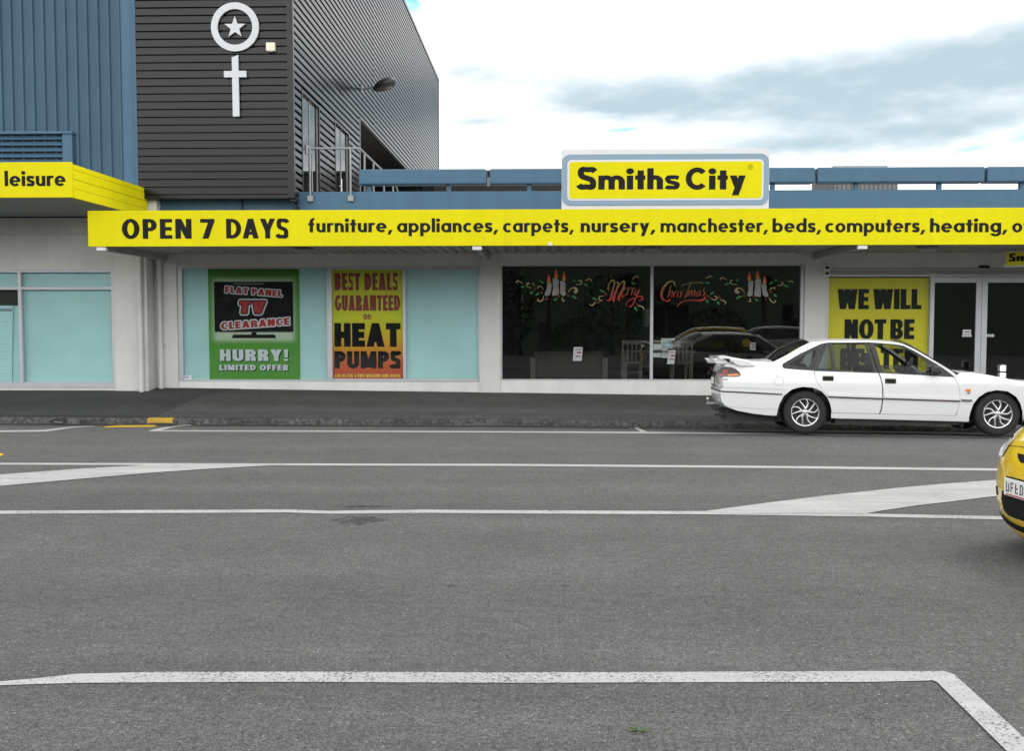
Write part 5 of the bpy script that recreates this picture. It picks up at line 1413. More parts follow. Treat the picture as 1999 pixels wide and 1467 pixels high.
# bollard outside the doors
bp = P(1955.5, 740, YF - .82)
bo_ = empty('bollard', (bp.x, YF - .82, ground(bp.x, YF - .82)), 'short stainless steel bollard on the footpath before the doors', 'bollard')
zt = P(1955, 712, YF - .82).z - ground(bp.x, YF - .82)
mb = MB(); mb.lathe([(.085, 0), (.085, zt - .02), (.075, zt), (0, zt + .004)], 'z', 24); mb.build('post', M['steel'], bo_, smooth=True)
mb = MB(); mb.lathe([(.13, 0), (.13, .012), (.088, .02)], 'z', 24); mb.build('base_plate', M['steel'], bo_, smooth=True)
mb = MB(); mb.lathe([(.0865, zt - .16), (.0865, zt - .13)], 'z', 24); mb.build('band', M['ink'], bo_)

# ================================================================== vehicles
def lin(tab, x):
    if x <= tab[0][0]: return tab[0][1]
    for a, b in zip(tab, tab[1:]):
        if x <= b[0]: return a[1] + (b[1] - a[1]) * (x - a[0]) / (b[0] - a[0])
    return tab[-1][1]


def inside(p, poly):
    c = False; x, y = p[0], p[1]; j = len(poly) - 1
    for i in range(len(poly)):
        xi, yi = poly[i]; xj, yj = poly[j]
        if (yi > y) != (yj > y) and x < (xj - xi) * (y - yi) / (yj - yi) + xi: c = not c
        j = i
    return c


def shrink(poly, d):
    n = len(poly); ar = sum(poly[i][0] * poly[(i + 1) % n][1] - poly[(i + 1) % n][0] * poly[i][1] for i in range(n)); sg = 1 if ar > 0 else -1
    out = []
    for i in range(n):
        a, b, c = poly[i - 1], poly[i], poly[(i + 1) % n]
        def nn(p, q): l = math.hypot(q[0] - p[0], q[1] - p[1]) or 1; return (-(q[1] - p[1]) / l * sg, (q[0] - p[0]) / l * sg)
        n1, n2 = nn(a, b), nn(b, c); mx, my = n1[0] + n2[0], n1[1] + n2[1]; k = max(.5, (mx * mx + my * my) / 2)
        out.append((b[0] + mx / k * d, b[1] + my / k * d))
    return out


def resample(poly, step, closed=True):
    out = []; n = len(poly)
    for i in range(n if closed else n - 1):
        a, b = poly[i], poly[(i + 1) % n]; k = max(1, int(math.hypot(b[0] - a[0], b[1] - a[1]) / step))
        out += [(a[0] + (b[0] - a[0]) * j / k, a[1] + (b[1] - a[1]) * j / k) for j in range(k)]
    if not closed: out.append(poly[-1])
    return out


def near_edge(p, loops, d):
    for lp in loops:
        for q in lp:
            if abs(q[0] - p[0]) < d and abs(q[1] - p[1]) < d: return True
    return False


class Car:
    def __init__(s, hw, ztop=None, x_rear=(0, 0, 0), x_front=(0, 0, 0), edge=.05):
        s.hwt, s.ztop, s.xr, s.xf, s.edge = hw, ztop, x_rear, x_front, edge

    def hw(s, x, z):
        y = sum(lin(s.hwt, z + k * .02) for k in (-3, -2, -1, 0, 1, 2, 3)) / 7
        a = (s.xr[0] - x) / (s.xr[0] - s.xr[1] + 1e-9) if s.xr[2] else 0
        if a > 0: y -= s.xr[2] * a * a
        a = (x - s.xf[0]) / (s.xf[1] - s.xf[0] + 1e-9) if s.xf[2] else 0
        if a > 0: y -= s.xf[2] * a * a
        if s.ztop:
            zt = s.ztop(x)
            if zt is not None and z > zt - s.edge:
                q = min(1, (z - zt + s.edge) / s.edge); y -= s.edge * .9 * (1 - math.sqrt(max(0, 1 - q * q)))
        return y

    def panel(s, name, poly, m, parent, holes=(), off=0.0, sides=(-1, 1), step=.06, solid=.018, merge=True, label=None):
        """skin over a region of the side; one object per side"""
        loops = [resample(poly, step * .7)] + [resample(h, step * .7) for h in holes]
        V, E = [], []
        for lp in loops:
            b = len(V); V += [Vector(p) for p in lp]; E += [(b + i, b + (i + 1) % len(lp)) for i in range(len(lp))]
        x0, x1 = min(p[0] for p in poly), max(p[0] for p in poly); z0, z1 = min(p[1] for p in poly), max(p[1] for p in poly)
        x = x0 + step / 2
        while x < x1:
            z = z0 + step / 2
            while z < z1:
                if inside((x, z), poly) and not any(inside((x, z), h) for h in holes) and not near_edge((x, z), loops, step * .45): V.append(Vector((x, z)))
                z += step * .75
            x += step
        vo, eo, fo = delaunay_2d_cdt(V, E, [], 0, 1e-5)[:3]
        tris = []
        for f in fo:
            c = (sum(vo[i].x for i in f) / len(f), sum(vo[i].y for i in f) / len(f))
            if inside(c, poly) and not any(inside(c, h) for h in holes): tris.append(tuple(f))
        res = []
        for sd in sides:
            used = sorted({i for t in tris for i in t}); ix = {v: k for k, v in enumerate(used)}
            T = [tuple(ix[i] for i in t) for t in tris]; n = len(used); out_v, nrm, inn_v = [], [], []
            for i in used:
                x, z, e = vo[i].x, vo[i].y, .008
                g = Vector((-(s.hw(x + e, z) - s.hw(x - e, z)) / (2 * e), 1, -(s.hw(x, z + e) - s.hw(x, z - e)) / (2 * e))).normalized(); g.y *= sd
                p = Vector((x, sd * (s.hw(x, z) + off), z)); out_v.append(p); nrm.append(g); inn_v.append(p - Vector((0, sd * solid, 0)))
            def orient(t):
                q = (out_v[t[1]] - out_v[t[0]]).cross(out_v[t[2]] - out_v[t[0]]); return t if q.y * sd > 0 else t[::-1]
            T = [orient(t) for t in T]
            mb = MB(); mb.add(out_v, T); N_ = list(nrm)
            if solid:
                mb.add(inn_v, [t[::-1] for t in T]); N_ += [-q for q in nrm]
                cnt = {}
                for t in T:
                    for k in range(len(t)): cnt[(t[k], t[(k + 1) % len(t)])] = 1
                for (p, q) in list(cnt):
                    if (q, p) not in cnt:
                        quad = [out_v[q], out_v[p], inn_v[p], inn_v[q]]; fn = (quad[1] - quad[0]).cross(quad[2] - quad[0]); fn = fn.normalized() if fn.length > 0 else Vector((0, 0, 1))
                        mb.add(quad, [(0, 1, 2, 3)]); N_ += [fn] * 4
            me_o = mb.build(name, m, parent, fix=False, smooth=True, angle=180)
            me_o.data.normals_split_custom_set_from_vertices([tuple(q) for q in N_])
            if label: me_o['label'] = label
            res.append(me_o)
        return res

    def loft(s, name, pts, bulge, m, parent, pw=2.4, nt=22, off=0.0, trange=(-1, 1), step=.05, smooth=True, solid=0, sharp=50, ev=None):
        """skin from one side to the other over a run of outline points; bulge: number or list"""
        ev = ev or s.surface(pts, bulge, pw); n = max(2, int(ev.length / step))
        mb = MB(); vs = []
        for i in range(n + 1):
            for k in range(nt + 1):
                t = trange[0] + (trange[1] - trange[0]) * k / nt
                vs.append(ev(i / n, t, off))
        mb.add(vs, [(i * (nt + 1) + k, i * (nt + 1) + k + 1, (i + 1) * (nt + 1) + k + 1, (i + 1) * (nt + 1) + k) for i in range(n) for k in range(nt)])
        return mb.build(name, m, parent, fix=False, smooth=True, angle=sharp, solid=solid)

    def part_of(s, full, bulge, i0, i1, pw):
        ev = s.surface(full, bulge, pw); L = [0]
        for a, b in zip(full, full[1:]): L.append(L[-1] + math.hypot(b[0] - a[0], b[1] - a[1]))
        def sub(u, t, off=0.0): return ev((L[i0] + (L[i1] - L[i0]) * u) / L[-1], t, off)
        sub.length = L[i1] - L[i0]; return sub

    def surface(s, pts, bulge, pw=2.4):
        L = [0]
        for a, b in zip(pts, pts[1:]): L.append(L[-1] + math.hypot(b[0] - a[0], b[1] - a[1]))
        bl = bulge if isinstance(bulge, (list, tuple)) else [bulge] * len(pts)
        def ev(u, t, off=0.0):
            d = u * L[-1]; i = 0
            while i < len(L) - 2 and d > L[i + 1]: i += 1
            f = (d - L[i]) / (L[i + 1] - L[i] + 1e-9)
            p = [pts[i][k] + (pts[i + 1][k] - pts[i][k]) * f for k in (0, 1)]
            def tan(j):
                a, b = pts[max(j - 1, 0)], pts[min(j + 1, len(pts) - 1)]; l = math.hypot(b[0] - a[0], b[1] - a[1]) or 1; return ((b[0] - a[0]) / l, (b[1] - a[1]) / l)
            t1, t2 = tan(i), tan(i + 1); tx, tz = t1[0] + (t2[0] - t1[0]) * f, t1[1] + (t2[1] - t1[1]) * f
            nx, nz = -tz * s.dirn, tx * s.dirn
            b = (bl[i] + (bl[i + 1] - bl[i]) * f) * (1 - abs(t) ** pw) + off
            return (p[0] + nx * b, s.hw(p[0], p[1]) * t, p[1] + nz * b)
        ev.length = L[-1]
        return ev
    dirn = -1          # outline runs from the nose over the roof to the tail: outward is to the right of travel reversed


def wheel(parent, x, y, z, r, w, rim, sd, name='wheel', spokes=5, swirl=True):
    t = empty(name, (x, y, z)); t.parent = parent
    mb = MB(); a = w / 2
    mb.lathe([(rim * .96, -a * .75), (rim, -a * .95), (rim * 1.06, -a), (r * .9, -a * 1.02), (r * .975, -a * .88), (r, -a * .6), (r, a * .6), (r * .975, a * .88), (r * .9, a * 1.02), (rim, a * .95)], 'y', 48)
    mb.build('tyre', M['rubber'], t, smooth=True, angle=45)
    g = 1.0
    mb = MB(); mb.lathe([(rim * 1.0, -sd_off(a)), (rim * .985, -a * .99), (rim * .93, -a * .96), (rim * .90, -a * .80), (rim * .88, -a * .2), (rim * .86, a * .7)], 'y', 48)
    ro_ = mb.build('rim', M['alloy'], t, smooth=True, angle=40)
    mb = MB(); mb.lathe([(rim * .885, -a * .05), (rim * .5, -a * .02), (0, -a * .02)], 'y', 32); mb.build('brake_disc', M['alloy_dark'], t)
    for k in range(spokes):
        mb = MB(); b0 = 2 * math.pi * k / spokes + .25
        for tw, ln in ((.52, .95), (.02, .95)) if swirl else ((.06, .93), (-.06, .93)):
            pts = []; rs = []
            for j in range(9):
                f = j / 8; rr = rim * (.16 + (ln - .16) * f); an = b0 + (tw * f ** 1.2 - (.26 * math.sin(f * math.pi) * (1 if tw < .3 else -.5) if swirl else 0))
                pts.append((rr * math.cos(an), -a * (.88 - .10 * (1 - f)), rr * math.sin(an))); rs.append(rim * (.10 - .052 * f))
            mb.tube(pts, rs, 8)
        mb.build('spoke', M['alloy'], t, smooth=True, angle=60)
    mb = MB(); mb.lathe([(rim * .30, -a * .70), (rim * .28, -a * .86), (rim * .16, -a * .93), (0, -a * .93)], 'y', 28); mb.build('hub', M['alloy'], t, smooth=True)
    for k in range(5):
        an = 2 * math.pi * (k + .5) / 5 + .25; mb = MB(); mb.lathe([(.014, -a * .95), (.014, -a * .6)], 'y', 8, (rim * .27 * math.cos(an), 0, rim * .27 * math.sin(an))); mb.lathe([(0, -a * .951), (.014, -a * .95)], 'y', 8, (rim * .27 * math.cos(an), 0, rim * .27 * math.sin(an))); mb.build('wheel_nut', M['alloy_dark'], t)
    if sd > 0: t.rotation_euler.z = math.pi
    return t


def sd_off(a): return a * .97


def seat(parent, x, y, z, bench=False):
    w_ = .62 if bench else .24
    t = empty('seat' if not bench else 'rear_bench', (x, y, z)); t.parent = parent
    mb = MB(); mb.box(-.25, .25, -w_, w_, .0, .16); mb.build('cushion', M['seat'], t, bevel=.05, smooth=True)
    mb = MB(); mb.box(-.34, -.22, -w_, w_, .12, .62); mb.move(lambda v: (v.x - (v.z - .12) * .28, v.y * (1 - .12 * max(0, v.z - .3)), v.z)); mb.build('backrest', M['seat'], t, bevel=.05, smooth=True)
    for yy in ((-.36, .36) if bench else (0,)):
        mb = MB(); mb.box(-.52, -.43, yy - .12, yy + .12, .64, .80); mb.tube([(-.46, yy - .05, .6), (-.48, yy - .05, .66)], .008, 6); mb.tube([(-.46, yy + .05, .6), (-.48, yy + .05, .66)], .008, 6); mb.build('headrest', M['seat'], t, bevel=.035, smooth=True)


# ---------------------------------------------------------------- the white sedan
RW = G(1571.5, 848.6, 0.0)
ANG = R(-4.0)
SIDE = .895
TY = .83                 # outer face of the near tyres from the centre line
root_rot = Matrix.Rotation(ANG, 4, 'Z') @ Matrix.Rotation(R(-1.8), 4, 'X')
o_near = root_rot @ Vector((0, -TY, 0))
CARO = Vector((RW.x, RW.y, .004)) - Vector((o_near.x, o_near.y, o_near.z))
MW = Matrix.Translation(CARO) @ root_rot
MI = MW.inverted()
sedan = empty('parked_car', CARO, 'white four door sedan with rear spoiler parked at the kerb', 'car')
sedan.rotation_euler = root_rot.to_euler()

HWT = [(.10, .81), (.18, .855), (.30, .876), (.45, .888), (.60, .893), (.74, .893), (.86, .880), (.93, .862), (1.0, .835), (1.08, .795), (1.37, .625), (1.41, .575)]
car = Car(HWT)


def cs(px, py):
    """a point of the car's near side: photo pixel -> (forward, height) on the body skin"""
    e, d = MI @ EYE, (MI.to_3x3() @ ray(px, py))
    y = -SIDE
    for _ in range(10):
        k = (y - e.y) / d.y; p = e + d * k; y = -lin(HWT, p.z)
    return (p.x, p.z)


def CS(lst): return [cs(*p) for p in lst]


def csy(px, py, y):
    e, d = MI @ EYE, (MI.to_3x3() @ ray(px, py)); p = e + d * ((y - e.y) / d.y); return (p.x, p.z)


TAIL_SHIFT = 20          # the near rear corner lies this many pixels in from the far one
x_rear_end = cs(1390 + TAIL_SHIFT, 760)[0]
x_mid_end = csy(1396, 760, 0)[0]
BU = max(.03, x_rear_end - x_mid_end)
print('rear bulge', BU)
hood_px = [(1979, 742.5), (1950.5, 737), (1922, 731.5), (1893, 728.5), (1872, 728.8)]
nose = [(3.40, .20), (3.55, .24), (3.61, .38), (3.615, .52), (3.58, .62), (3.50, .70), (3.35, .765)]
hood = CS(hood_px)
xh0 = hood[0][0]
hood = [(3.2, hood[0][1] - .035)] + hood
apil = CS([(1868, 733), (1859, 726), (1836, 712), (1811.6, 697.5), (1788, 683.5), (1766, 673)])
roofp = CS([(1753, 669.5), (1717.5, 666.3), (1674.5, 665), (1617, 665.5), (1590, 667.3)])
cpil = CS([(1580.5, 669), (1560.4, 679), (1539, 691.5), (1509, 707)])
boot = CS([(1500, 706.6), (1470, 706.3), (1440, 707.2), (1422, 709)])
tail = CS([(a + TAIL_SHIFT, b) for a, b in [(1397.5, 711), (1394.5, 717), (1392, 727), (1391.5, 737), (1393, 751), (1393.5, 757)]])
bump = CS([(a + TAIL_SHIFT, b) for a, b in [(1388.8, 760), (1388, 766), (1388.2, 776), (1390, 785), (1396, 792), (1402, 796)]])
rtop = hood + boot
zt_tab = sorted([p for p in hood + boot + nose[4:]] , key=lambda p: p[0])


def ztop(x):
    if x > hood[-1][0]: return lin(sorted(nose[5:] + hood), x)
    if x < boot[0][0] and x > boot[-1][0]: return lin(sorted(boot), x)
    return None


car.ztop = ztop
car.xr = (-.65, x_rear_end, .10)
car.xf = (2.9, 3.62, .20)
car.edge = .055
rarch = CS([(1516, 812), (1518.5, 800), (1521.8, 789), (1530.4, 773), (1544.7, 761.7), (1556, 757.5), (1567.6, 755.7), (1584.8, 756.9), (1594.4, 759.5), (1604.4, 765), (1614.4, 776), (1620, 789), (1623, 802), (1622.6, 816.8)])
farch = CS([(1891, 824), (1892, 815), (1894.6, 804.6), (1900.3, 789), (1910.4, 776), (1926, 766), (1946, 762), (1967.6, 764.5), (1984, 775), (1993, 789), (1997, 803), (1998, 822)])
sillp = CS([(1640, 817.6), (1700, 818.8), (1810, 821.6), (1870, 823.4)])
bot_rear = CS([(1440, 802.5), (1470, 808), (1500, 811.5)])
outline = nose + hood[0:] + apil + roofp + cpil + boot + tail + bump + bot_rear + rarch + sillp + farch + [(3.25, .17)]
dlo_top = [(1527, 714), (1529, 710), (1560.4, 691.6), (1588.6, 678), (1603, 671.5), (1617, 669), (1696, 668.4), (1746, 672), (1764.3, 675.2), (1786, 686), (1811.6, 701), (1836, 715.2), (1864, 736.2)]
door_front = [(1870, 750), (1874, 764.5), (1874, 781.7), (1871, 799), (1866, 812.6)]
door_bot = [(1750, 810), (1717, 809), (1623, 806.8)]
door_rear = [(1620, 789), (1614.4, 776), (1606, 764), (1597, 750), (1590.8, 736), (1589, 724.2)]
cab_hole = CS(dlo_top + door_front + door_bot + [(1623, 802)] + door_rear + [(1532, 720), (1528, 717.5)])
for _o in car.panel('body_side', outline, M['car_white'], sedan, [cab_hole], step=.055): pass
# doors
rdoor = CS([(1589.5, 724.2), (1590.8, 736), (1597, 750), (1606, 764), (1614.4, 776), (1620, 789), (1623, 802), (1623, 806.6), (1716.4, 808.8), (1720, 799), (1722.8, 779), (1722.8, 758.8), (1720, 741.6), (1714.6, 728.3)])
fdoor = CS([(1716, 728.4), (1721.2, 741.6), (1724, 758.8), (1724, 779), (1721.4, 799), (1717.8, 808.8), (1750, 810), (1865, 812.6), (1871, 799), (1874, 781.7), (1874, 764.5), (1870, 750), (1863.5, 736.4), (1810, 732.9)])
rds = car.panel('rear_door', shrink(rdoor, .004), M['car_white'], sedan)
fds = car.panel('front_door', shrink(fdoor, .004), M['car_white'], sedan)
# black window surrounds with glass
def win(parent_pair, poly, glasses):
    P_ = CS(poly); hs_ = [CS(g) for g, _ in glasses]
    for i, sd_ in enumerate((-1, 1)):
        par_ = parent_pair[i] if parent_pair else sedan
        fo_ = car.panel('window_frame', shrink(P_, .001), M['black'], par_, hs_, off=-.004, sides=(sd_,), step=.05, solid=.03)[0]
        for (g, gl_), h_ in zip(glasses, hs_):
            car.panel('window', CS(gl_), M['glass_tint'], par_, off=-.016, sides=(sd_,), step=.06, solid=0)
win(None, [(1527.3, 714), (1529, 710.5), (1560.4, 692), (1588.6, 678.4), (1603, 672), (1610.5, 670), (1590, 723.4), (1532, 719.5), (1528, 717)], [([(1541, 712), (1568, 696), (1596, 681), (1580.5, 717.5), (1560, 716)],) * 2])
win(rds, [(1611.3, 669.8), (1617, 669.2), (1694, 668.8), (1714, 727.6), (1591.2, 723.4)], [([(1594.5, 720.5), (1625, 722.6), (1619.6, 676), (1615, 677)],) * 2, ([(1624.6, 672), (1689.4, 670.8), (1704.8, 725.4), (1632.4, 723.4)],) * 2])
win(fds, [(1695.6, 668.8), (1746, 672.2), (1764.3, 675.4), (1786, 686.2), (1811.6, 701.2), (1836, 715.4), (1863.4, 736), (1810, 732.4), (1715.6, 727.9)], [([(1708.5, 672.6), (1725, 671.6), (1753, 675.5), (1775, 684.5), (1810, 706), (1827, 722), (1824, 730.5), (1803, 731.2), (1722.6, 727.2)], [(1720, 712.5), (1750, 714), (1779, 716.3), (1795, 722), (1803, 731.2), (1722.6, 727.2)])])
# mouldings and handles on the doors
for i, sd_ in enumerate((-1, 1)):
    for par_, a, b, ya, yb_ in ((rds[i], 1616.5, 1722, 775, 778.9), (fds[i], 1725, 1873, 778.6, 783.4)):
        car.panel('moulding', CS([(a - (2 if a < 1620 else 0), ya - 6), (b, yb_ - 6.4), (b, yb_ - 1.3), (a, ya - 1.3)]), M['car_white'], par_, off=.020, sides=(sd_,), solid=.02, step=.03)
        car.panel('dark_strip', CS([(a, ya - 1.2), (b, yb_ - 1.3), (b, yb_ + 1.2), (a, ya + 1.2)]), M['maroon'], par_, off=.024, sides=(sd_,), solid=.02, step=.03)
    for par_, (a, b, c, d) in ((rds[i], (1605.8, 734.4, 1627.2, 744.4)), (fds[i], (1727.8, 739.4, 1749.2, 749.4))):
        q0, q1 = cs(a, d), cs(c, b); xm_, zm_ = (q0[0] + q1[0]) / 2, (q0[1] + q1[1]) / 2
        h_ = MB(); yy = car.hw(xm_, zm_); h_.box(q0[0], q1[0], sd_ * (yy - .01), sd_ * (yy + .012), q0[1], q1[1]); h_.build('handle', M['black'], par_, bevel=.011, smooth=True)
        h_ = MB(); h_.box(q0[0] + .015, q1[0] - .012, sd_ * (yy + .0125), sd_ * (yy + .022), zm_ - .012, q1[1] - .012); h_.build('handle_flap', M['blackgloss'], par_, bevel=.004)
    if True:
        q = cs(1731, 745.5); h_ = MB(); h_.lathe([(0, -.016), (.011, -.016), (.011, 0)], 'y', 14, (q[0], sd_ * (car.hw(*q) + (.0 if sd_ < 0 else .016)), q[1])); h_.build('lock', M['chrome'], fds[i])
# rear quarter strip, bumper crease, fuel flap, repeater
car.panel('bumper_strip', CS([(1409, 763.6), (1430, 764.4), (1480, 766.6), (1527.6, 769.2), (1525.5, 771.4), (1480, 769.2), (1430, 766.8), (1409, 766)]), M['maroon'], sedan, off=.012, solid=.014, step=.03)
car.panel('fender_strip', CS([(1876, 779.3), (1896.5, 780.4), (1898, 782.6), (1896.5, 784.8), (1876, 784)]), M['chrome'], sedan, off=.02, solid=.02, step=.03)
for a, b in ((CS([(1414, 757.2), (1470, 758.2), (1535, 761), (1535, 761.6), (1470, 758.9), (1414, 757.9)]), 'bumper_seam'), (CS([(1405, 793), (1440, 796), (1490, 799), (1519.5, 799.4), (1519.5, 800), (1490, 799.6), (1440, 796.6), (1405, 793.6)]), 'skirt_seam')):
    car.panel(b, a, M['sign_blue'], sedan, off=.0012, solid=0, step=.03)
q = cs(1520.6, 744.2); rf = .069
fuel_pts = [(q[0] + rf * math.cos(R(k * 15)), q[1] + rf * math.sin(R(k * 15))) for k in range(24)]
car.panel('fuel_flap_gap', fuel_pts, mat('gap_grey', (.14, .14, .14), .6), sedan, off=.0008, sides=(-1,), solid=0)
car.panel('fuel_flap', [(q[0] + (rf - .004) * math.cos(R(k * 15)), q[1] + (rf - .004) * math.sin(R(k * 15))) for k in range(24)], M['car_white'], sedan, off=.002, sides=(-1,), solid=.001)
car.panel('side_repeater', CS([(1885.5, 759.8), (1894.6, 760.2), (1894.6, 765.2), (1885.5, 764.8)]), M['orange'], sedan, off=.014, solid=.013)
car.panel('badge', CS([(1887.5, 767), (1894, 767.2), (1894, 769.6), (1888, 769.2)]), M['chrome'], sedan, off=.005, solid=.004)
car.panel('badge', CS([(1410, 740), (1411.8, 740), (1411.8, 742.2), (1410, 742.2)]), M['red_lens'], sedan, off=.004, solid=.003)
car.panel('badge', CS([(1413, 740.6), (1421.5, 740.8), (1421.5, 742.4), (1413, 742.2)]), M['ink'], sedan, off=.004, solid=.003)
# tail lamps wrapping the corner
tl = [(1399, 735.8), (1400, 729), (1403.5, 723.5), (1409, 718.5), (1417, 716.2), (1427.5, 717), (1436, 720.2), (1442, 724.8), (1445.5, 729.5), (1445.9, 732.6), (1443, 735), (1436, 735.7), (1413, 735.9)]
for sd_ in (-1, 1):
    to = car.panel('tail_lamp', CS(tl), M['smoke_lens'], sedan, off=.010, sides=(sd_,), solid=.009, step=.03)[0]
    car.panel('amber_lens', CS([(1421, 731.2), (1436, 730), (1443.5, 730.8), (1441, 733.6), (1422, 734.4)]), M['orange'], to, off=.0125, sides=(sd_,), solid=.002, step=.03)
    car.panel('red_lens', CS([(1404, 731.4), (1410, 730.6), (1416, 730.4), (1416, 734.4), (1405, 734.6)]), M['red_lens'], to, off=.0125, sides=(sd_,), solid=.002, step=.03)
    car.panel('red_lens', CS([(1412, 723.4), (1421, 722), (1422, 728.8), (1412, 729.2)]), M['red_lens'], to, off=.0125, sides=(sd_,), solid=.002, step=.03)
# skins across the car
nfull = nose + hood; nbul = [.10, .13, .15, .15, .13, .10, .06] + [.035] * len(hood)
car.loft('front_bumper', None, 0, M['car_white'], sedan, ev=car.part_of(nfull, nbul, 0, 4, 2.5))
car.loft('bonnet', None, 0, M['car_white'], sedan, ev=car.part_of(nfull, nbul, 4, len(nfull) - 1, 2.5))
evn = car.part_of(nfull, nbul, 0, 6, 2.5); tabn = [(evn(k / 80, 0)[2], k / 80) for k in range(81)]


def nose_patch(nm, z0, z1, t0, t1, m, off=.006):
    mb = MB(); vs = [evn(lin(tabn, z0 + (z1 - z0) * i / 4), t0 + (t1 - t0) * k / 14, off) for i in range(5) for k in range(15)]
    mb.add(vs, [(i * 15 + k, i * 15 + k + 1, (i + 1) * 15 + k + 1, (i + 1) * 15 + k) for i in range(4) for k in range(14)])
    return mb.build(nm, m, sedan, fix=False, smooth=True, solid=.004)


nose_patch('grille', .60, .665, -.36, .36, M['ink'])
nose_patch('lower_intake', .30, .40, -.6, .6, M['ink'])
for sd_ in (-1, 1): nose_patch('headlight', .595, .68, .44 * sd_, .93 * sd_, M['lamp_lens'])
car.loft('windscreen', [hood[-1]] + apil, [.10] * (len(apil) + 1), M['glass_tint'], sedan, 2.2)
car.loft('roof', [apil[-1]] + roofp + [cpil[0]], .038, M['car_white'], sedan, 2.2)
car.loft('rear_window', cpil, [.07, .09, .10, .06], M['mirror_glass'], sedan, 2.2)
car.loft('boot_lid', [cpil[-1]] + boot, [.05, .04, .035, .03, .03], M['car_white'], sedan, 2.6)
car.loft('tail_panel', [boot[-1]] + tail, BU, M['car_white'], sedan, 2.6)
car.loft('rear_bumper', [tail[-1]] + bump, [BU] * 7, M['car_white'], sedan, 2.6)
tp0, tp1 = cs(1391.5, 729), cs(1391.5, 736)
car.loft('tail_band', CS([(1392 + TAIL_SHIFT, 728.6), (1391.5 + TAIL_SHIFT, 736)]), BU, M['black'], sedan, 2.6, off=.006, solid=.005)
car.loft('bumper_strip', CS([(1409, 763.6), (1408.6, 766)]), BU, M['maroon'], sedan, 2.6, off=.012, solid=.01, step=.01)
# number plate, seen edge on
pz_ = (cs(1395, 754)[1] + cs(1395, 738)[1]) / 2
pl_ = MB(); xp = x_mid_end - .03; pl_.box(xp - .012, xp, -.24, .24, pz_ - .055, pz_ + .055); po_ = pl_.build('number_plate', M['plate'], sedan, bevel=.004)
pf = MB(); pf.box(xp - .010, xp + .004, -.26, .26, pz_ - .07, pz_ - .0555); pf.box(xp - .010, xp + .004, -.26, .26, pz_ + .0555, pz_ + .07); pf.box(xp - .010, xp + .004, -.26, -.2405, pz_ - .0555, pz_ + .0555); pf.box(xp - .010, xp + .004, .2405, .26, pz_ - .0555, pz_ + .0555); pf.build('plate_frame', M['ink'], po_)
# spoiler: blade across the boot with end supports
bl = CS([(1388.3, 697.5), (1389.8, 694.8), (1396, 693.9), (1403, 694.6), (1420, 698), (1450, 702.2), (1462, 704.6), (1466, 707.2), (1440, 706), (1424, 703), (1414, 700.6), (1400, 700.4), (1396, 702.4), (1391.5, 700.6)])
mb = MB(); ns = 16
bl_x0 = min(p[0] for p in bl); bl = [(p[0] + .10 * max(0, min(1, (-.75 - p[0]) / .5)), p[1]) for p in bl]
for j in range(ns + 1):
    t = -1 + 2 * j / ns; yy = t * .80; lift = .0 * (1 - t * t); back = -.012 * (1 - abs(t) ** 3)
    for p in bl: mb.v.append((p[0] + back, yy, p[1] + lift))
nb_l = len(bl)
mb.f = [(j * nb_l + i, j * nb_l + (i + 1) % nb_l, (j + 1) * nb_l + (i + 1) % nb_l, (j + 1) * nb_l + i) for j in range(ns) for i in range(nb_l)] + [tuple(range(nb_l)), tuple(range((ns + 1) * nb_l - 1, ns * nb_l - 1, -1))]
mb.m = [0] * len(mb.f)
spo = mb.build('spoiler', M['car_white'], sedan, smooth=True, angle=50)
for sd_ in (-1, 1):
    mb = MB(); mb.prism(CS([(1424, 699.6), (1450, 702.6), (1462, 705), (1468, 709), (1474.5, 714.6), (1472, 715.6), (1443, 715.4), (1437, 712.5), (1430, 707.6), (1424, 703.8)]), 'y', sd_ * .74, sd_ * .842); mb.build('end_support', M['car_white'], spo, bevel=.012, smooth=True)
    mb = MB(); mb.prism(CS([(1391, 700), (1402, 700.6), (1412, 702), (1424, 703.6), (1430, 707), (1432, 710.5), (1410, 711.5), (1399, 710.5), (1396, 705.5)]), 'y', sd_ * .60, sd_ * .755); mb.build('rear_support', M['car_white'], spo, bevel=.012, smooth=True)
    mb = MB(); mb.prism(CS([(1417.5, 703.6), (1421, 702.6), (1425.5, 705.6), (1426.5, 708), (1421, 707.6)]), 'y', sd_ * .7552, sd_ * .758); mb.build('slot', M['ink'], spo)
    mb = MB(); mb.prism(CS([(1391.5, 697.4), (1397, 696.8), (1398, 698), (1392.5, 699.4)]), 'y', sd_ * .8002, sd_ * .803); mb.build('end_slot', M['ink'], spo)
# tow bar
tz = csy(1381, 788, 0)[1]; tbx = csy(1381.5, 788, 0)[0]
tw = MB(); tw.tube([(tbx - .02, -.0, tz), (tbx + .12, 0, tz), (tbx + .25, 0, tz - .07), (-.9, 0, tz - .09)], .022, 8); tow = tw.build('tow_bar', M['steel'], sedan, smooth=True)
tw = MB(); tw.ball((tbx, 0, tz + .075), .027, 14, 10); tw.tube([(tbx, 0, tz - .03), (tbx, 0, tz + .06)], .013, 8); tw.build('tow_ball', M['chrome'], tow, smooth=True)
tw = MB(); tw.box(tbx + .09, tbx + .3, -.35, .35, tz - .10, tz - .045); tw.build('cross_member', M['black'], tow)
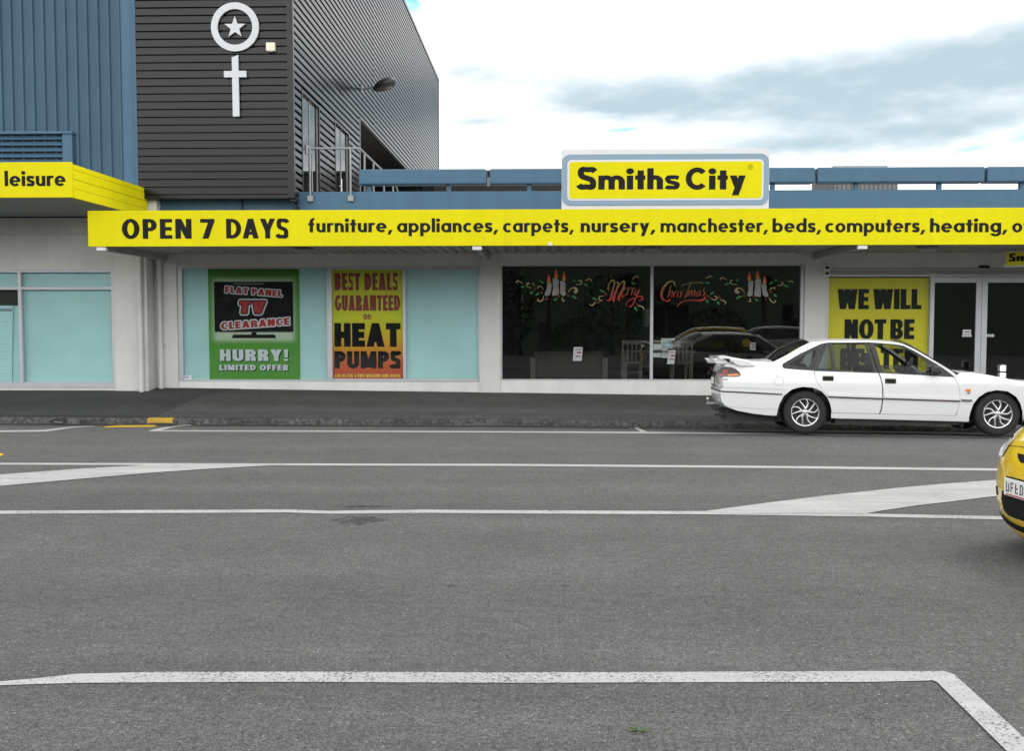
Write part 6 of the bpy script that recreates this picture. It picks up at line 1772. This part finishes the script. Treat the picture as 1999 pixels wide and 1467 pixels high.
# underside, floor, wheel houses, exhaust
zs_ = sillp[0][1]
ub = MB(); ub.box(-.28 - .85, 3.3, -.58, .58, .17, .60); ub.box(.42, 2.30, -.80, .80, zs_ - .01, zs_ + .10); ub.box(.45, 2.3, -.76, .76, .155, .45)
ub.box(-1.12, -.4, -.70, .70, .34, .74); ub.build('underbody', M['black'], sedan)
ub = MB()
for x in (0, 2.735):
    arc_ = [(x + .40 * math.cos(R(a)), .335 + .40 * math.sin(R(a))) for a in range(-20, 201, 10)]
    for sd_ in (-1, 1):
        ub = MB(); n = len(arc_); ub.add([(p[0], sd_ * .585, p[1]) for p in arc_] + [(p[0], sd_ * .865, p[1]) for p in arc_], [(i, i + 1, n + i + 1, n + i) for i in range(n - 1)]); ub.build('wheel_housing', M['black'], sedan, solid=.004)
ex_ = MB(); ex_.tube([(-1.3, -.45, .27), (-.75, -.45, .25), (.2, -.4, .24)], .028, 10); ex_.tube([(-.95, -.45, .25), (-.45, -.45, .25)], .09, 12); ex_.build('exhaust', M['alloy_dark'], sedan, smooth=True)
for x in (2.32,):
    for sd_ in (-1, 1): mf = MB(); mf.box(x - .012, x, sd_ * .62, sd_ * .84, .12, .36); mf.move(lambda v: (v.x - (.36 - v.z) * .25, v.y, v.z)); mf.build('mud_flap', M['black'], sedan)
# dashboard, wheel, seats, mirror
db_ = MB(); db_.box(1.85, 2.45, -.70, .70, .58, .90); db_.build('dashboard', M['black'], sedan, bevel=.06, smooth=True)
db_ = MB(); db_.box(-.72, .12, -.62, .62, .74, .86); db_.build('parcel_shelf', M['black'], sedan, bevel=.03)
swp = cs(1783, 719)
st_ = empty('steering_wheel', (swp[0] + .02, -.36, swp[1] - .02)); st_.parent = sedan; st_.rotation_euler = (0, R(-65), 0)
mb = MB(); N1 = 28; mb.tube([(.185 * math.cos(2 * math.pi * k / N1), .185 * math.sin(2 * math.pi * k / N1), 0) for k in range(N1 + 1)], .016, 8, caps=False); mb.build('rim', M['black'], st_, smooth=True)
mb = MB(); mb.ball((0, 0, -.02), (.06, .06, .03), 12, 6); mb.tube([(-.17, 0, 0), (0, 0, -.02), (.17, 0, 0)], .014, 6); mb.tube([(0, 0, -.03), (0, 0, -.35)], .025, 8); mb.build('boss', M['black'], st_, smooth=True)
for y in (-.37, .37): seat(sedan, 1.45, y, .42)
seat(sedan, .42, 0, .44, True)
for sd_ in (-1, 1):
    q = cs(1826, 720); yy = car.hw(*q)
    mi = MB(); mi.box(q[0] - .05, q[0] + .09, sd_ * (yy - .02), sd_ * (yy + .19), q[1] - .085, q[1] + .04)
    mi.move(lambda v: (v.x - abs(v.y) * .05, v.y, v.z)); mo = mi.build('door_mirror', M['black'], fds[0 if sd_ < 0 else 1], bevel=.03, smooth=True)
    mg_ = MB(); mg_.box(q[0] - .10, q[0] - .096, sd_ * (yy + .02), sd_ * (yy + .17), q[1] - .065, q[1] + .02); mg_.build('mirror_glass', M['chrome'], mo)
RT = .325
WB = csy(1948.3, 813, -TY)[0]
print('wheelbase', WB, 'rear end', x_rear_end, x_mid_end)
for x in (0, WB):
    for sd_ in (-1, 1):
        # wheels stand on the road; the car leans a little with the camber
        wheel(sedan, x, sd_ * (TY - .105), RT, RT, .21, .208, sd_)

# ---------------------------------------------------------------- hatchbacks
def hatchback(loc, rz, paint, lab, cat='car', name='hatchback'):
    t = empty(name, loc, lab, cat, rz=rz)
    hwt = [(.12, .74), (.2, .79), (.35, .825), (.55, .845), (.75, .842), (.92, .82), (1.02, .79), (1.42, .61), (1.50, .55)]
    c = Car(hwt)
    nose_ = [(2.98, .20), (3.08, .235), (3.115, .34), (3.12, .50), (3.10, .64), (3.05, .76), (2.94, .87)]
    hood_ = [(2.75, .94), (2.5, .98), (2.25, 1.01)]
    a_ = [(2.12, 1.02), (1.75, 1.22), (1.45, 1.365), (1.30, 1.425)]
    roof_ = [(1.1, 1.455), (.7, 1.475), (.2, 1.465), (-.25, 1.43)]
    rear_ = [(-.38, 1.36), (-.52, 1.12), (-.58, 1.0)]
    tail_ = [(-.63, .85), (-.66, .65), (-.69, .52), (-.69, .38), (-.62, .24)]
    def zt(x):
        if x > 2.12: return lin(sorted(nose_[5:] + hood_ + a_[:1]), x)
        return None
    c.ztop = zt; c.edge = .07
    c.xf = (2.3, 3.12, .26); c.xr = (-.2, -.69, .10)
    def arch(x): return [(x + .345 * math.cos(R(a)), .30 + .345 * math.sin(R(a))) for a in range(200, -21, -12)]
    out = nose_ + hood_ + a_ + roof_ + rear_ + tail_ + arch(0) + arch(2.39) + [(2.9, .17)]
    dlo = [(2.02, 1.03), (1.72, 1.18), (1.43, 1.33), (1.25, 1.385), (.9, 1.41), (.2, 1.405), (-.2, 1.36), (-.38, 1.12), (-.36, 1.06), (.3, 1.01), (1.2, .985)]
    body = c.panel('body_side', out, paint, t, [dlo], step=.06)
    g1 = [(1.88, 1.05), (1.68, 1.17), (1.41, 1.305), (1.22, 1.36), (.93, 1.375), (.80, 1.02), (1.2, 1.01)]; g2 = [(.86, 1.38), (.3, 1.375), (-.12, 1.33), (-.28, 1.12), (.3, 1.04), (.74, 1.025)]
    c.panel('window_frame', shrink(dlo, .001), M['black'], t, [g1, g2], off=-.004, step=.05, solid=.03)
    for g in (g1, g2): c.panel('window', g, M['mirror_glass'], t, off=-.016, step=.06, solid=0)
    for a, b, d_, e_ in ((.80, 1.02, 2.0, .30),):
        c.panel('door_gap', [(.79, .98), (.80, .98), (.83, .35), (.82, .35)], M['ink'], t, off=.001, solid=0, step=.03); c.panel('door_gap', [(1.96, 1.0), (1.97, 1.0), (2.0, .60), (1.93, .33), (1.92, .33), (1.99, .60)], M['ink'], t, off=.001, solid=0, step=.03)
    c.panel('handle', [(.86, .85), (1.02, .85), (1.02, .885), (.86, .885)], paint, t, off=.02, solid=.018)
    nb_ = [.12, .14, .16, .17, .16, .15, .13]
    full_ = nose_ + hood_ + a_[:1]; fb_ = nb_ + [.085, .055, .045, .05]
    c.loft('front_bumper', None, 0, paint, t, nt=30, step=.03, ev=c.part_of(full_, fb_, 0, 5, 2.3))
    c.loft('bonnet', None, 0, paint, t, nt=30, ev=c.part_of(full_, fb_, 5, len(full_) - 1, 2.3))
    c.loft('windscreen', a_, .08, M['mirror_glass'], t); c.loft('roof', a_[-1:] + roof_ + rear_[:1], .04, paint, t); c.loft('rear_window', rear_, .06, M['mirror_glass'], t); c.loft('tailgate', rear_[-1:] + tail_, .07, paint, t)
    ev = c.part_of(full_, fb_, 0, 7, 2.3)
    # height along the nose -> parameter
    tabu = [(ev(k / 80, 0)[2], k / 80) for k in range(81)]
    def front(nm, tz, m, off=.008, par=None, nt=16, nz_=6):
        """tz: list of (height, half-width fraction left, right)"""
        mb = MB(); rows = []
        for i in range(nz_ + 1):
            f = i / nz_ * (len(tz) - 1); k = min(int(f), len(tz) - 2); f -= k
            z = tz[k][0] + (tz[k + 1][0] - tz[k][0]) * f; a = tz[k][1] + (tz[k + 1][1] - tz[k][1]) * f; b = tz[k][2] + (tz[k + 1][2] - tz[k][2]) * f
            rows.append([ev(lin(tabu, z), a + (b - a) * j / nt, off) for j in range(nt + 1)])
        mb.add([v for r_ in rows for v in r_], [(i * (nt + 1) + k, i * (nt + 1) + k + 1, (i + 1) * (nt + 1) + k + 1, (i + 1) * (nt + 1) + k) for i in range(nz_) for k in range(nt)])
        return mb.build(nm, m, par or t, fix=False, smooth=True, solid=.004)
    front('lower_grille', [(.30, -.34, .34), (.33, -.46, .46), (.40, -.52, .52), (.47, -.46, .46)], M['ink'], .004)
    front('bumper_lip', [(.205, -.8, .8), (.235, -.84, .84), (.25, -.84, .84)], M['ink'], .01)
    ug = front('upper_grille', [(.70, -.12, .12), (.72, -.20, .20), (.755, -.27, .27)], M['ink'], .004)
    front('bonnet_gap', [(.80, -.80, .80), (.805, -.80, .80)], M['ink'], .001, nz_=2)
    for sd_ in (-1, 1):
        hl = front('headlight', [(.72, .66 * sd_, .86 * sd_), (.79, .60 * sd_, .96 * sd_), (.85, .62 * sd_, .985 * sd_), (.869, .68 * sd_, .985 * sd_)], M['lamp_lens'], .012)
        front('fog_lamp', [(.40, .74 * sd_, .84 * sd_), (.47, .74 * sd_, .84 * sd_)], M['ink'], .002)
    # plate stands flat on the bumper
    xq = ev(lin(tabu, .51), 0)[0] + .012
    pm_ = MB(); pm_.box(xq - .01, xq, -.18, .18, .455, .58); pp = pm_.build('number_plate', M['plate'], t, bevel=.004)
    pr_ = MB()
    for k in range(6):
        y = -.145 + k * .056
        pr_.box(xq + .0005, xq + .002, y - .004, y + .004, .485, .555)
        if k % 2: pr_.box(xq + .0005, xq + .002, y + .0045, y + .028, .547, .555)
        if k % 3 != 1: pr_.box(xq + .0005, xq + .002, y + .0045, y + .028, .485, .493)
        if k in (0, 3, 4): pr_.box(xq + .0005, xq + .002, y + .024, y + .032, .494, .546)
        if k in (1, 2, 5): pr_.box(xq + .0005, xq + .002, y + .0045, y + .024, .516, .524)
    pr_.build('plate_characters', M['ink'], pp)
    pr_ = MB(); pr_.box(xq + .0005, xq + .002, -.15, .15, .462, .470); pr_.build('plate_stripe', M['red_print'], pp)
    pr_ = MB(); pr_.box(xq - .03, xq - .0105, -.185, .185, .45, .59); pr_.build('plate_holder', M['ink'], pp, bevel=.01)
    ub_ = MB(); ub_.box(-.6, 2.9, -.56, .56, .19, .55); ub_.box(.4, 1.95, -.78, .78, .17, .30); ub_.build('underbody', M['black'], t)
    sh_ = MB(); sh_.box(-.45, 1.9, -.66, .66, .56, .96); sh_.build('cabin_floor', M['black'], t)
    for y in (-.35, .35): seat(t, 1.2, y, .62)
    for x in (0, 2.39):
        for sd_ in (-1, 1): wheel(t, x, sd_ * .735, .30, .30, .19, .19, sd_, swirl=False)
    for sd_ in (-1, 1):
        mi = MB(); mi.box(1.83, 1.95, sd_ * .80, sd_ * .97, 1.0, 1.12); mo = mi.build('door_mirror', paint, t, bevel=.035, smooth=True)
    return t


yel = hatchback((6.60, 7.62, 0), math.pi + R(7), M['car_yellow'], 'bright yellow hatchback nosing into the picture at the right edge')
silver = copy_tree(yel); silver.location = (9.55, 3.7, 0); silver['label'] = 'silver hatchback parked on the near side, reflected in dark window'
for o_ in [silver] + list(silver.children_recursive):
    if o_.type == 'MESH' and M['car_yellow'].name in [mm_.name for mm_ in o_.data.materials]:
        o_.data = o_.data.copy(); o_.data.materials.clear(); o_.data.materials.append(M['car_silver'])

# ================================================================== what the dark glass mirrors from across the street
gb = empty('green_building', (-1, -15, 0), 'green walled building across the street, mirrored in the dark window', 'building')
mb = MB(); mb.box(-.2, 44, -8, 0, -.3, 5.1); mb.build('wall', M['green_wall'], gb)
mb = MB(); mb.box(-.4, 44.2, -8.2, .2, 5.101, 5.3); mb.build('roof', M['dark'], gb)
for x in (7, 14.5): mb = MB(); mb.box(x, x + 2.2, .001, .05, .9, 2.6); mb.build('window', M['blackgloss'], gb)
pb_ = empty('pale_building', (-6, -16, 0), 'pale grey building across the street, mirrored at left of dark window', 'building')
mb = MB(); mb.box(-6, 4.6, -8, 0, -.3, 5.6); mb.build('wall', M['pale_wall'], pb_)
mb = MB(); mb.box(-6.2, 4.7, -8.2, .15, 5.601, 5.8); mb.build('roof', M['dark'], pb_)


def cabbage_tree(x, y, h, lab):
    t = empty('cabbage_tree', (x, y, -.1), lab, 'tree', 'cabbage trees across the street')
    mb = MB(); mb.tube([(0, 0, 0), (.08, 0, h * .4), (.02, .03, h * .8), (.1, 0, h)], [.14, .11, .09, .07], 8); mb.build('trunk', M['bark'], t, smooth=True)
    mb = MB()
    for cx, cy, cz in ((.1, 0, h), (-.35, .2, h - .3), (.45, -.15, h - .2)):
        for _ in range(130):
            a, e = rnd.uniform(0, 2 * math.pi), math.asin(rnd.uniform(-.6, 1)); l = rnd.uniform(.55, .95)
            d = Vector((math.cos(a) * math.cos(e), math.sin(a) * math.cos(e), math.sin(e))); s_ = d.cross(Vector((0, 0, 1))).normalized() * .03
            b = Vector((cx, cy, cz)); m_ = b + d * l * .5; tip = b + d * l - Vector((0, 0, .18 * l))
            mb.add([b, m_ + s_, tip, m_ - s_], [(0, 1, 2, 3)])
    mb.build('crown', M['leaf'], t, fix=False)


cabbage_tree(.25, -9, 3.6, 'spiky cabbage tree mirrored behind the left painted candles')
cabbage_tree(4.3, -9.5, 3.9, 'spiky cabbage tree mirrored behind the word Merry')
cabbage_tree(6.2, -9.2, 3.3, 'spiky cabbage tree mirrored behind the word Christmas')
cabbage_tree(11.2, -9.4, 3.7, 'spiky cabbage tree mirrored behind the right painted candles')


def shrub(x, y, w_, h_, lab):
    t = empty('shrub', (x, y, -.1), lab, 'shrub', 'shrubs across the street')
    mb = MB(); mb.tube([(0, 0, 0), (0, .05, h_ * .5)], .06, 6); mb.build('stem', M['bark'], t)
    mb = MB()
    for _ in range(700):
        u = Vector((rnd.gauss(0, 1), rnd.gauss(0, 1), rnd.gauss(0, 1))).normalized() * rnd.uniform(.55, 1) ** .5
        p = Vector((u.x * w_, u.y * w_ * .6, h_ * .55 + u.z * h_ * .5)); a = Vector((rnd.uniform(-1, 1), rnd.uniform(-1, 1), rnd.uniform(-1, 1))).normalized() * .13; b = a.cross(Vector((rnd.uniform(-1, 1), rnd.uniform(-1, 1), 1))).normalized() * .09
        mb.add([p - a, p + b, p + a, p - b], [(0, 1, 2, 3)])
    mb.build('foliage', M['leaf'], t, fix=False)


shrub(2.0, -8.5, 1.6, 1.9, 'low bushy shrub mirrored beside the left cabbage tree')
shrub(3.6, -10.5, 1.8, 4.2, 'tall dark bushy shrub mirrored left of the mullion')
shrub(-1.6, -8.5, 1.2, 4.4, 'tall dark shrub mirrored at the left end of dark window')
shrub(8.8, -10, 1.8, 2.4, 'broad dark shrub mirrored above the parked sedan')

tl_ = MB()
for k in range(20): tl_.box(-48 + 2 * k, -46.02 + 2 * k, -16, -14.6, -.2, 5.1 + .3 * math.sin(k * 1.4))  # solid blocks added inside the belt to close bright sky gaps in reflections
for _ in range(5200):
    x = rnd.uniform(-48, -9); hgt_ = 5.3 + .35 * math.sin(x * .7) + .25 * math.sin(x * 2.3); p = Vector((x, -14.2 + rnd.gauss(0, .5), rnd.uniform(-.2, 1) * hgt_ if rnd.random() < .8 else hgt_ * rnd.uniform(.85, 1.08)))
    a = Vector((rnd.uniform(-1, 1), rnd.uniform(-1, 1), rnd.uniform(-1, 1))).normalized() * .42; b = a.cross(Vector((rnd.uniform(-1, 1), rnd.uniform(-1, 1), 1))).normalized() * .30
    tl_.add([p - a, p + b, p + a, p - b], [(0, 1, 2, 3)])
tag(tl_.build('treeline', M['leaf'], fix=False), 'dark belt of trees across the street, mirrored dimly in the poster windows', 'trees', kind='stuff')


# ================================================================== the photographer, seen only as a dark shape in the glass
pr = empty('person', (-.02, -.62, 0), 'person in dark clothes holding a camera up, mirrored in the dark window', 'person')


def skin_mesh(name, verts, edges, radii, m, parent, sub=2):
    me = bpy.data.meshes.new(name); me.from_pydata(verts, edges, []); me.materials.append(m)
    o = bpy.data.objects.new(name, me); COL.objects.link(o); o.parent = parent
    sk = o.modifiers.new('skin', 'SKIN'); sk.use_smooth_shade = True
    for i, r_ in enumerate(radii):
        d = me.skin_vertices[0].data[i]; d.radius = r_ if isinstance(r_, tuple) else (r_, r_); d.use_root = i == 0
    ss_ = o.modifiers.new('sub', 'SUBSURF'); ss_.levels = ss_.render_levels = sub
    return o


M['skin'] = mat('skin', (.42, .26, .19), .55)
V_, E_, R_ = [(0, 0, .95)], [], [(.16, .11)]
def joint(p, r_, par): V_.append(p); R_.append(r_); E_.append((par, len(V_) - 1)); return len(V_) - 1
sp1 = joint((0, .0, 1.15), (.145, .10), 0); sp2 = joint((0, .0, 1.38), (.17, .11), sp1); nk = joint((0, .02, 1.52), (.06, .06), sp2); hd = joint((0, .05, 1.62), (.075, .09), nk); joint((0, .05, 1.76), (.075, .085), hd)
for sx_ in (-1, 1):
    h1 = joint((sx_ * .10, 0, .88), (.085, .09), 0); k1 = joint((sx_ * .12, .02, .48), (.058, .062), h1); a1 = joint((sx_ * .13, -.02, .09), (.042, .045), k1); joint((sx_ * .15, .14, .05), (.04, .032), a1)
    s1 = joint((sx_ * .19, .0, 1.43), (.058, .058), sp2); e1_ = joint((sx_ * .30, .14, 1.24), (.045, .045), s1); w1 = joint((sx_ * .12, .33, 1.56), (.03, .03), e1_); hn = joint((sx_ * .085, .37, 1.62), (.03, .022), w1)
    for q in range(4): f1 = joint((sx_ * (.075 - .004 * q), .39, 1.60 + .022 * q), (.009, .009), hn); joint((sx_ * .045, .425, 1.605 + .022 * q), (.008, .008), f1)
    t1_ = joint((sx_ * .07, .36, 1.58), (.010, .010), hn); joint((sx_ * .04, .37, 1.57), (.009, .009), t1_)
skin_mesh('body', V_, E_, R_, mat('dark_clothes', (.025, .026, .03), .85), pr, 1)
mb = MB(); mb.ball((0, .055, 1.665), (.076, .098, .112), 20, 14); mb.ball((0, .152, 1.655), (.014, .016, .022), 8, 6)
for sx_ in (-1, 1): mb.ball((sx_ * .078, .05, 1.66), (.012, .022, .03), 8, 6)
mb.build('head', M['skin'], pr, smooth=True)
mb = MB(); mb.ball((0, .04, 1.70), (.084, .104, .105), 18, 12); mb.move(lambda v: (v.x, v.y - max(0, 1.68 - v.z) * .9, v.z)); mb.build('hair', M['wood_dark'], pr, smooth=True)
cmo = empty('pocket_camera', (-.02, -.62 + .415, 1.635), 'small black camera in the raised hands of the mirrored person', 'camera')
mb = MB(); mb.box(-.05, .05, -.012, .012, -.03, .03); mb.build('casing', M['black'], cmo, bevel=.004)
mb = MB(); mb.lathe([(.022, .012), (.022, .03), (.012, .032), (0, .03)], 'y', 20); mb.build('lens', M['blackgloss'], cmo, smooth=True)
